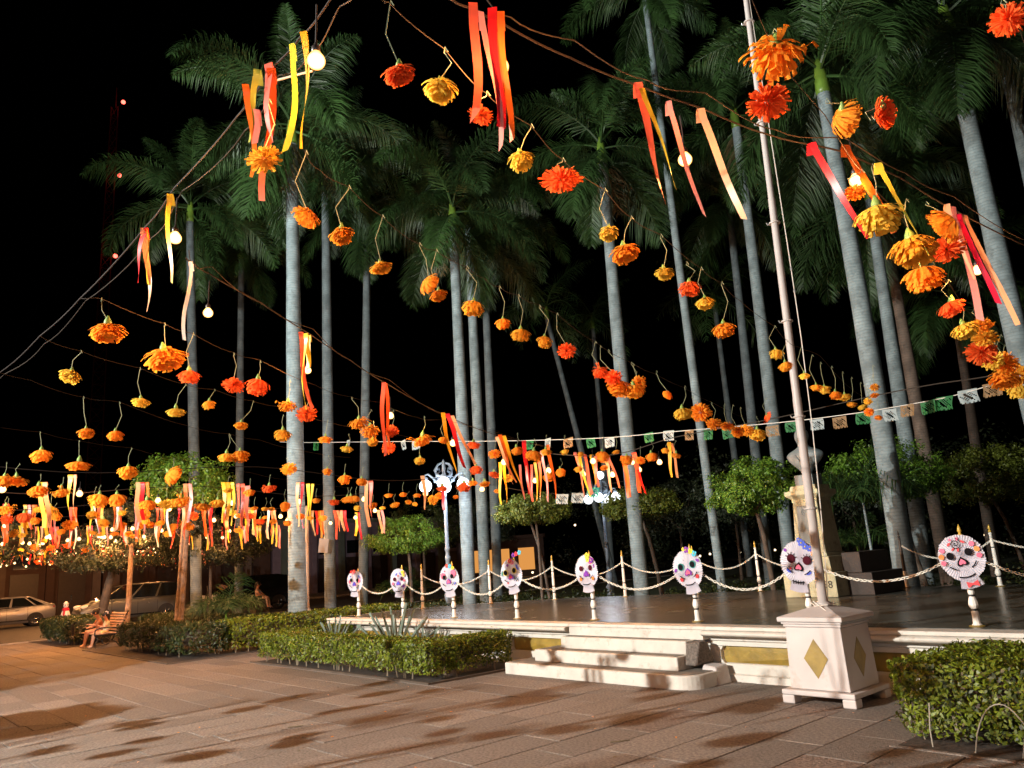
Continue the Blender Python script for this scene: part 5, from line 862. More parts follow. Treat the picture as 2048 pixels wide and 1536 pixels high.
# ================================================================== POSTS AND CHAINS
PROF = [[(.048, 0), (.048, .015), (.035, .022), (.033, .13), (.028, .148)], [(.028, .166), (.036, .178), (.046, .20), (.042, .235), (.030, .272), (.026, .286)],
        [(.026, .303), (.031, .318), (.029, .60), (.025, .616)], [(.025, .631), (.028, .648), (.021, .835), (.029, .848), (.022, .868)]]
RINGS = [(.148, .166, .037), (.286, .303, .034), (.616, .631, .031)]
PM_SH = [MB().lathe(p, 20, flute=0.05).mesh('shaft', 'post_white', False) for p in PROF]
PM_RG = [MB().lathe([(r * .9, a), (r, a + .003), (r, b - .003), (r * .9, b)], 16).mesh('ring', 'black_iron', True) for a, b, r in RINGS]
PM_FI = MB().lathe([(.013, .868), (.024, .884), (.024, .893), (.011, .908), (.012, .918), (.022, .932), (.014, .965), (.002, 1.0)], 12).mesh('finial', 'gold_leaf', True)
PM_FT = MB().lathe([(.075, 0.0), (.075, .006), (.05, .012)], 16).mesh('foot_plate', 'ochre', False)
def chain_post(x, y, label, dark=False, z=0.6525):
    t = thing('chain_post', label, 'post', (x, y, z), 'white chain posts round the stage', random.uniform(0, 1))
    link('foot_plate', PM_FT, t)
    for i, me in enumerate(PM_SH):
        o = link('shaft', me, t, (0, 0, .003), material='rust_black' if dark and i in (2, 3) else None)
    for me in PM_RG: link('ring', me, t, (0, 0, .003))
    o = link('finial', PM_FI, t, (0, 0, .003), material='black_iron' if dark else None)
    return t
FX = [-15.12, -13.40, -11.73, -9.99, -8.25, -6.40, -4.80, -3.04, -1.30]
FLB = ['carrying the smallest skull at the far stage corner', 'carrying the skull with blue nose', 'carrying the skull with pink eye patches', 'carrying the skull with a wire flower spray', 'carrying the yellow and purple flowered skull', 'carrying the skull with teal ringed eyes', 'carrying the skull beside the flagpole', 'carrying the nearest and largest skull', '']
for x, lb in zip(FX[:8], FLB): chain_post(x, 8.73, 'white post on the front stage edge ' + lb)
BP = [(-15.3, 10.5), (-14.35, 11.75), (-13.25, 12.75), (-11.63, 13.35), (-10.1, 13.85), (-8.9, 14.35), (-6.16, 14.72), (-4.62, 14.6)]
BL_ = ['at the left turn of the stage back edge', 'before the orange lit palm base at the back edge', 'at the back edge between the fourth and fifth skull', 'at the back edge left of the pale palm', 'at the back edge hidden behind the teal eyed skull', 'at the back edge left of the monument', 'dark spear topped at the back edge before the massive palm', 'at the back edge right behind the nearest skull']
for i, (x, y) in enumerate(BP): chain_post(x, y, 'thin post ' + BL_[i] if i == 6 else 'white turned post ' + BL_[i], dark=(i == 6))

def link_mesh(name, mat):
    m = MB(); K = 14; pts = []
    a, b = .026, .0135
    for k in range(K + 1):
        t = 2 * PI * k / K
        pts.append((a * math.cos(t) * (1.0), b * math.sin(t), 0))
    m.tube(pts, .0055, 5, cap=False)
    return m.mesh(name, mat, True)
LK = link_mesh('link', 'chain_white')
def chain(p, q, sag, label, detailed, rusty=0.0, seed=0):
    p, q = Vector(p), Vector(q); r = random.Random(seed)
    t = thing('chain', label, 'chain', p, 'white chains between the posts')
    N = 120
    pts = [p.lerp(q, i / N) + Vector((0, 0, -sag * 4 * (i / N) * (1 - i / N))) for i in range(N + 1)]
    L = [0]
    for i in range(N): L.append(L[-1] + (pts[i + 1] - pts[i]).length)
    n = int(L[-1] / .041)
    mb = MB()
    for k in range(n):
        s = (k + .5) / n * L[-1]
        i = max(j for j in range(N) if L[j] <= s)
        pos = pts[i].lerp(pts[i + 1], (s - L[i]) / max(1e-6, L[i + 1] - L[i]))
        d = (pts[i + 1] - pts[i]).normalized()
        yaw = math.atan2(d.y, d.x); pit = -math.asin(d.z)
        rot = Matrix.Rotation(yaw, 3, 'Z') @ Matrix.Rotation(pit, 3, 'Y') @ Matrix.Rotation((PI / 2 if k % 2 else 0) + PI / 4 + r.uniform(-.2, .2), 3, 'X')
        if detailed:
            o = link('link', LK, t, pos - p, rot.to_euler(), material=('chain_rust' if r.random() < rusty else None))
        else:
            K = 8; vs = [rot @ Vector((.026 * math.cos(2 * PI * j / K), .0135 * math.sin(2 * PI * j / K), 0)) + (pos - p) for j in range(K + 1)]
            mb.tube(vs, .006, 4, cap=False)
    if not detailed: mb.obj('links', 'chain_white', t, True)
CZ = 1.40
CL = ['left end of the front row, between the two smallest skulls', 'front row, between the blue nosed skull and the pink patched one', 'front row, left of the skull with the wire flower spray', 'front row, right of the skull with the wire flower spray', 'front row across the top of the steps', 'front row sagging left of the flagpole', 'rust spotted one in the front row between flagpole and nearest skull', 'front row leaving the picture past the nearest skull']
for i in range(8): chain((FX[i], 8.70, CZ), (FX[i + 1], 8.70, CZ), .29 + .03 * (i % 3), 'white chain ' + CL[i], i >= 5, .12 if i == 6 else .02, i)
BC = ['at the left turn of the stage', 'crossing the blue lit palm', 'before the orange lit palm base', 'behind the fifth skull', 'across the pale palm', 'behind the sixth and left of the monument', 'behind the monument', 'across the massive palm']
for i in range(7):
    if i == 5: continue
    chain((*BP[i], CZ), (*BP[i + 1], CZ), .27, 'white chain on the back edge ' + BC[i], False, 0, 20 + i)
chain((*BP[5], CZ), (-7.35, 14.0, 1.15), .16, 'white chain on the back edge left of the monument', False, 0, 40)
chain((*BP[7], CZ), (-1.9, 14.7, CZ), .27, 'white chain on the back edge leaving the picture at the right', False, 0, 41)

# ================================================================== PAPER SKULLS
def disc(r, n=20, sx=1.0, sz=1.0, th=.004):
    m = MB(); m.lathe([(r, 0), (r, th)], n)
    m.v = [(x * sx, -z, y * sz) for x, y, z in m.v]
    return m
def heart(s):
    pts = []
    for k in range(24):
        t = 2 * PI * k / 24
        pts.append((s * .06 * 16 * math.sin(t) ** 3 / 16, -s * .06 * (13 * math.cos(t) - 5 * math.cos(2 * t) - 2 * math.cos(3 * t)) / 16))
    return pts
def flat(poly, th=.004):
    m = MB(); n = len(poly)
    m.add([(x, 0, z) for x, z in poly] + [(x, -th, z) for x, z in poly], [tuple(range(n)), tuple(range(2 * n - 1, n - 1, -1))] + [(i, (i + 1) % n, n + (i + 1) % n, n + i) for i in range(n)])
    return m
def flower5(r):
    m = MB()
    for k in range(5):
        a = 2 * PI * k / 5 + .3
        c = (r * .6 * math.cos(a), r * .6 * math.sin(a))
        poly = [(c[0] + r * .42 * math.cos(b), c[1] + r * .42 * math.sin(b)) for b in [2 * PI * i / 8 for i in range(8)]]
        mm = flat(poly, .006); mm.v = [(x, y - .004 * (k % 2) - .002 * k, z) for x, y, z in mm.v]; m.add(mm.v, mm.f)
    return m
def skull(post, label, z, R, tilt, eye, nose, petals, marks, flowers, smile='ink_black', cheeks=None, spiral=False, tie=False, teeth=False, ring=None, lashes=False, spray=False, yaw=0.0, dx=0.0):
    t = thing('paper_skull', label, 'paper skull', (FX[post] + dx, 8.655, z), 'pleated paper skulls on the chain posts')
    t.rotation_euler = (0, tilt, yaw)
    m = MB(); n = 104; K = 4
    vs = [(0, -.018, 0)]; fs = []
    rr = random.Random(post)
    ph = [rr.uniform(-.4, .4) for _ in range(n)]
    for k in range(1, K + 1):
        for i in range(n):
            a = 2 * PI * (i + ph[i] * .3) / n; r = R * k / K * (1 + (.02 * rr.uniform(-1, 1) if k == K else 0))
            vs.append((r * math.cos(a) * .97, (-.017 if i % 2 else .002) * (0.25 + .75 * k / K) + .012 * math.sin(2 * a + post), r * math.sin(a) * 1.02))
    for i in range(n): fs.append((0, 1 + i, 1 + (i + 1) % n))
    for k in range(K - 1):
        for i in range(n):
            a, b = 1 + k * n + i, 1 + k * n + (i + 1) % n
            fs.append((a, a + n, b + n, b))
    m.add(vs, fs); m.obj('face', 'paper_white', t)
    m = MB(); nj = 26; vs = []
    for i in range(nj + 1):
        u = i / nj * 2 - 1
        y = -.022 if i % 2 else -.006
        vs += [(u * R * .38, y - .004, -R * .86), (u * R * .50, y, -R * 1.36 + .02 * u * u)]
    m.add(vs, [(2 * i, 2 * i + 1, 2 * i + 3, 2 * i + 2) for i in range(nj)]); m.obj('jaw', 'paper_white', t)
    ex, ez, er = R * .40, R * .16, R * .155
    for s in (-1, 1):
        if ring:
            o = disc(er * 1.35).obj('eye_ring', ring, t); o.location = (s * ex, -.023, ez)
        o = disc(er, 20, 1, 1.08).obj('eye', eye, t); o.location = (s * ex, -.028, ez)
        if lashes:
            for q in range(5):
                b = MB(); a = math.radians(20 + 35 * q) if s > 0 else math.radians(160 - 35 * q + 0)
                b.tube([(s * ex + er * 1.4 * math.cos(a), -.026, ez + er * 1.4 * math.sin(a)), (s * ex + er * 1.95 * math.cos(a), -.026, ez + er * 1.95 * math.sin(a))], .005, 4)
                b.obj('lash', 'ink_black', t)
    o = flat([(x * 1.35, z * 1.35) for x, z in heart(R * 3.0)]).obj('nose_outline', 'ink_black' if nose[1] == 'k' else 'ink_purple', t); o.location = (0, -.024, -R * .20)
    o = flat(heart(R * 2.5)).obj('nose', nose[0], t); o.location = (0, -.030, -R * .20)
    pts = [(-.34, -.62), (-.2, -.66), (0, -.68), (.2, -.66), (.34, -.60)] if not teeth else [(-.30, -.85), (0, -.9), (.30, -.85)]
    MB().tube([(x * R, -.034, z * R - (.18 * R if not teeth else 0)) for x, z in pts], .007, 5).obj('mouth', smile, t)
    for s in (-1, 1):
        MB().tube([(s * R * .30, -.030, -R * .50), (s * R * .45, -.030, -R * .42), (s * R * .58, -.030, -R * .28)], .006, 5).obj('smile_line', smile, t)
    if teeth:
        for q in range(5): MB().tube([(R * (-.24 + .12 * q), -.033, -R * .80), (R * (-.24 + .12 * q), -.033, -R * .98)], .005, 4).obj('tooth_line', 'ink_black', t)
    for (a, d, mat, w, l) in petals:      # angle, distance, material, half sizes
        for s in (-1, 1):
            o = disc(1.0, 14, w * R, l * R).obj('painted_petal', mat, t)
            o.location = (s * R * d * math.cos(a), -.024, R * d * math.sin(a)); o.rotation_euler = (0, -(a - PI / 2) * s, 0)
    for (x, zz, mat, w, l, rot) in marks:
        o = disc(1.0, 12, w * R, l * R).obj('painted_mark', mat, t); o.location = (x * R, -.0245, zz * R); o.rotation_euler = (0, rot, 0)
    if cheeks:
        for s in (-1, 1):
            o = disc(R * .11).obj('cheek', cheeks, t); o.location = (s * R * .52, -.0235, -R * .50)
    if spiral:
        MB().tube([(.012 * k * .35 * math.cos(k * .55) * .55, -.030, R * .62 + .012 * k * .35 * math.sin(k * .55) * .55) for k in range(26)], .004, 4).obj('spiral', 'ink_black', t)
    if tie:
        o = flat([(-.055, -.03), (0, -.008), (.055, -.03), (.055, .03), (0, .008), (-.055, .03)]).obj('bow_tie', 'ink_red', t); o.location = (R * .1, -.038, -R * 1.18)
    for (x, zz, mat, r) in flowers:
        o = flower5(r * .8).obj('paper_flower', mat, t); o.location = (x * R, -.035, zz * R)
        MB().sphere((x * R, -.047, zz * R), r * .18, 8, 6).obj('flower_centre', 'ink_yellow' if mat != 'ink_yellow' else 'ink_orange', t)
    if spray:
        MB().tube([(R * .2, -.03, R * .9), (R * .7, -.04, R * 1.15), (R * 1.25, -.04, R * 1.2)], .004, 5).obj('spray_wire', 'ink_purple', t)
        for k, (x, zz, mat) in enumerate([(.72, 1.15, 'ink_purple'), (.98, 1.18, 'ink_red'), (1.28, 1.2, 'ink_cyan')]):
            o = flower5(.04).obj('paper_flower', mat, t); o.location = (x * R, -.05, zz * R)
    return t
PK = 'ink_pink'
skull(0, 'smallest paper skull at the far end with red marks on its crown', 1.365, .23, 0.05, 'ink_black', ('ink_blue', 'p'), [], [(-.6, 0, PK, .12, .16, 0), (.6, .1, PK, .12, .16, 0), (-.5, .5, 'ink_blue', .06, .1, .6), (.5, .55, 'ink_blue', .06, .1, -.6), (.7, .4, 'ink_purple', .06, .08, 0)], [(-.35, .92, 'ink_red', .045), (.0, .98, 'ink_red', .045), (-.1, .8, PK, .04)], yaw=.30)
skull(1, 'paper skull with blue nose, blue brow marks and yellow side flower', 1.345, .235, -0.02, 'ink_maroon', ('ink_blue', 'p'), [], [(-.2, .55, 'ink_blue', .07, .12, .5), (.25, .6, 'ink_blue', .07, .12, -.5), (0, .42, 'ink_red', .05, .09, 0), (.55, -.45, 'ink_purple', .15, .12, 0), (-.6, -.2, PK, .12, .12, 0), (.65, .0, PK, .1, .1, 0)], [(.55, .7, 'ink_yellow', .05), (.65, .45, 'ink_yellow', .04)], yaw=.28)
skull(2, 'paper skull with pink patches round its eyes and magenta nose', 1.34, .24, -0.10, 'ink_black', (PK, 'p'), [], [(-.5, .28, PK, .22, .24, 0), (.55, .36, PK, .26, .26, 0), (.62, -.4, 'ink_blue', .05, .14, .7), (-.3, .62, 'ink_pink', .07, .07, 0)], [(.05, .98, 'ink_red', .045), (.35, .92, 'ink_cyan', .05), (.62, .75, 'ink_yellow', .045)], yaw=.22)
skull(3, 'paper skull with yellow ringed eyes and a wire spray of flowers', 1.375, .24, -0.18, 'ink_black', ('ink_red', 'p'), [], [(-.72, .18, 'ink_teal', .07, .2, .3), (.72, .32, 'ink_blue', .08, .22, -.3), (-.1, .62, 'ink_purple', .1, .1, 0), (-.35, -.55, 'ink_red', .06, .06, 0), (.5, -.5, 'ink_black', .04, .14, .8)], [(.25, .85, 'ink_red', .055), (.42, .7, PK, .045)], ring='ink_yellow', spray=True, yaw=.15)
skull(4, 'paper skull with maroon eyes and yellow and purple flowers over the steps', 1.37, .235, -0.04, 'ink_maroon', ('ink_purple', 'p'), [], [(.45, .5, PK, .16, .12, 0), (.72, .25, 'ink_purple', .05, .12, 0)], [(.3, .92, 'ink_yellow', .06), (.32, .68, 'ink_yellow', .05), (.62, .62, 'ink_purple', .055)], cheeks='ink_orange')
skull(5, 'paper skull with teal ringed eyes and a wide black smile', 1.335, .243, -0.16, 'ink_black', (PK, 'p'), [], [(-.78, .05, 'ink_purple', .08, .12, .8), (.78, .3, 'ink_purple', .08, .12, -.8), (-.2, .5, 'paper_white', .03, .03, 0)], [(.28, .98, 'ink_purple', .055), (.52, .86, 'ink_yellow', .05), (.72, .68, 'ink_cyan', .05), (.1, 1.04, 'ink_yellow', .035)], cheeks='ink_red', ring='ink_teal')
skull(6, 'paper skull beside the flagpole with lashes, heart nose and blue flowers', 1.345, .25, 0.16, 'ink_maroon', (PK, 'k'), [], [(-.5, -.42, 'ink_blue', .14, .07, .5), (.5, -.42, 'ink_blue', .14, .07, -.5), (-.42, -.30, 'ink_red', .06, .06, 0), (-.7, .52, 'ink_purple', .08, .08, 0)], [(.15, .95, 'ink_blue', .055), (.35, .80, 'ink_blue', .05), (.58, .72, 'ink_blue', .045), (.78, .55, 'ink_orange', .055), (.02, 1.08, 'ink_blue', .035)], ring='ink_maroon', lashes=True, teeth=True)
skull(7, 'largest nearest paper skull with forehead spiral and red bow tie', 1.325, .226, -0.20, 'ink_black', (PK, 'k'), [(.62, .80, PK, .11, .12), (.26, .80, 'ink_orange', .12, .12), (-.10, .78, PK, .11, .12)], [(-.28, .66, 'ink_red', .05, .10, .9), (.32, .64, 'ink_red', .05, .10, -.9), (0.02, .36, 'ink_red', .05, .10, .3), (-.18, .42, 'ink_red', .04, .09, .9), (.14, .82, PK, .05, .08, .4), (-.16, .84, PK, .05, .07, -.4)], [], spiral=True, tie=True)

# ================================================================== MONUMENT
mon = thing('bust_monument', 'stone monument pillar with grey plaque carrying the dark bust', 'monument', (-6.87, 13.15, 0.652))
bevel(MB().box(-.47, .47, -.55, .45, 0, .40).obj('base_block', 'monument_stone', mon), .012)
bevel(MB().frustum(0, -.06, .401, .40, .44, .66, .36, .40).obj('plinth', 'monument_stone', mon), .01)
bevel(MB().frustum(0, -.06, .661, .31, .34, .72, .30, .33).obj('base_course', 'monument_stone', mon), .01)
bevel(MB().frustum(0, -.06, .721, .275, .30, 1.60, .225, .25).obj('shaft', 'monument_stone', mon), .01)
cap = MB(); cap.frustum(0, -.06, 1.601, .235, .26, 1.66, .235, .26); cap.frustum(0, -.06, 1.661, .24, .265, 1.72, .31, .335); cap.box(-.315, .315, -.40, .28, 1.721, 1.80); cap.frustum(0, -.06, 1.801, .25, .27, 1.89, .23, .25)
bevel(cap.obj('capital', 'monument_stone', mon), .008)
def slope_y(z): return -.06 - (.30 - (z - .721) / .879 * .05)
m = MB(); z0, z1 = .84, 1.54
m.add([(-.18, slope_y(z0) - .012, z0), (.18, slope_y(z0) - .012, z0), (.155, slope_y(z1) - .012, z1), (-.155, slope_y(z1) - .012, z1), (-.18, slope_y(z0) + .03, z0), (.18, slope_y(z0) + .03, z0), (.155, slope_y(z1) + .03, z1), (-.155, slope_y(z1) + .03, z1)], [(0, 1, 2, 3), (7, 6, 5, 4), (0, 4, 5, 1), (1, 5, 6, 2), (2, 6, 7, 3), (3, 7, 4, 0)])
pq = m.obj('plaque', 'plaque', mon)
MB().tube([(.068 * math.cos(t), slope_y(1.42) - .016, 1.42 + .068 * math.sin(t)) for t in [2 * PI * i / 24 for i in range(25)]], .006, 5, False).obj('medallion', 'plaque', pq)
MB().tube([(.034 * math.cos(t), slope_y(1.42) - .016, 1.42 + .034 * math.sin(t)) for t in [.7 + 4.9 * i / 16 for i in range(17)]], .006, 5).obj('emblem', 'plaque', pq)
for i in range(7):
    MB().box(-.12 + .01 * (i % 3), .12 - .012 * (i % 2), slope_y(1.27 - .055 * i) - .0165, slope_y(1.27 - .055 * i) - .010, 1.27 - .055 * i, 1.278 - .055 * i).obj('text_line', 'plaque', pq)
MB().box(.06, .22, -.497, -.46, .44, .58).obj('small_plaque', 'plaque', mon)
tx = bpy.data.curves.new('inscription', 'FONT'); tx.body = '1858'; tx.size = .17; tx.extrude = .006; tx.align_x = 'CENTER'
tx.materials.append(M['monument_brown'])
tmp = bpy.data.objects.new('inscription', tx); C.objects.link(tmp)
bpy.context.view_layer.update()
tme = bpy.data.meshes.new_from_object(tmp.evaluated_get(bpy.context.evaluated_depsgraph_get()))
bpy.data.objects.remove(tmp); bpy.data.curves.remove(tx)
to = link('inscription', tme, mon); to.location = (.24, -.552, .15); to.rotation_euler = (PI / 2, 0, 0)
bevel(MB().box(.474, .90, -.15, 1.05, 0, .36).obj('side_block', 'monument_brown', mon), .01)
bevel(MB().box(.405, .72, -.10, 1.0, .362, .70).obj('side_block', 'monument_brown', mon), .01)
bevel(MB().box(-.17, .17, -.23, .11, 1.892, 2.08).obj('bust_base', 'bronze', mon), .008)
bust = thing('bust', 'dark bronze bust of a man with broad shoulders on the monument', 'bust', (-6.87, 13.09, 0.652 + 2.083))
secs = [(0, .085, .075, 0), (.06, .095, .085, 0), (.13, .16, .12, 0), (.22, .27, .15, 0), (.31, .345, .165, 0), (.37, .35, .165, 0), (.42, .29, .15, 0), (.46, .18, .12, 0), (.50, .095, .095, 0), (.55, .082, .085, -.01), (.585, .088, .10, -.025), (.62, .105, .125, -.02), (.68, .118, .145, -.01), (.75, .115, .142, 0), (.80, .09, .115, .005), (.83, .05, .07, .005), (.84, .005, .005, .005)]
vs, fs = [], []; n = 28
for z, rx, ry, oy in secs:
    for i in range(n):
        a = 2 * PI * i / n; fold = 1 + (.035 * math.sin(7 * a) if .1 < z < .42 else 0)
        face = 0
        if z > .58:
            dn = abs((a - 1.5 * PI + PI) % (2 * PI) - PI)
            if dn < .28 and .61 < z < .70: face = -.03 * (1 - dn / .28)
            if .66 < z < .72 and .28 < dn < .6: face = .015
        vs.append((rx * fold * math.cos(a), ry * fold * math.sin(a) + oy + face, z))
for k in range(len(secs) - 1):
    for i in range(n): fs.append((k * n + i, k * n + (i + 1) % n, (k + 1) * n + (i + 1) % n, (k + 1) * n + i))
o = MB().add(vs, fs).obj('figure', 'bronze', bust, True)
sb = o.modifiers.new('sub', 'SUBSURF'); sb.levels = 1; sb.render_levels = 1
MB().tube([(-.10, -.155, .36), (-.03, -.165, .25), (0, -.15, .16)], .012, 6).obj('lapel', 'bronze', bust); MB().tube([(.10, -.155, .36), (.03, -.165, .25), (0, -.15, .16)], .012, 6).obj('lapel', 'bronze', bust)

# ================================================================== FLAGPOLE
ped = thing('flagpole_pedestal', 'tapered white pedestal with gold diamonds in front of the stage', 'pedestal', (-4.19, 7.90, 0.0))
ft = MB()
ft.box(-.385, .385, -.385, .385, .085, .135)
for sx in (-1, 1):
    for sy in (-1, 1): ft.box(min(sx * .385, sx * .25), max(sx * .385, sx * .25), min(sy * .385, sy * .25), max(sy * .385, sy * .25), 0.002, .084)
bevel(ft.obj('footing', 'plaster_white', ped), .012)
bevel(MB().frustum(0, 0, .137, .314, .314, .735, .298, .298).obj('body', 'plaster_white', ped), .008)
cp = MB(); cp.box(-.312, .312, -.312, .312, .737, .765); cp.box(-.326, .326, -.326, .326, .766, .790); cp.box(-.352, .352, -.352, .352, .791, .838)
bevel(cp.obj('cap', 'plaster_white', ped), .009)
MB().frustum(0, 0, .8385, .345, .345, .925, .07, .07).obj('cap_roof', 'plaster_white', ped)
def hx(z): return .314 - (z - .137) / .598 * .016
zz = [.245, .435, .625]
for rot in (0, PI / 2):
    P = [(0, -hx(zz[0]) - .004, zz[0]), (.128, -hx(zz[1]) - .004, zz[1]), (0, -hx(zz[2]) - .004, zz[2]), (-.128, -hx(zz[1]) - .004, zz[1])]
    Q = [(x * .93, y + .012, (z - .435) * .93 + .435) for x, y, z in P]
    m = MB(); m.add(P + [(x, y + .014, z) for x, y, z in P], [(0, 1, 2, 3), (0, 4, 5, 1), (1, 5, 6, 2), (2, 6, 7, 3), (3, 7, 4, 0)])
    o = m.obj('gold_diamond', 'gold', ped); o.rotation_euler = (0, 0, rot)
fp = thing('flagpole', 'tall white flagpole rising out of the pedestal', 'flagpole', (-4.19, 7.90, .926))
MB().lathe([(.085, 0), (.085, .03), (.048, .045), (.046, 2.2), (.043, 2.22), (.040, 4.6), (.036, 4.62), (.032, 9.0), (.028, 12.0)], 16).obj('pole', 'pole_white', fp, True)
for z in (1.0, 2.0, 3.1, 4.3, 5.6, 7.0):
    MB().tube([(-.058, 0, z), (-.085, -.01, z + .005), (-.09, -.02, z + .03)], .006, 5).obj('cleat', 'pole_metal', fp)
    MB().lathe([(.064, z - .008), (.066, z), (.064, z + .008)], 14).obj('clamp', 'pole_white', fp)
ro = Vector((rgt.x, rgt.y, 0)).normalized()
fp.rotation_mode = 'QUATERNION'; fp.rotation_quaternion = Quaternion(Vector((0, 0, 1)).cross(ro), .024)     # the mast stands a touch out of plumb
hal = [(0.03, 9.6), (.055, 7.2), (.10, 5.4), (.135, 3.9), (.15, 2.9), (.145, 1.9), (.12, 1.0), (.085, .25), (.07, .02)]
MB().tube([(ro.x * a, ro.y * a - .03, z) for a, z in hal], .0055, 5).obj('halyard', 'rope_white', fp)
for a, z in ((.143, 3.45), (.139, 3.72)): MB().sphere((ro.x * a, ro.y * a - .03, z), .014, 8, 6, (1, 1, 1.8)).obj('rope_clip', 'pole_metal', fp)
MB().tube([(-.10, -.05, .03), (-.02, -.13, .0), (.09, -.08, .012), (.10, .05, .02), (.0, .10, .025), (-.09, .03, .03), (-.06, -.08, .045), (.16, -.2, -.06)], .006, 5).obj('rope_coil', 'rope_white', fp)

# ================================================================== WIRE ARCHES
for k in range(5):
    x = -2.42 + .30 * k
    o = MB().tube([(x + .44 * (u / 14), 6.44 + .015 * (k % 2) + .01 * math.sin(u), (.36 if True else 0) * math.sin(PI * u / 14) ** .65 + .005) for u in range(15)], .0048, 6).obj('border_arch', 'hoop_wire')
    tag(o, 'thin white wire border arch at the foot of the right corner hedge', 'wire arch', 'wire arches edging the right hedge')
o = MB().tube([(-2.72, 6.46, 0.0), (-2.715, 6.45, .15), (-2.69, 6.455, .33)], .0048, 6).obj('border_stake', 'hoop_wire')
tag(o, 'thin white bent stake left of the wire arches', 'stake')

# ================================================================== LAMP POSTS
def lamp_post(loc, label, lit=True, paint='lamp_paint', hz=3.75, power=260.0, topglobe=False, spin=0.0, arms=4):
    t = thing('street_lamp', label, 'street lamp', loc, 'ornate globe street lamps', spin)
    MB().lathe([(.20, 0), (.20, .10), (.14, .14), (.12, .42), (.16, .48), (.10, .54), (.075, .62), (.11, .72), (.13, .82), (.10, .92), (.055, 1.0)], 14).obj('base', paint, t, True)
    MB().lathe([(.062, .98), (.058, 1.7), (.07, 1.72), (.07, 1.80), (.055, 1.82), (.052, 1.95), (.07, 1.97), (.066, 2.02), (.05, 2.05), (.045, hz - .25), (.07, hz - .2), (.05, hz - .1), (.06, hz + .1)], 14).obj('shaft', paint, t, True)
    for k in range(arms):
        a = 2 * PI * k / arms + .4
        c, s = math.cos(a), math.sin(a)
        b = MB()
        b.tube([(c * r, s * r, hz + z) for r, z in ((.05, -.12), (.18, -.02), (.30, .12), (.42, .22), (.50, .20), (.50, .12))], [.03, .03, .028, .024, .022, .03], 7)
        b.tube([(c * r, s * r, hz + z) for r, z in ((.10, .02), (.20, .14), (.28, .10), (.27, .01), (.20, .0), (.19, .06))], .020, 6)
        b.lathe([(.01, .16), (.07, .13), (.08, .10), (.03, .06)], 10, (c * .50, s * .50, hz))
        b.obj('arm', paint, t, True)
        if lit: MB().sphere((c * .50, s * .50, hz - .09), .165, 18, 12).obj('globe', 'globe_glow', t, True)
    b = MB()
    for k in range(6):
        a = 2 * PI * k / 6; c, s = math.cos(a), math.sin(a)
        b.tube([(c * r, s * r, hz + z) for r, z in ((.04, .10), (.22, .18), (.27, .32), (.17, .46), (.06, .50))], [.03, .034, .03, .025, .02], 6)
        b.tube([(c * r, s * r, hz + z) for r, z in ((.20, .22), (.12, .28), (.14, .36), (.20, .34))], .018, 5)
    b.lathe([(.05, .08), (.03, .3), (.05, .45), (.02, .5), (.035, .54), (.004, .6)], 10, (0, 0, hz))
    b.obj('scroll_crown', paint, t, True)
    if topglobe: MB().sphere((0, 0, hz + .72), .14, 18, 12).obj('globe', 'globe_glow', t, True)
    if lit:
        ld = bpy.data.lights.new('lamp_light', 'POINT'); ld.energy = power; ld.color = (.80, .88, 1.0); ld.shadow_soft_size = .35
        lo = bpy.data.objects.new('lamp_light', ld); C.objects.link(lo); lo.parent = t; lo.location = (0, 0, hz - .42)
    return t
lamp_post((-16.62, 12.25, 0), 'lit globe street lamp beside the blue lit palm left of the stage', spin=.5, power=230)
lamp_post((-18.6, 20.6, 0), 'lit globe street lamp half hidden by the clipped tree behind the pale palm', hz=3.62, topglobe=True, power=45, spin=.1)
t = thing('street_lamp', 'brown unlit lamp post with small signs right of the tallest left palm', 'street lamp', (-20.05, 10.0, 0), 'ornate globe street lamps')
MB().lathe([(.17, 0), (.17, .3), (.10, .36), (.13, .45), (.15, .55), (.10, .66), (.055, .72), (.05, 3.3), (.07, 3.34), (.03, 3.45)], 14).obj('shaft', 'lamp_brown', t, True)
MB().box(-.32, -.10, -.16, -.13, 1.15, 1.50).obj('sign_board', 'sign_paper', t)
# floodlight mast standing out of the frame, whose long shadows cross the pavement
fl = thing('floodlight_mast', 'plain floodlight mast at the near side of the square', 'floodlight', (-9.0, -8.0, 0))
MB().lathe([(.07, 0), (.05, 5.55)], 12).obj('mast', 'pole_metal', fl)
MB().box(-.25, .25, -.16, -.02, 5.40, 5.70).obj('housing', 'black_iron', fl)
ld = bpy.data.lights.new('flood_light', 'SPOT'); ld.energy = FLOOD_W; ld.color = (1.0, .965, .88); ld.shadow_soft_size = .04; ld.spot_size = math.radians(165); ld.spot_blend = .35
lo = bpy.data.objects.new('flood_light', ld); C.objects.link(lo); lo.parent = fl; lo.location = (.1, .12, 5.55)
lo.rotation_euler = Vector((0.18, 1.0, -0.02)).to_track_quat('-Z', 'Y').to_euler()
# added unseen mast further off, tilted up to brighten the palms
fl = thing('floodlight_mast', 'added unseen fill floodlight mast tilted up into the palm crowns', 'floodlight', (-15.5, -7.5, 0))
MB().lathe([(.08, 0), (.05, 6.95)], 12).obj('mast', 'pole_metal', fl)
MB().box(-.25, .25, -.16, -.02, 6.72, 7.02).obj('housing', 'black_iron', fl)
ld = bpy.data.lights.new('flood_light', 'SPOT'); ld.energy = FILL_FLOOD_W; ld.color = (.90, 1.0, .97); ld.shadow_soft_size = .3; ld.spot_size = math.radians(96); ld.spot_blend = .5
lo = bpy.data.objects.new('flood_light', ld); C.objects.link(lo); lo.parent = fl; lo.location = (.1, .12, 6.87)
lo.rotation_euler = Vector((0.08, 1.0, 0.42)).to_track_quat('-Z', 'Y').to_euler()
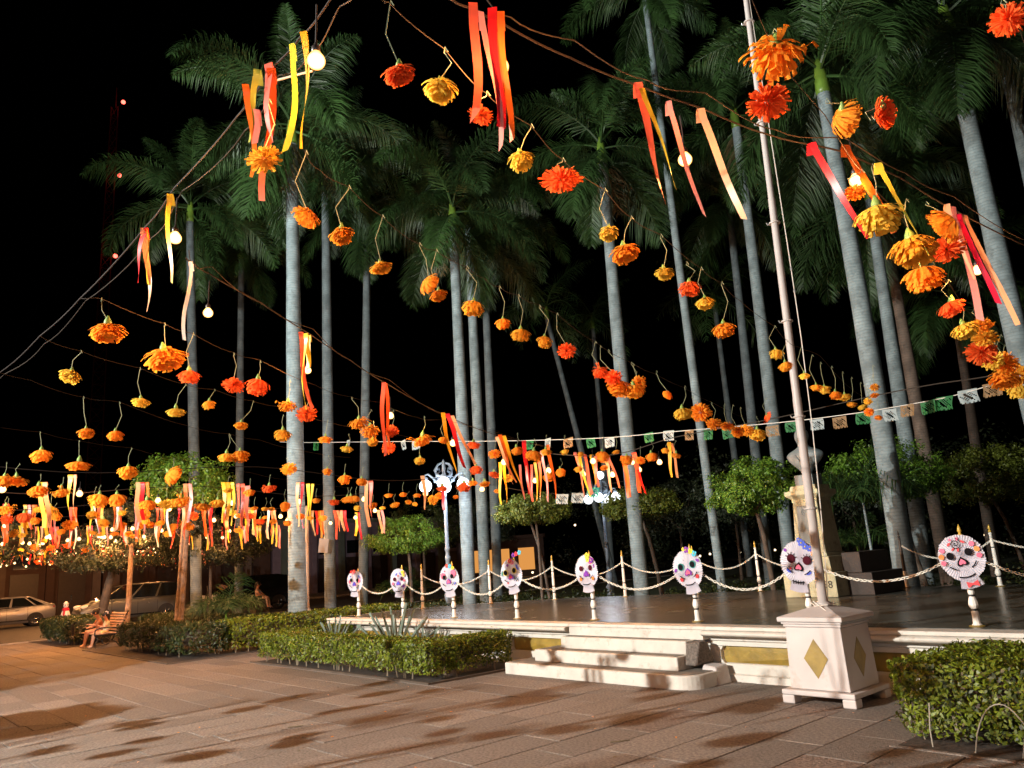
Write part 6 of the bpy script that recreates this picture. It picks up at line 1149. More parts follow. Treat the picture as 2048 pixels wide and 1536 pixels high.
# added lamp brightening the parked cars, out of the frame at the left
lamp_post((-33.5, -4.5, 0), 'added unseen fill lamp at the road beyond the left edge', power=380)
lamp_post((3.4, -3.2, 0), 'added unseen fill lamp on the near side of the square', power=350)  # added unseen lamp, soft fill for the hanging flowers

# ================================================================== CABLES, WIRES
def strand(pts, r, name, mat, label, cat, sub=6, sag=0.0, group=None):
    P = [Vector(p) for p in pts]; out = []
    for i in range(len(P) - 1):
        a, b, c, d = P[max(i - 1, 0)], P[i], P[i + 1], P[min(i + 2, len(P) - 1)]
        for k in range(sub):
            u = k / sub
            q = 0.5 * ((2 * b) + (c - a) * u + (2 * a - 5 * b + 4 * c - d) * u * u + (-a + 3 * b - 3 * c + d) * u ** 3)
            out.append(q - Vector((0, 0, sag * 4 * u * (1 - u))))
    out.append(P[-1])
    return tag(MB().tube(out, r, 5).obj(name, mat), label, cat, group)
strand(CABLE_A, .0035, 'light_cable', 'cable', 'dark bulb cable running down the upper left of the picture', 'cable', sag=.01)
strand([(x, y + .03, z - .05 + .04 * (i % 2)) for i, (x, y, z) in enumerate(CABLE_A)], .0022, 'support_wire', 'wire', 'thin pale support wire twisted along the upper left bulb cable', 'wire', sag=.03)
strand(CABLE_B, .0042, 'light_cable', 'cable', 'dark bulb cable sloping from the left palm down to the stage', 'cable', sag=.006)
strand([(x + .04, y, z + .03 - .05 * (i % 2)) for i, (x, y, z) in enumerate(CABLE_B)], .0024, 'support_wire', 'wire', 'thin wire looping along the bulb cable toward the stage', 'wire', sag=.03)
strand(CABLE_C, .0042, 'light_cable', 'cable', 'brown bulb cable crossing the flagpole at the upper right', 'cable', sag=.005)
strand([(x + .03, y, z + .05 - .04 * (i % 2)) for i, (x, y, z) in enumerate(CABLE_C)], .0026, 'support_wire', 'wire', 'thin wire looping above the upper right bulb cable', 'wire', sag=.02)
strand(ROPE, .006, 'light_cable', 'wire', 'pale cable along the stage front holding the garland ends', 'cable')
strand(FLAGLINE, .005, 'flag_line', 'rope_white', 'thin string of cut paper flags across the stage', 'string')
WLAB = {'w1': 'thin flower wire from the picture top down past the pale palm to the flagpole', 'w2': 'thin flower wire under the middle palm crown', 'w3': 'thin flower wire starting at the cable above the shaggy left marigold', 'w4': 'thin flower wire above the three left yellow marigolds', 'w5': 'thin flower wire above the even marigold pair', 'w6': 'lowest thin flower wire at the left edge', 'w7': 'thin flower wire curving down right of the flagpole', 'w8': 'short flower wire at the top right corner'}
for k, p in WIRES.items(): strand(p, .0017, 'flower_wire', 'wire', WLAB[k], 'wire', sag=.012)
for x in (-11.2, -13.8, -16.6, -19.6, -23, -27, -31.5, -36):
    o = MB().tube([(x + .35 * (y / 8.0) * -1, y, 3.22 + .08 * math.cos(y * 1.3) - .05) for y in [-.5 + .45 * i for i in range(21)]], .006, 5).obj('light_cable', 'cable')
    tag(o, 'dark bulb cable among the dense lights over the left walk', 'cable', 'bulb cables over the left walk')

# ================================================================== PAPER MARIGOLDS
def strip(mb, pts, w, axis):
    vs = []
    for k, p in enumerate(pts):
        ww = w * (0.55 + 0.9 * k / (len(pts) - 1))
        vs += [p - axis * ww * .5, p + axis * ww * .5]
    mb.add(vs, [(2 * k, 2 * k + 1, 2 * k + 3, 2 * k + 2) for k in range(len(pts) - 1)])
def pom_mesh(seed, n=190, zs=.82):
    r = random.Random(seed); mb = MB()
    for i in range(n):
        z = 1 - 2 * (i + .5) / n; a = i * 2.39996 + r.uniform(-.2, .2); q = math.sqrt(1 - z * z)
        d = Vector((q * math.cos(a), q * math.sin(a), z * zs + .05)); ax = d.cross(Vector((r.uniform(-1, 1), r.uniform(-1, 1), r.uniform(-1, 1)))).normalized()
        L = .5 * r.uniform(.8, 1.08); bend = Vector((r.uniform(-.06, .06), r.uniform(-.06, .06), r.uniform(-.08, .03)))
        strip(mb, [d * .12, d * L * .65 + bend * .4, d * L + bend], .058 * r.uniform(.7, 1.25), ax)
    return mb
def bell_mesh(seed, layers=4, n=32, star=False):
    r = random.Random(seed); mb = MB()
    for l in range(layers):
        for i in range(n):
            a = 2 * PI * (i + .5 * (l % 2)) / n + r.uniform(-.1, .1); c, s = math.cos(a), math.sin(a)
            R = .5 * r.uniform(.80, 1.14) * (1 - .10 * l) * (1.12 if star and r.random() < .25 else 1)
            zt = .02 - .09 * l - r.uniform(0, .09) + (.18 * r.random() if star else 0)
            up = .22 - .04 * l
            if star and l == 0 and i in (3, 4): R *= 1.25; zt = .30
            P = [Vector((c * .06, s * .06, up)), Vector((c * R * .55, s * R * .55, up - .06 - .05 * l)), Vector((c * R * .88, s * R * .88, zt + .06)), Vector((c * R, s * R, zt - .03))]
            strip(mb, P, .070 if not star else .066, Vector((-s, c, r.uniform(-.3, .3))).normalized())
    for i in range(22):      # ruffled heart seen from below
        a = i * 2.4; rr = .05 + .013 * i; c, s = math.cos(a), math.sin(a)
        strip(mb, [Vector((c * rr * .4, s * rr * .4, .10)), Vector((c * rr, s * rr, -.10)), Vector((c * rr * 1.25, s * rr * 1.25, -.30 + .004 * i))], .09, Vector((-s, c, r.uniform(-.4, .4))).normalized())
    return mb
HEADS = {'pom': [pom_mesh(s).mesh('flower_head', 'crepe_orange') for s in (1, 2, 3)], 'bell': [bell_mesh(s).mesh('flower_head', 'crepe_orange') for s in (4, 5, 6)],
         'star': [bell_mesh(s, 3, 20, True).mesh('flower_head', 'crepe_orange') for s in (7, 8, 9)], 'side': [bell_mesh(s, 3, 26).mesh('flower_head', 'crepe_orange') for s in (10, 11)]}
CALYX = MB().lathe([(.05, .14), (.13, .22), (.115, .34), (.05, .46), (.025, .52)], 8).mesh('calyx', 'calyx', True)
frr = random.Random(11)
def marigold(p, dia, col, shape, hook, label, group):
    t = thing('paper_marigold', label, 'paper flower', p, group)
    me = frr.choice(HEADS[shape])
    tilt = frr.uniform(-.28, .28)
    rx, ry = frr.uniform(-.25, .25), tilt
    if shape == 'side': rx, ry = frr.choice([1.0, -.9, 1.2]), frr.choice([.7, -.7])
    o = link('flower_head', me, t, None, (rx, ry, frr.uniform(0, 6.28)), (dia * frr.uniform(.88, 1.1), dia * frr.uniform(.88, 1.1), dia * frr.uniform(.7, 1.15)), 'crepe_' + col)
    h = Vector(hook) - Vector(p)
    if dia * 1540 / max(.5, (Vector(p) - Vector((0, 0, 1.6))).length) > 20 and shape in ('bell', 'side', 'star'):
        cq = link('calyx', CALYX, t, None, (rx * .6, ry * .6, 0), dia * .85)
    s = Vector((0, 0, dia * .3)); k = frr.uniform(-.03, .03)
    MB().tube([s, s.lerp(h, .5) + Vector((k, k, 0)), h - Vector((0, 0, .012)), h + Vector((.006, 0, .004)), h + Vector((.014, .004, -.016))], .0018, 4).obj('stem', 'pipe_cleaner', t)
    return t
CN = {'orange': 'orange', 'red': 'red orange', 'yellow': 'yellow', 'gold': 'golden'}
ROWN = ['nearest', 'second', 'third', 'fourth', 'fifth', 'farthest']
def leftpart(x, y):
    k = min(5, int((-9.5 - x) / 3.2))
    w = 'by the picture edge' if y < 2.6 + .05 * (-x - 9) else ('in the middle' if y < 5.2 else 'toward the tall palm')
    return 'in the %s row of lights left, %s' % (ROWN[max(0, k)], w)
def region(p):
    x, y, z = p
    if x > -4.0: return 'in the garland ending beside the flagpole halyard'
    if x > -5.3 and y > 5.5: return 'in the lower garland left of the flagpole'
    if y > 5.2 and x > -9.0: return 'over the steps between the ribbons above the stage front'
    if x > -9.5: return 'in the rows hanging before the tall left palms'
    return leftpart(x, y)
for p, dia, col, shp, hk, lab in FLOWERS:
    if lab: marigold(p, dia, col, shp, hk, lab, 'paper marigolds hanging overhead')
    else:
        lb = 'small %s paper marigold %s' % (CN[col], region(p)); marigold(p, dia, col, shp, hk, lb, lb.replace('marigold', 'marigolds'))
for i in range(105):
    x = -13 - 29 * frr.random() ** 1.0; y = frr.uniform(.2, 8.0); z = frr.uniform(2.78, 3.0)
    if not in_view(x, y, z): continue
    c = frr.choice(['orange', 'orange', 'gold', 'red', 'yellow'])
    lb = 'small %s paper marigold %s' % (CN[c], leftpart(x, y))
    marigold((x, y, z), frr.uniform(.15, .26), c, frr.choice(['bell', 'bell', 'star', 'pom']), (x, y, 3.16), lb, lb.replace('marigold', 'marigolds'))
for i in range(58):      # the same canopy goes on behind the picture's left edge and throws its shadows into it
    x, y = frr.uniform(-9.8, -5.0), frr.uniform(-4.0, 0.6)
    z = frr.uniform(2.6, 2.95)
    if in_view(x, y, z, 1.15) or (abs(x) < 1.2 and y < 1): continue
    c = frr.choice(['orange', 'gold', 'red', 'yellow'])
    marigold((x, y, z), frr.uniform(.12, .22), c, frr.choice(['bell', 'pom']), (x, y, 3.1), '%s paper marigold of the canopy on the near side of the square' % CN[c], 'paper marigolds on the near side of the square')

# ================================================================== RIBBONS
rrr = random.Random(5)
side0 = Vector((rgt.x, rgt.y, 0)).normalized()
def ribbon(parent, top, bot, w, col, base):
    top, bot = Vector(top) - base, Vector(bot) - base
    L = (bot - top).length; n = 12
    a0 = rrr.uniform(-.45, .45); tw = rrr.choice([-1, 1]) * rrr.uniform(.5, 1.5) if L > .25 else rrr.uniform(-.3, .3)
    ph = rrr.random() * 6; dirn = bot - top
    back = Vector((-side0.y, side0.x, 0))
    vs = []
    pts = []
    # loop over the cable
    for k in range(4):
        pts.append(top + back * (.012 - .006 * k) * 2 + Vector((0, 0, [-.04, -.006, .006, 0.0][k])))
    for k in range(1, n + 1):
        s = k / n
        pts.append(top + dirn * s + side0 * .045 * L * math.sin(4.2 * s + ph) * s + back * .07 * math.sin(3.6 * s + ph) * s * L + Vector((0, 0, .02 * L * math.sin(PI * s))))
    for k, p in enumerate(pts):
        s = max(0, (k - 3) / n)
        a = a0 + tw * s
        ax = side0 * math.cos(a) + back * math.sin(a)
        vs += [p - ax * w * .5, p + ax * w * .5]
    vs[-1] = vs[-1] + Vector((0, 0, w * rrr.uniform(-.8, .8)))
    m = MB().add(vs, [(2 * k, 2 * k + 1, 2 * k + 3, 2 * k + 2) for k in range(len(pts) - 1)])
    return m.obj('ribbon', 'satin_' + col, parent, True)
def rregion(p):
    x, y, z = p
    if x > -9 and y > 5: return 'on the cable ends over the steps and stage front'
    if x > -13: return 'in the long row across the tall left palms'
    return leftpart(x, y)
for lab, rs in RIBBONS:
    b = Vector(rs[0][0])
    cols = []
    for q in rs:
        w_ = {'orangered': 'orange', 'salmon': 'pink', 'olive': 'olive', 'lime': 'lime', 'darkred': 'dark red', 'coral': 'coral'}.get(q[3], q[3])
        if w_ not in cols: cols.append(w_)
    if lab: t = thing('ribbon_bundle', lab, 'ribbons', b, 'ribbon bundles on the bulb cables')
    else:
        lb = 'narrow %s ribbons %s' % (' and '.join(cols[:2]), rregion(b)); t = thing('ribbon_bundle', lb, 'ribbons', b, 'bundles of ' + lb)
    for tp, bt, w, c in rs: ribbon(t, tp, bt, w, c, b)
for i in range(34):
    x, y = rrr.uniform(-10, -3.5), rrr.uniform(-3.8, .8)
    if in_view(x, y, 2.6, 1.15): continue
    t = thing('ribbon_bundle', 'ribbons of the canopy on the near side of the square', 'ribbons', (x, y, 3.2), 'ribbon bundles on the near side of the square')
    for k in range(3): ribbon(t, (x + .05 * k, y, 3.2), (x + .05 * k + rrr.uniform(-.05, .05), y, 2.5 + rrr.uniform(-.2, .2)), .03, rrr.choice(list(RC)), Vector((x, y, 3.2)))
# bare straight stick caught in the cable
o = MB().tube([(-2.36, 1.05, 3.36 - .02), (-2.22, 1.14, 3.34)], .004, 5).obj('stick', 'rope_white'); tag(o, 'thin pale stick poking out of the upper left ribbon knot', 'stick')

# ================================================================== BULBS
BG = MB().lathe([(.20, .50), (.27, .40), (.46, .12), (.50, -.05), (.46, -.24), (.33, -.41), (.15, -.49), (.01, -.51)], 16).mesh('bulb_glass', 'bulb_glow', True)
BS = MB().lathe([(.24, .46), (.30, .48), (.30, .95), (.24, 1.02), (.12, 1.12), (.10, 1.3)], 12).mesh('socket', 'socket', True)
BLAB = ['brightest bulb of the upper left cable beside the lime and yellow ribbons', 'bulb below the knot of the upper left cable beside a narrow yellow ribbon', 'bulb hanging before the left palm under the middle cable', 'bulb of the right cable left of the flagpole beside a peach ribbon', 'bulb of the right cable directly right of the flagpole', 'bulb wrapped in pink and crimson ribbons at the right edge', 'bulb hidden behind the dark red ribbons at the top', 'bulb behind the yellow ribbon on the tall palm trunk']
for i, (p, d) in enumerate(BULBS):
    if i < len(BLAB): lb, gp = BLAB[i], 'lit bulbs overhead'
    else:
        lb = 'small glowing bulb ' + rregion(p); gp = lb.replace('bulb', 'bulbs')
    t = thing('light_bulb', lb, 'light bulb', p, gp)
    link('bulb_glass', BG, t, None, (0, 0, 0), d)
    link('socket', BS, t, None, (0, 0, 0), d * .8)
    MB().tube([(0, 0, d), (.004, 0, (3.24 - p[2]) * .6), (0, .004, max(d * 1.3, 3.26 - p[2]))], .003, 5).obj('cord', 'cable', t)
    ld = bpy.data.lights.new('bulb_light', 'POINT'); ld.energy = BULB_W * (1.0 if p[0] > -9 else 1.35); ld.color = (1.0, .40, .12); ld.shadow_soft_size = .03
    lo = bpy.data.objects.new('bulb_light', ld); C.objects.link(lo); lo.parent = t; lo.location = (0, 0, -d * .75)

# ================================================================== CUT PAPER FLAGS
def flag_mesh(seed):
    r = random.Random(seed); nx, nz = 14, 12; vs, fs = [], []
    for j in range(nz + 1):
        for i in range(nx + 1):
            u, v = i / nx, j / nz
            vs.append(((u - .5) + .03 * math.sin(5 * v + seed), .05 * math.sin(3 * u * PI + seed) * v, -v * .82))
    for j in range(nz):
        for i in range(nx):
            hole = 2 <= j <= 9 and 1 <= i <= nx - 2 and ((i * 7 + j * 3 + seed) % 5 == 0 or (abs(i - nx / 2 + .5) < 3 and abs(j - 5.5) < 2.6 and (i + j) % 2 == 0))
            fringe = j == nz - 1 and i % 3 == 0
            if not hole and not fringe: a = j * (nx + 1) + i; fs.append((a, a + 1, a + nx + 2, a + nx + 1))
    return MB().add(vs, fs).mesh('cut_sheet', 'flag_white')
FM = [flag_mesh(s) for s in range(4)]
strand(LOWLINE, .004, 'flag_line', 'wire', 'low string with two pale flags and a teal one by the second lamp', 'string')
for (x, y, z), c, lb in zip(LOWLINE[2:5], ('white', 'white', 'teal'), ('pale paper flag low on the string left of the second lamp post', 'pale paper flag low on the string nearer the second lamp post', 'teal paper flag right beside the second lamp globes')):
    tag(link('paper_flag', FM[1], None, (x, y, z), (0.1, .1, .7), .26, 'flag_' + c), lb, 'paper flag', 'low paper flags')
for i, (p, w, c) in enumerate(FLAGS):
    where = 'left of the pale palm' if p[0] < -7.5 else ('between pale palm and flagpole' if p[0] < -5.2 else 'right of the flagpole')
    lb = '%s cut paper flag on the string %s' % ({'tan': 'golden brown', 'green': 'green', 'white': 'white'}[c], where)
    o = link('paper_flag', FM[i % 4], None, (p[0], p[1], p[2] + w * .36), (random.uniform(-.2, .2), random.uniform(-.12, .12), random.uniform(-.25, .25)), w * .82, 'flag_' + c)
    tag(o, lb, 'paper flag', lb.replace('flag on', 'flags on'))

# ================================================================== BENCH AND PEOPLE
bench = thing('park_bench', 'slatted wooden park bench with black iron ends between the dark hedges', 'bench', (-25.0, 6.10, 0))
for k in range(7):
    o = bevel(MB().box(-.85, .85, -.30 + .078 * k, -.30 + .078 * k + .06, 0, .028).obj('slat', 'bench_wood', bench), .006, 1); o.location = (0, 0, .355 - .006 * math.sin(k))
for k in range(7):
    o = bevel(MB().box(-.85, .85, -.014, .014, -.027, .027).obj('slat', 'bench_wood', bench), .006, 1)
    s = k / 6; o.location = (0, .27 + .19 * s + .05 * s * s, .44 + .07 * k); o.rotation_euler = (-.30 - .25 * s, 0, 0)
for x in (-.80, .80):
    b = MB()
    b.tube([(x, -.32, .335), (x, -.05, .33), (x, .22, .335), (x, .29, .42), (x, .42, .72), (x, .53, .93)], .022, 6)
    b.tube([(x, -.30, .33), (x, -.22, .22), (x, -.30, .10), (x, -.28, 0)], .02, 6)
    b.tube([(x, .20, .33), (x, .12, .2), (x, .26, .1), (x, .32, 0)], .02, 6)
    b.tube([(x + 0, -.02 + .10 * math.cos(t), .18 + .10 * math.sin(t)) for t in [i * .5 for i in range(13)]], .014, 5)
    b.tube([(x, -.32, .335), (x, -.30, .48), (x, -.15, .53), (x, .1, .52), (x, .30, .5)], .018, 6)
    b.obj('iron_end', 'black_iron', bench, True)

def skin_obj(name, verts, edges, radii, mat, parent, root=0, sub=2):
    me = bpy.data.meshes.new(name); me.from_pydata(verts, edges, []); me.materials.append(M[mat])
    o = link(name, me, parent)
    sk = o.modifiers.new('skin', 'SKIN'); sk.use_smooth_shade = True
    for i, r in enumerate(radii):
        d = me.skin_vertices[0].data[i]; d.radius = (r, r) if not isinstance(r, tuple) else r; d.use_root = (i == root)
    s = o.modifiers.new('sub', 'SUBSURF'); s.levels = sub; s.render_levels = sub
    return o
def seated(loc, label, k, lean, shirt, shorts, hairlong, arms, rotz=0.0, shoes='shoe', flower=False, bag=False):
    """seated figure facing -y, k = size factor; joints in metres for k=1"""
    t = thing('person', label, 'person', loc, None, rotz)
    lx, ly = lean
    V = lambda x, y, z: (x * k + lx * max(0, z - .42) * k, y * k + ly * max(0, z - .42) * k, z * k if z > .3 else z * k)
    J = [V(0, 0, .45), V(0, .03, .60), V(0, .05, .74), V(0, .045, .83), V(0, .02, .90), V(0, -.01, .98), V(0, .0, 1.05),
         V(.075, -.02, .44), V(.09, -.34, .445), V(.085, -.39, .24), V(.085, -.42, .07), V(.085, -.54, .035),
         V(-.075, -.02, .44), V(-.09, -.34, .445), V(-.085, -.37, .24), V(-.085, -.40, .07), V(-.085, -.52, .035),
         V(.12, .05, .75), V(*arms[0]), V(*arms[1]), V(-.12, .05, .75), V(*arms[2]), V(*arms[3])]
    E = [(0, 1), (1, 2), (2, 3), (3, 4), (4, 5), (5, 6), (0, 7), (7, 8), (8, 9), (9, 10), (10, 11), (0, 12), (12, 13), (13, 14), (14, 15), (15, 16), (2, 17), (17, 18), (18, 19), (2, 20), (20, 21), (21, 22)]
    Rr = [.105, .095, .10, .042, .062, .085, .062, .072, .056, .045, .033, .026, .072, .056, .045, .033, .026, .045, .036, .026, .045, .036, .026]
    skin_obj('body', J, E, [r * k for r in Rr], 'skin', t)
    for hi, ei in ((19, 18), (22, 21)):
        h, e = Vector(J[hi]), Vector(J[ei]); d = (h - e).normalized(); s = d.cross(Vector((0, 0, 1))).normalized(); u = s.cross(d)
        b = MB()
        for q in range(4):
            o0 = h + s * (.018 - .012 * q) * k
            b.tube([o0, o0 + d * .035 * k, o0 + d * (.06 - .006 * abs(q - 1.4)) * k - u * .018 * k], [.009 * k, .008 * k, .006 * k], 5)
        b.tube([h - s * .022 * k * (1 if hi == 19 else -1), h - s * .04 * k * (1 if hi == 19 else -1) + d * .03 * k], [.010 * k, .007 * k], 5)
        b.obj('fingers', 'skin', t, True)
    # face
    hc = Vector(J[5])
    MB().tube([hc + Vector((0, -.085, .0)) * k, hc + Vector((0, -.105, -.022)) * k], [.010 * k, .014 * k], 6).obj('nose', 'skin', t, True)
    for s in (-1, 1):
        MB().sphere(hc + Vector((s * .033, -.078, .012)) * k, .010 * k, 8, 6).obj('eye', 'hair', t, True)
        MB().sphere(hc + Vector((s * .088, .0, -.01)) * k, .020 * k, 8, 6, (.5, 1, 1.3)).obj('ear', 'skin', t, True)
    MB().tube([hc + Vector((-.022, -.082, -.05)) * k, hc + Vector((0, -.088, -.052)) * k, hc + Vector((.022, -.082, -.05)) * k], .006 * k, 5).obj('mouth', 'cloth_red', t)
    hb = MB(); hb.sphere(hc + Vector((0, .022, .028)) * k, .100 * k, 16, 10, (1, 1, 1))
    if hairlong: hb.tube([hc + Vector((0, .08, .04)) * k, hc + Vector((.01, .11, -.06)) * k, hc + Vector((.02, .10, -.20)) * k, hc + Vector((.02, .09, -.28)) * k], [.07 * k, .07 * k, .05 * k, .02 * k], 8)
    else: hb.sphere(hc + Vector((0, .10, .10)) * k, .045 * k, 10, 8)
    hb.obj('hair', 'hair', t, True)
    # clothes
    a1 = Vector(J[17]).lerp(Vector(J[18]), .55); a2 = Vector(J[20]).lerp(Vector(J[21]), .55)
    skin_obj('shirt', [J[0], J[1], J[2], V(0, .045, .80), J[17], tuple(a1), J[20], tuple(a2)], [(0, 1), (1, 2), (2, 3), (2, 4), (4, 5), (2, 6), (6, 7)], [.118 * k, .110 * k, .115 * k, .055 * k, .056 * k, .052 * k, .056 * k, .052 * k], shirt, t)
    k1 = Vector(J[7]).lerp(Vector(J[8]), .6); k2 = Vector(J[12]).lerp(Vector(J[13]), .6)
    skin_obj('shorts', [J[0], V(0, .01, .50), J[7], tuple(k1), J[12], tuple(k2)], [(0, 1), (0, 2), (2, 3), (0, 4), (4, 5)], [.115 * k, .112 * k, .088 * k, .082 * k, .088 * k, .082 * k], shorts, t)
    for a, b_ in ((10, 11), (15, 16)):
        p, q = Vector(J[a]), Vector(J[b_])
        skin_obj('shoe', [tuple(p + Vector((0, .03, -.02)) * k), tuple(p.lerp(q, .5) + Vector((0, 0, -.012)) * k), tuple(q)], [(0, 1), (1, 2)], [.040 * k, .042 * k, .034 * k], shoes, t, sub=1)
    if flower:
        o = flower5(.06 * k).obj('hair_flower', 'shoe', t); o.location = hc + Vector((.07, .05, .09)) * k; o.rotation_euler = (.4, 0, .9)
    return t
seated((-24.62, 6.17, 0), 'girl in pale tee shirt and yellow shorts with a hair flower sitting on the bench', .86, (-.18, -.05), 'cloth_cream', 'cloth_yellow', True, [(.16, -.06, .58), (.06, -.20, .66), (-.14, -.08, .60), (-.10, -.24, .70)], flower=True)
seated((-25.08, 6.13, 0), 'person in patterned orange clothes bending toward the girl on the bench', .95, (.62, -.42), 'cloth_orange', 'cloth_orange', False, [(.20, -.12, .62), (.18, -.30, .66), (-.16, -.14, .56), (.02, -.30, .56)])
seated((-36.2, 15.6, .15), 'person in a pale pink shirt sitting in the dark beyond the palms', 1.15, (0, .05), 'cloth_pink', 'cloth_dark', True, [(.18, -.1, .58), (.08, -.25, .5), (-.18, -.1, .58), (-.08, -.25, .5)], rotz=2.4, shoes='cloth_dark')
st = bevel(MB().box(-36.55, -35.85, 15.3, 15.95, .0, .52).obj('concrete_seat', 'facade_brown'), .02); tag(st, 'low concrete seat under the person in a pale pink shirt', 'seat')
w = thing('robed_figure', 'white robed doll figure with a red scarf by the road', 'figure', (-38.6, 8.05, 0)); w.scale = (1.2, 1.2, 1.2)
MB().lathe([(.19, 0), (.20, .2), (.16, .45), (.11, .62), (.07, .68)], 14).obj('robe', 'cloth_white', w, True)
MB().lathe([(.10, .60), (.125, .66), (.09, .73)], 12).obj('scarf', 'cloth_red', w, True); MB().tube([(.09, -.06, .66), (.12, -.08, .5), (.12, -.07, .4)], [.03, .035, .02], 6).obj('scarf_end', 'cloth_red', w)
MB().sphere((0, 0, .80), .085, 12, 10).obj('head', 'cloth_white', w, True)
for s in (-1, 1): MB().sphere((.07, s * .035, .82), .016, 6, 5).obj('eye', 'ink_black', w)
MB().lathe([(.10, .86), (.06, .90), (.03, .95)], 10).obj('hat', 'cloth_white', w, True)

# ================================================================== CARS
def car(loc, rotz, label, paint, kind='sedan'):
    t = thing('parked_car', label, 'car', loc, 'cars parked along the road', rotz)
    if kind == 'sedan':
        L = [(-2.2, .42, .90), (-2.15, .24, 1.0), (-1.7, .20, 1.04), (-1.2, .19, .98), (0, .18, .94), (.9, .18, .93), (1.3, .19, .92), (1.8, .20, .84), (2.12, .22, .72), (2.2, .36, .60)]
        G = [(-1.95, 1.02), (-1.15, 1.40), (-.75, 1.45), (.05, 1.44), (.40, 1.39), (1.28, .93)]; hw, rw, wb, wr = .86, .60, 1.32, .31
    else:
        L = [(-2.3, .42, 1.0), (-2.26, .26, 1.1), (-1.7, .22, 1.08), (-1.2, .21, 1.05), (0, .20, 1.03), (1.0, .20, 1.02), (1.45, .21, .98), (1.85, .22, .88), (2.18, .24, .76), (2.25, .38, .62)]
        G = [(-2.18, 1.08), (-1.95, 1.62), (-1.4, 1.72), (.0, 1.70), (.5, 1.62), (1.55, .98)]; hw, rw, wb, wr = .90, .68, 1.38, .33
    m = MB(); vs = []; fs = []; rows = []
    for x, zb, zt in L:
        e = 1 - .16 * max(0, abs(x) / 2.2 - .75) * 4
        h = hw * e
        rows.append([(x, -h * .93, zb), (x, -h, zb + .15), (x, -h, (zb + zt) / 2 + .05), (x, -h * .96, zt - .06), (x, -h * .82, zt), (x, h * .82, zt), (x, h * .96, zt - .06), (x, h, (zb + zt) / 2 + .05), (x, h, zb + .15), (x, h * .93, zb)])
    n = 10
    for r in rows: vs += r
    for k in range(len(rows) - 1):
        for i in range(n): a, b = k * n + i, k * n + (i + 1) % n; fs.append((a, b, b + n, a + n))
    fs.append(tuple(range(n - 1, -1, -1))); fs.append(tuple((len(rows) - 1) * n + i for i in range(n)))
    m.add(vs, fs); o = m.obj('body', paint, t, True); bevel(o, .02, 1)
    def gw(z):
        z0, z1 = G[0][1], max(g[1] for g in G); return hw * .90 + (rw - hw * .90) * max(0, (z - .95) / (z1 - .95))
    m = MB(); top = len(G)
    vs = [(x, -gw(z), z) for x, z in G] + [(x, gw(z), z) for x, z in G]
    fs = [(i, i + 1, top + i + 1, top + i) for i in range(top - 1)] + [tuple(range(top - 1, -1, -1)), tuple(top + i for i in range(top))]
    o = m.add(vs, fs).obj('cabin', paint, t); bevel(o, .03, 2)
    def pane(pts, name='window'):
        mm = MB(); mm.add(pts, [tuple(range(len(pts)))]); mm.obj(name, 'car_glass', t)
    zb = max(G[0][1], G[-1][1]) - .03 if kind == 'sedan' else 1.06
    zt = max(g[1] for g in G) - .07
    xf0, xf1 = G[-1][0] - .22, G[-2][0] - .06; xr0, xr1 = G[0][0] + .25, G[1][0] + .08
    cuts = [0, .46, .50, .84, .88, 1] if kind == 'sedan' else [0, .34, .37, .68, .71, 1]
    for s in (-1, 1):
        for q in range(0, 6, 2):
            u0, u1 = cuts[q], cuts[q + 1]
            b0, b1 = xf0 + (xr0 - xf0) * u0, xf0 + (xr0 - xf0) * u1; t0, t1 = xf1 + (xr1 - xf1) * u0, xf1 + (xr1 - xf1) * u1
            pts = [(b0, s * (gw(zb) + .006), zb), (b1, s * (gw(zb) + .006), zb), (t1, s * (gw(zt) + .006), zt), (t0, s * (gw(zt) + .006), zt)]
            pane(pts)
    a, b = G[-1], G[-2]
    pane([(a[0] - .06 + .008, -gw(a[1]) * .9, a[1] + .03), (a[0] - .06 + .008, gw(a[1]) * .9, a[1] + .03), (b[0] + .05 + .008, gw(b[1]) * .86, b[1] - .02), (b[0] + .05 + .008, -gw(b[1]) * .86, b[1] - .02)], 'windscreen')
    a, b = G[0], G[1]
    pane([(a[0] + .05 - .008, -gw(a[1]) * .9, a[1] + .04), (a[0] + .05 - .008, gw(a[1]) * .9, a[1] + .04), (b[0] - .05 - .008, gw(b[1]) * .86, b[1] - .03), (b[0] - .05 - .008, -gw(b[1]) * .86, b[1] - .03)], 'rear_window')
    for x in (-wb, wb):
        for s in (-1, 1):
            wt = MB(); wt.lathe([(.12, -.10), (wr * .9, -.10), (wr, -.06), (wr, .06), (wr * .9, .10), (.12, .10)], 22)
            wt.v = [(a, c, b) for a, b, c in wt.v]; o = wt.obj('wheel', 'tyre', t, True); o.location = (x, s * (hw - .12), wr)
            rm = MB(); rm.lathe([(wr * .66, .0), (wr * .66, .02), (wr * .55, .012)], 18)
            for q in range(5):
                c5 = 2 * PI * q / 5; rm.tube([(0, 0, .018), (wr * .6 * math.cos(c5), wr * .6 * math.sin(c5), .018)], .028, 5)
            rm.v = [(a, s * c, b) for a, b, c in rm.v]; r_ = rm.obj('rim', 'chrome', o, True); r_.location = (0, s * .10, 0)
            ar = MB(); K = 14
            ar.add([(x + (wr + .05) * math.cos(PI * i / K), s * (hw + .002), wr + (wr + .05) * math.sin(PI * i / K)) for i in range(K + 1)] + [(x, s * (hw + .002), wr - .12)], [(i, i + 1, K + 1) for i in range(K)])
            ar.obj('wheel_arch', 'tyre', t)
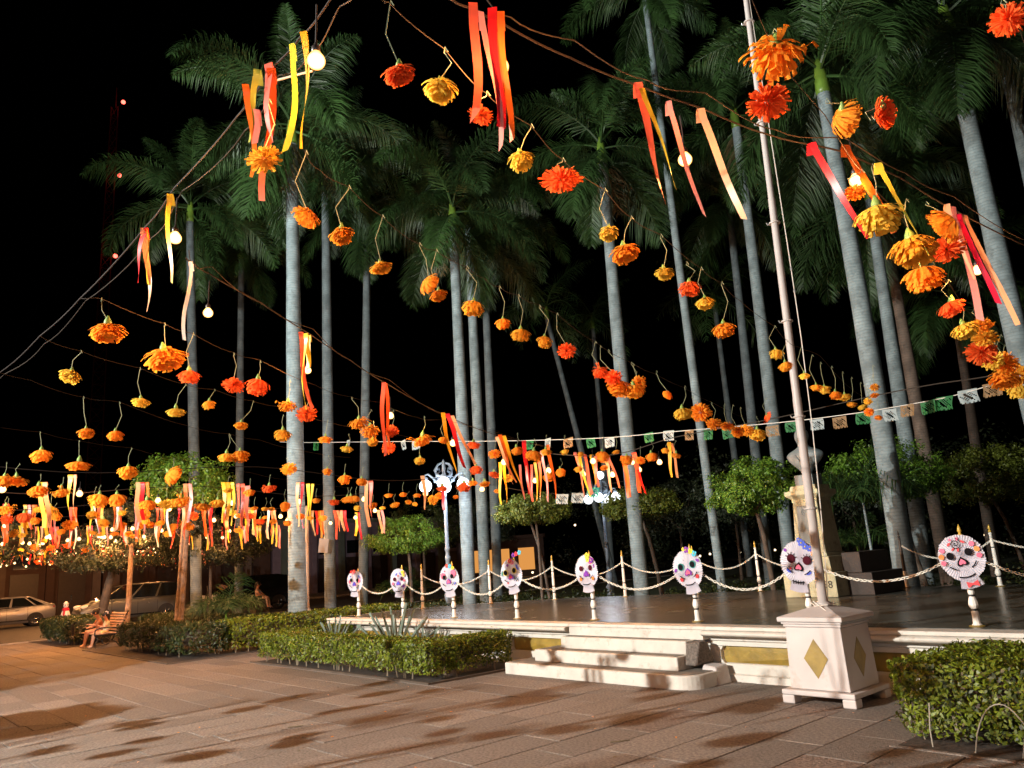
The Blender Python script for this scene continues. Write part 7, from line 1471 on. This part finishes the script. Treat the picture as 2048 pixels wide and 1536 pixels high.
    for s in (-1, 1):
        MB().sphere((1.98 if kind == 'sedan' else 2.02, s * hw * .70, .70 if kind == 'sedan' else .80), .13, 12, 8, (1.5, .9, .7)).obj('headlight', 'head_lens', t, True)
        MB().sphere((-2.1, s * hw * .72, .86), .12, 12, 8, (.7, 1, .9)).obj('tail_light', 'tail_lens', t, True)
        MB().sphere((.95, s * (hw + .06), 1.0), .09, 10, 8, (.6, 1, .65)).obj('mirror', paint, t, True)
        for x in (-.62, .28): MB().tube([(x, s * (hw + .004), .80), (x + .06, s * (hw + .025), .805), (x + .16, s * (hw + .004), .80)], .014, 5).obj('door_handle', 'chrome', t)
        for x in (-.98, -.12, .98): MB().box(x - .005, x + .005, min(s * (hw - .004), s * (hw + .003)), max(s * (hw - .004), s * (hw + .003)), .3, .9).obj('door_seam', 'ink_black', t)
        MB().box(-2.0, 1.8, min(s * (hw - .01), s * (hw + .012)), max(s * (hw - .01), s * (hw + .012)), .30, .36).obj('sill_trim', 'car_black', t)
    MB().box(2.12, 2.20, -.45, .45, .36, .52).obj('grille', 'car_black', t)
    return t
car((-45.5, 6.7, 0), -PI / 2, 'silver sedan parked at the left edge beyond the hedge', 'car_silver')
car((-40.1, 11.0, 0), -PI / 2, 'grey van with shining headlight parked behind the bench', 'car_grey', 'van')
car((-42.6, 11.9, 0), -PI / 2, 'dark grey car mostly hidden behind the grey van', 'car_grey', 'sedan')
car((-38.6, 15.9, 0), -PI / 2, 'black van parked right of the grey van', 'car_black', 'van')

# ================================================================== BUILDINGS ACROSS THE ROAD
def building(name, label, x, y0, y1, h, wall, pil, pitch, doors, sign=None, awning=None):
    t = thing(name, label, 'building', (x, y0, 0))
    L = y1 - y0
    MB().box(-6, 0, 0, L, .0, h).obj('wall', wall, t)
    MB().box(-6.2, .25, -.1, L + .1, h + .002, h + .3).obj('cornice', pil, t)
    k = 0; y = pitch * .25
    while y < L - .3:
        MB().box(.002, .28, y, y + pitch * .18, .13, h - .4).obj('pillar', pil if k % 2 == 0 else wall, t)
        if y + pitch * .9 < L:
            f = MB().box(.002, .08, y + pitch * .28, y + pitch * .86, .14, 2.7).obj('door', doors, t)
            MB().box(.082, .12, y + pitch * .55, y + pitch * .58, .9, 1.3).obj('handle', 'chrome', f)
            MB().box(.002, .07, y + pitch * .32, y + pitch * .82, 3.0, 4.0).obj('window', 'car_glass', t)
        y += pitch; k += 1
    if awning: 
        m = MB(); m.add([(.0, awning[0], 3.0), (1.4, awning[0], 2.6), (1.4, awning[1], 2.6), (.0, awning[1], 3.0), (.0, awning[0], 3.06), (1.4, awning[0], 2.66), (1.4, awning[1], 2.66), (.0, awning[1], 3.06)], [(0, 1, 2, 3), (7, 6, 5, 4), (0, 4, 5, 1), (1, 5, 6, 2), (2, 6, 7, 3)]); m.obj('awning', 'facade_pale', t)
    return t
b1 = building('street_building', 'brown shopfront building behind the silver car', -56.0, 2.0, 13.5, 5.0, 'facade_brown', 'facade_pale', 2.6, 'door_dark', awning=(.5, 5.0))
for y, z in ((4.3, 1.7), (5.2, 1.45)): MB().box(.285, .30, y, y + .55, z, z + .35).obj('poster', 'sign_paper', b1)
building('street_building', 'brown and grey pillared building behind the parked vans', -56.0, 13.7, 25.0, 5.0, 'facade_brown', 'facade_pale', 2.2, 'door_dark')
building('street_building', 'lilac and green striped building beyond the dim palms', -56.0, 25.2, 44.0, 5.4, 'facade_lilac', 'facade_green', 2.4, 'door_dark')
sh = thing('lit_shop', 'small orange lit shop far behind the first paper skulls', 'shop', (-53.2, 45.5, 0), None, .75)
MB().box(-3.5, 3.5, 0, 4, 0, 3.4).obj('wall', 'facade_brown', sh)
MB().box(-3.7, 3.7, -.5, 4, 3.402, 3.7).obj('roof', 'facade_brown', sh)
for x0, x1 in ((-3.1, -1.7), (-1.4, .4), (1.2, 2.6)):
    MB().box(x0, x1, -.03, -.002, .7, 2.6).obj('window', 'shop_glow', sh)
MB().box(.55, 1.05, -.03, -.002, .1, 2.3).obj('door', 'door_dark', sh)
bins = thing('litter_bins', 'pair of small white hanging litter bins on a dark stand', 'bin', (-37.7, 13.75, 0))
MB().tube([(0, 0, -.05), (0, 0, 1.35)], .035, 8).obj('stand', 'black_iron', bins)
for s in (-1, 1):
    m = MB(); m.lathe([(.12, .45), (.17, .92), (.175, .93), (.15, .93)], 12, (s * .28 * .65, s * .28 * .75, 0)); m.obj('bin', 'cloth_white', bins, True)
    MB().box(s * .18 - .03 + .10, s * .18 + .03 + .10, s * .21 - .16, s * .21 - .14, .62, .75).obj('label', 'ink_blue', bins)
sg = MB().box(-.16, .16, -.01, .01, -.22, .22).obj('picture_card', 'sign_paper'); sg.location = (-23.0, 12.05, 2.45); sg.rotation_euler = (0, .12, .75); tag(sg, 'white picture card nailed to a grey palm trunk', 'sign')
for k, p in enumerate(TINY):
    o = MB().sphere((0, 0, 0), .06, 8, 6).obj('distant_lamp', 'tiny_lamp', None, True); o.location = p; tag(o, 'tiny warm lamp far behind the stage among dark trees', 'lamp', 'tiny far lamps behind the trees')
# small orange fruit-like paper ball on the young palm and colour spots
tw = thing('radio_tower', 'tall thin red lattice radio tower with three red lamps against black sky', 'radio tower', TOWER)
b = MB(); R0 = 1.15; HH = 63.0
leg = [[(R0 * (1 - .55 * z / HH) * math.cos(a), R0 * (1 - .55 * z / HH) * math.sin(a), z) for z in [HH * i / 42 for i in range(43)]] for a in (0.3, 0.3 + 2.094, .3 + 4.189)]
for l_ in leg: MB().tube(l_, .075, 4).obj('leg', 'tower_red', tw)
for i in range(42):
    for q in range(3):
        a_, b_ = leg[q], leg[(q + 1) % 3]
        b.tube([a_[i], b_[i + 1]], .04, 3); b.tube([a_[i], b_[i]], .035, 3)
b.obj('bracing', 'tower_red', tw)
MB().tube([(0, 0, HH), (0, 0, HH + 3)], .06, 5).obj('antenna', 'tower_red', tw)
for z in (HH + .2, HH - 10.3, HH - 21.3):
    MB().sphere((1.5, .5, z), .26, 10, 8).obj('red_lamp', 'red_lamp', tw, True)
    MB().tube([(0, 0, z - .2), (1.5, .5, z - .3)], .06, 4).obj('lamp_arm', 'tower_red', tw)
    ld = bpy.data.lights.new('tower_light', 'POINT'); ld.energy = 60; ld.color = (1, .08, .06); ld.shadow_soft_size = .3
    lo = bpy.data.objects.new('tower_light', ld); C.objects.link(lo); lo.parent = tw; lo.location = (2.2, .2, z + .3)

# litter on the paving: fallen petals, dry leaves, a straw
def litter():
    r = np.random.default_rng(77)
    n = 150
    x = r.uniform(-12, -2.2, n); y = r.uniform(1.6, 7.4, n)
    p = np.stack([x, y, np.full(n, .0075)], 1); nr = np.tile([0, 0, 1.0], (n, 1))
    o = link('fallen_leaves', leaf_mesh('fallen_leaves', p, nr, .035, ['frond_dry', 'crepe_orange', 'twig_dark', 'satin_peach'], jitter=.12, mi=r.integers(0, 4, n) * (r.random(n) < .7)))
    tag(o, kind='stuff')
litter()
o = MB().tube([(-4.93, 5.28, .012), (-4.86, 5.36, .014), (-4.83, 5.42, .012)], .004, 5).obj('straw', 'frond_dry'); tag(o, 'pale dry straw lying on the paving before the steps', 'straw')
o = MB().tube([(-8.35, 3.93, .012), (-8.25, 4.06, .016)], .005, 5).obj('twig', 'frond_dry'); tag(o, 'small dry twig lying on the grey paving', 'twig')

# alike things that the photograph shows one by one are told apart by their order across the picture
ORD = ['first', 'second', 'third', 'fourth', 'fifth', 'sixth', 'seventh', 'eighth', 'ninth', 'tenth', 'eleventh', 'twelfth', 'thirteenth', 'fourteenth']
bpy.context.view_layer.update()
same = {}
for o in scene.objects:
    if o.parent is None and 'label' in o and 'group' in o: same.setdefault(o['label'], []).append(o)
for lb, os_ in same.items():
    if 1 < len(os_) <= 14 and 'near side' not in lb and 'tiny' not in lb and len(lb.split()) <= 13:
        def sx(o):
            d = o.matrix_world.translation - cam.location
            if o.type == 'MESH' and o.name.startswith('border'): d = Vector(o.bound_box[0]) - cam.location
            return d.dot(rgt) / max(.1, d.dot(fwd))
        for k, o in enumerate(sorted(os_, key=sx)): o['label'] = '%s, %s from left' % (lb, ORD[k])
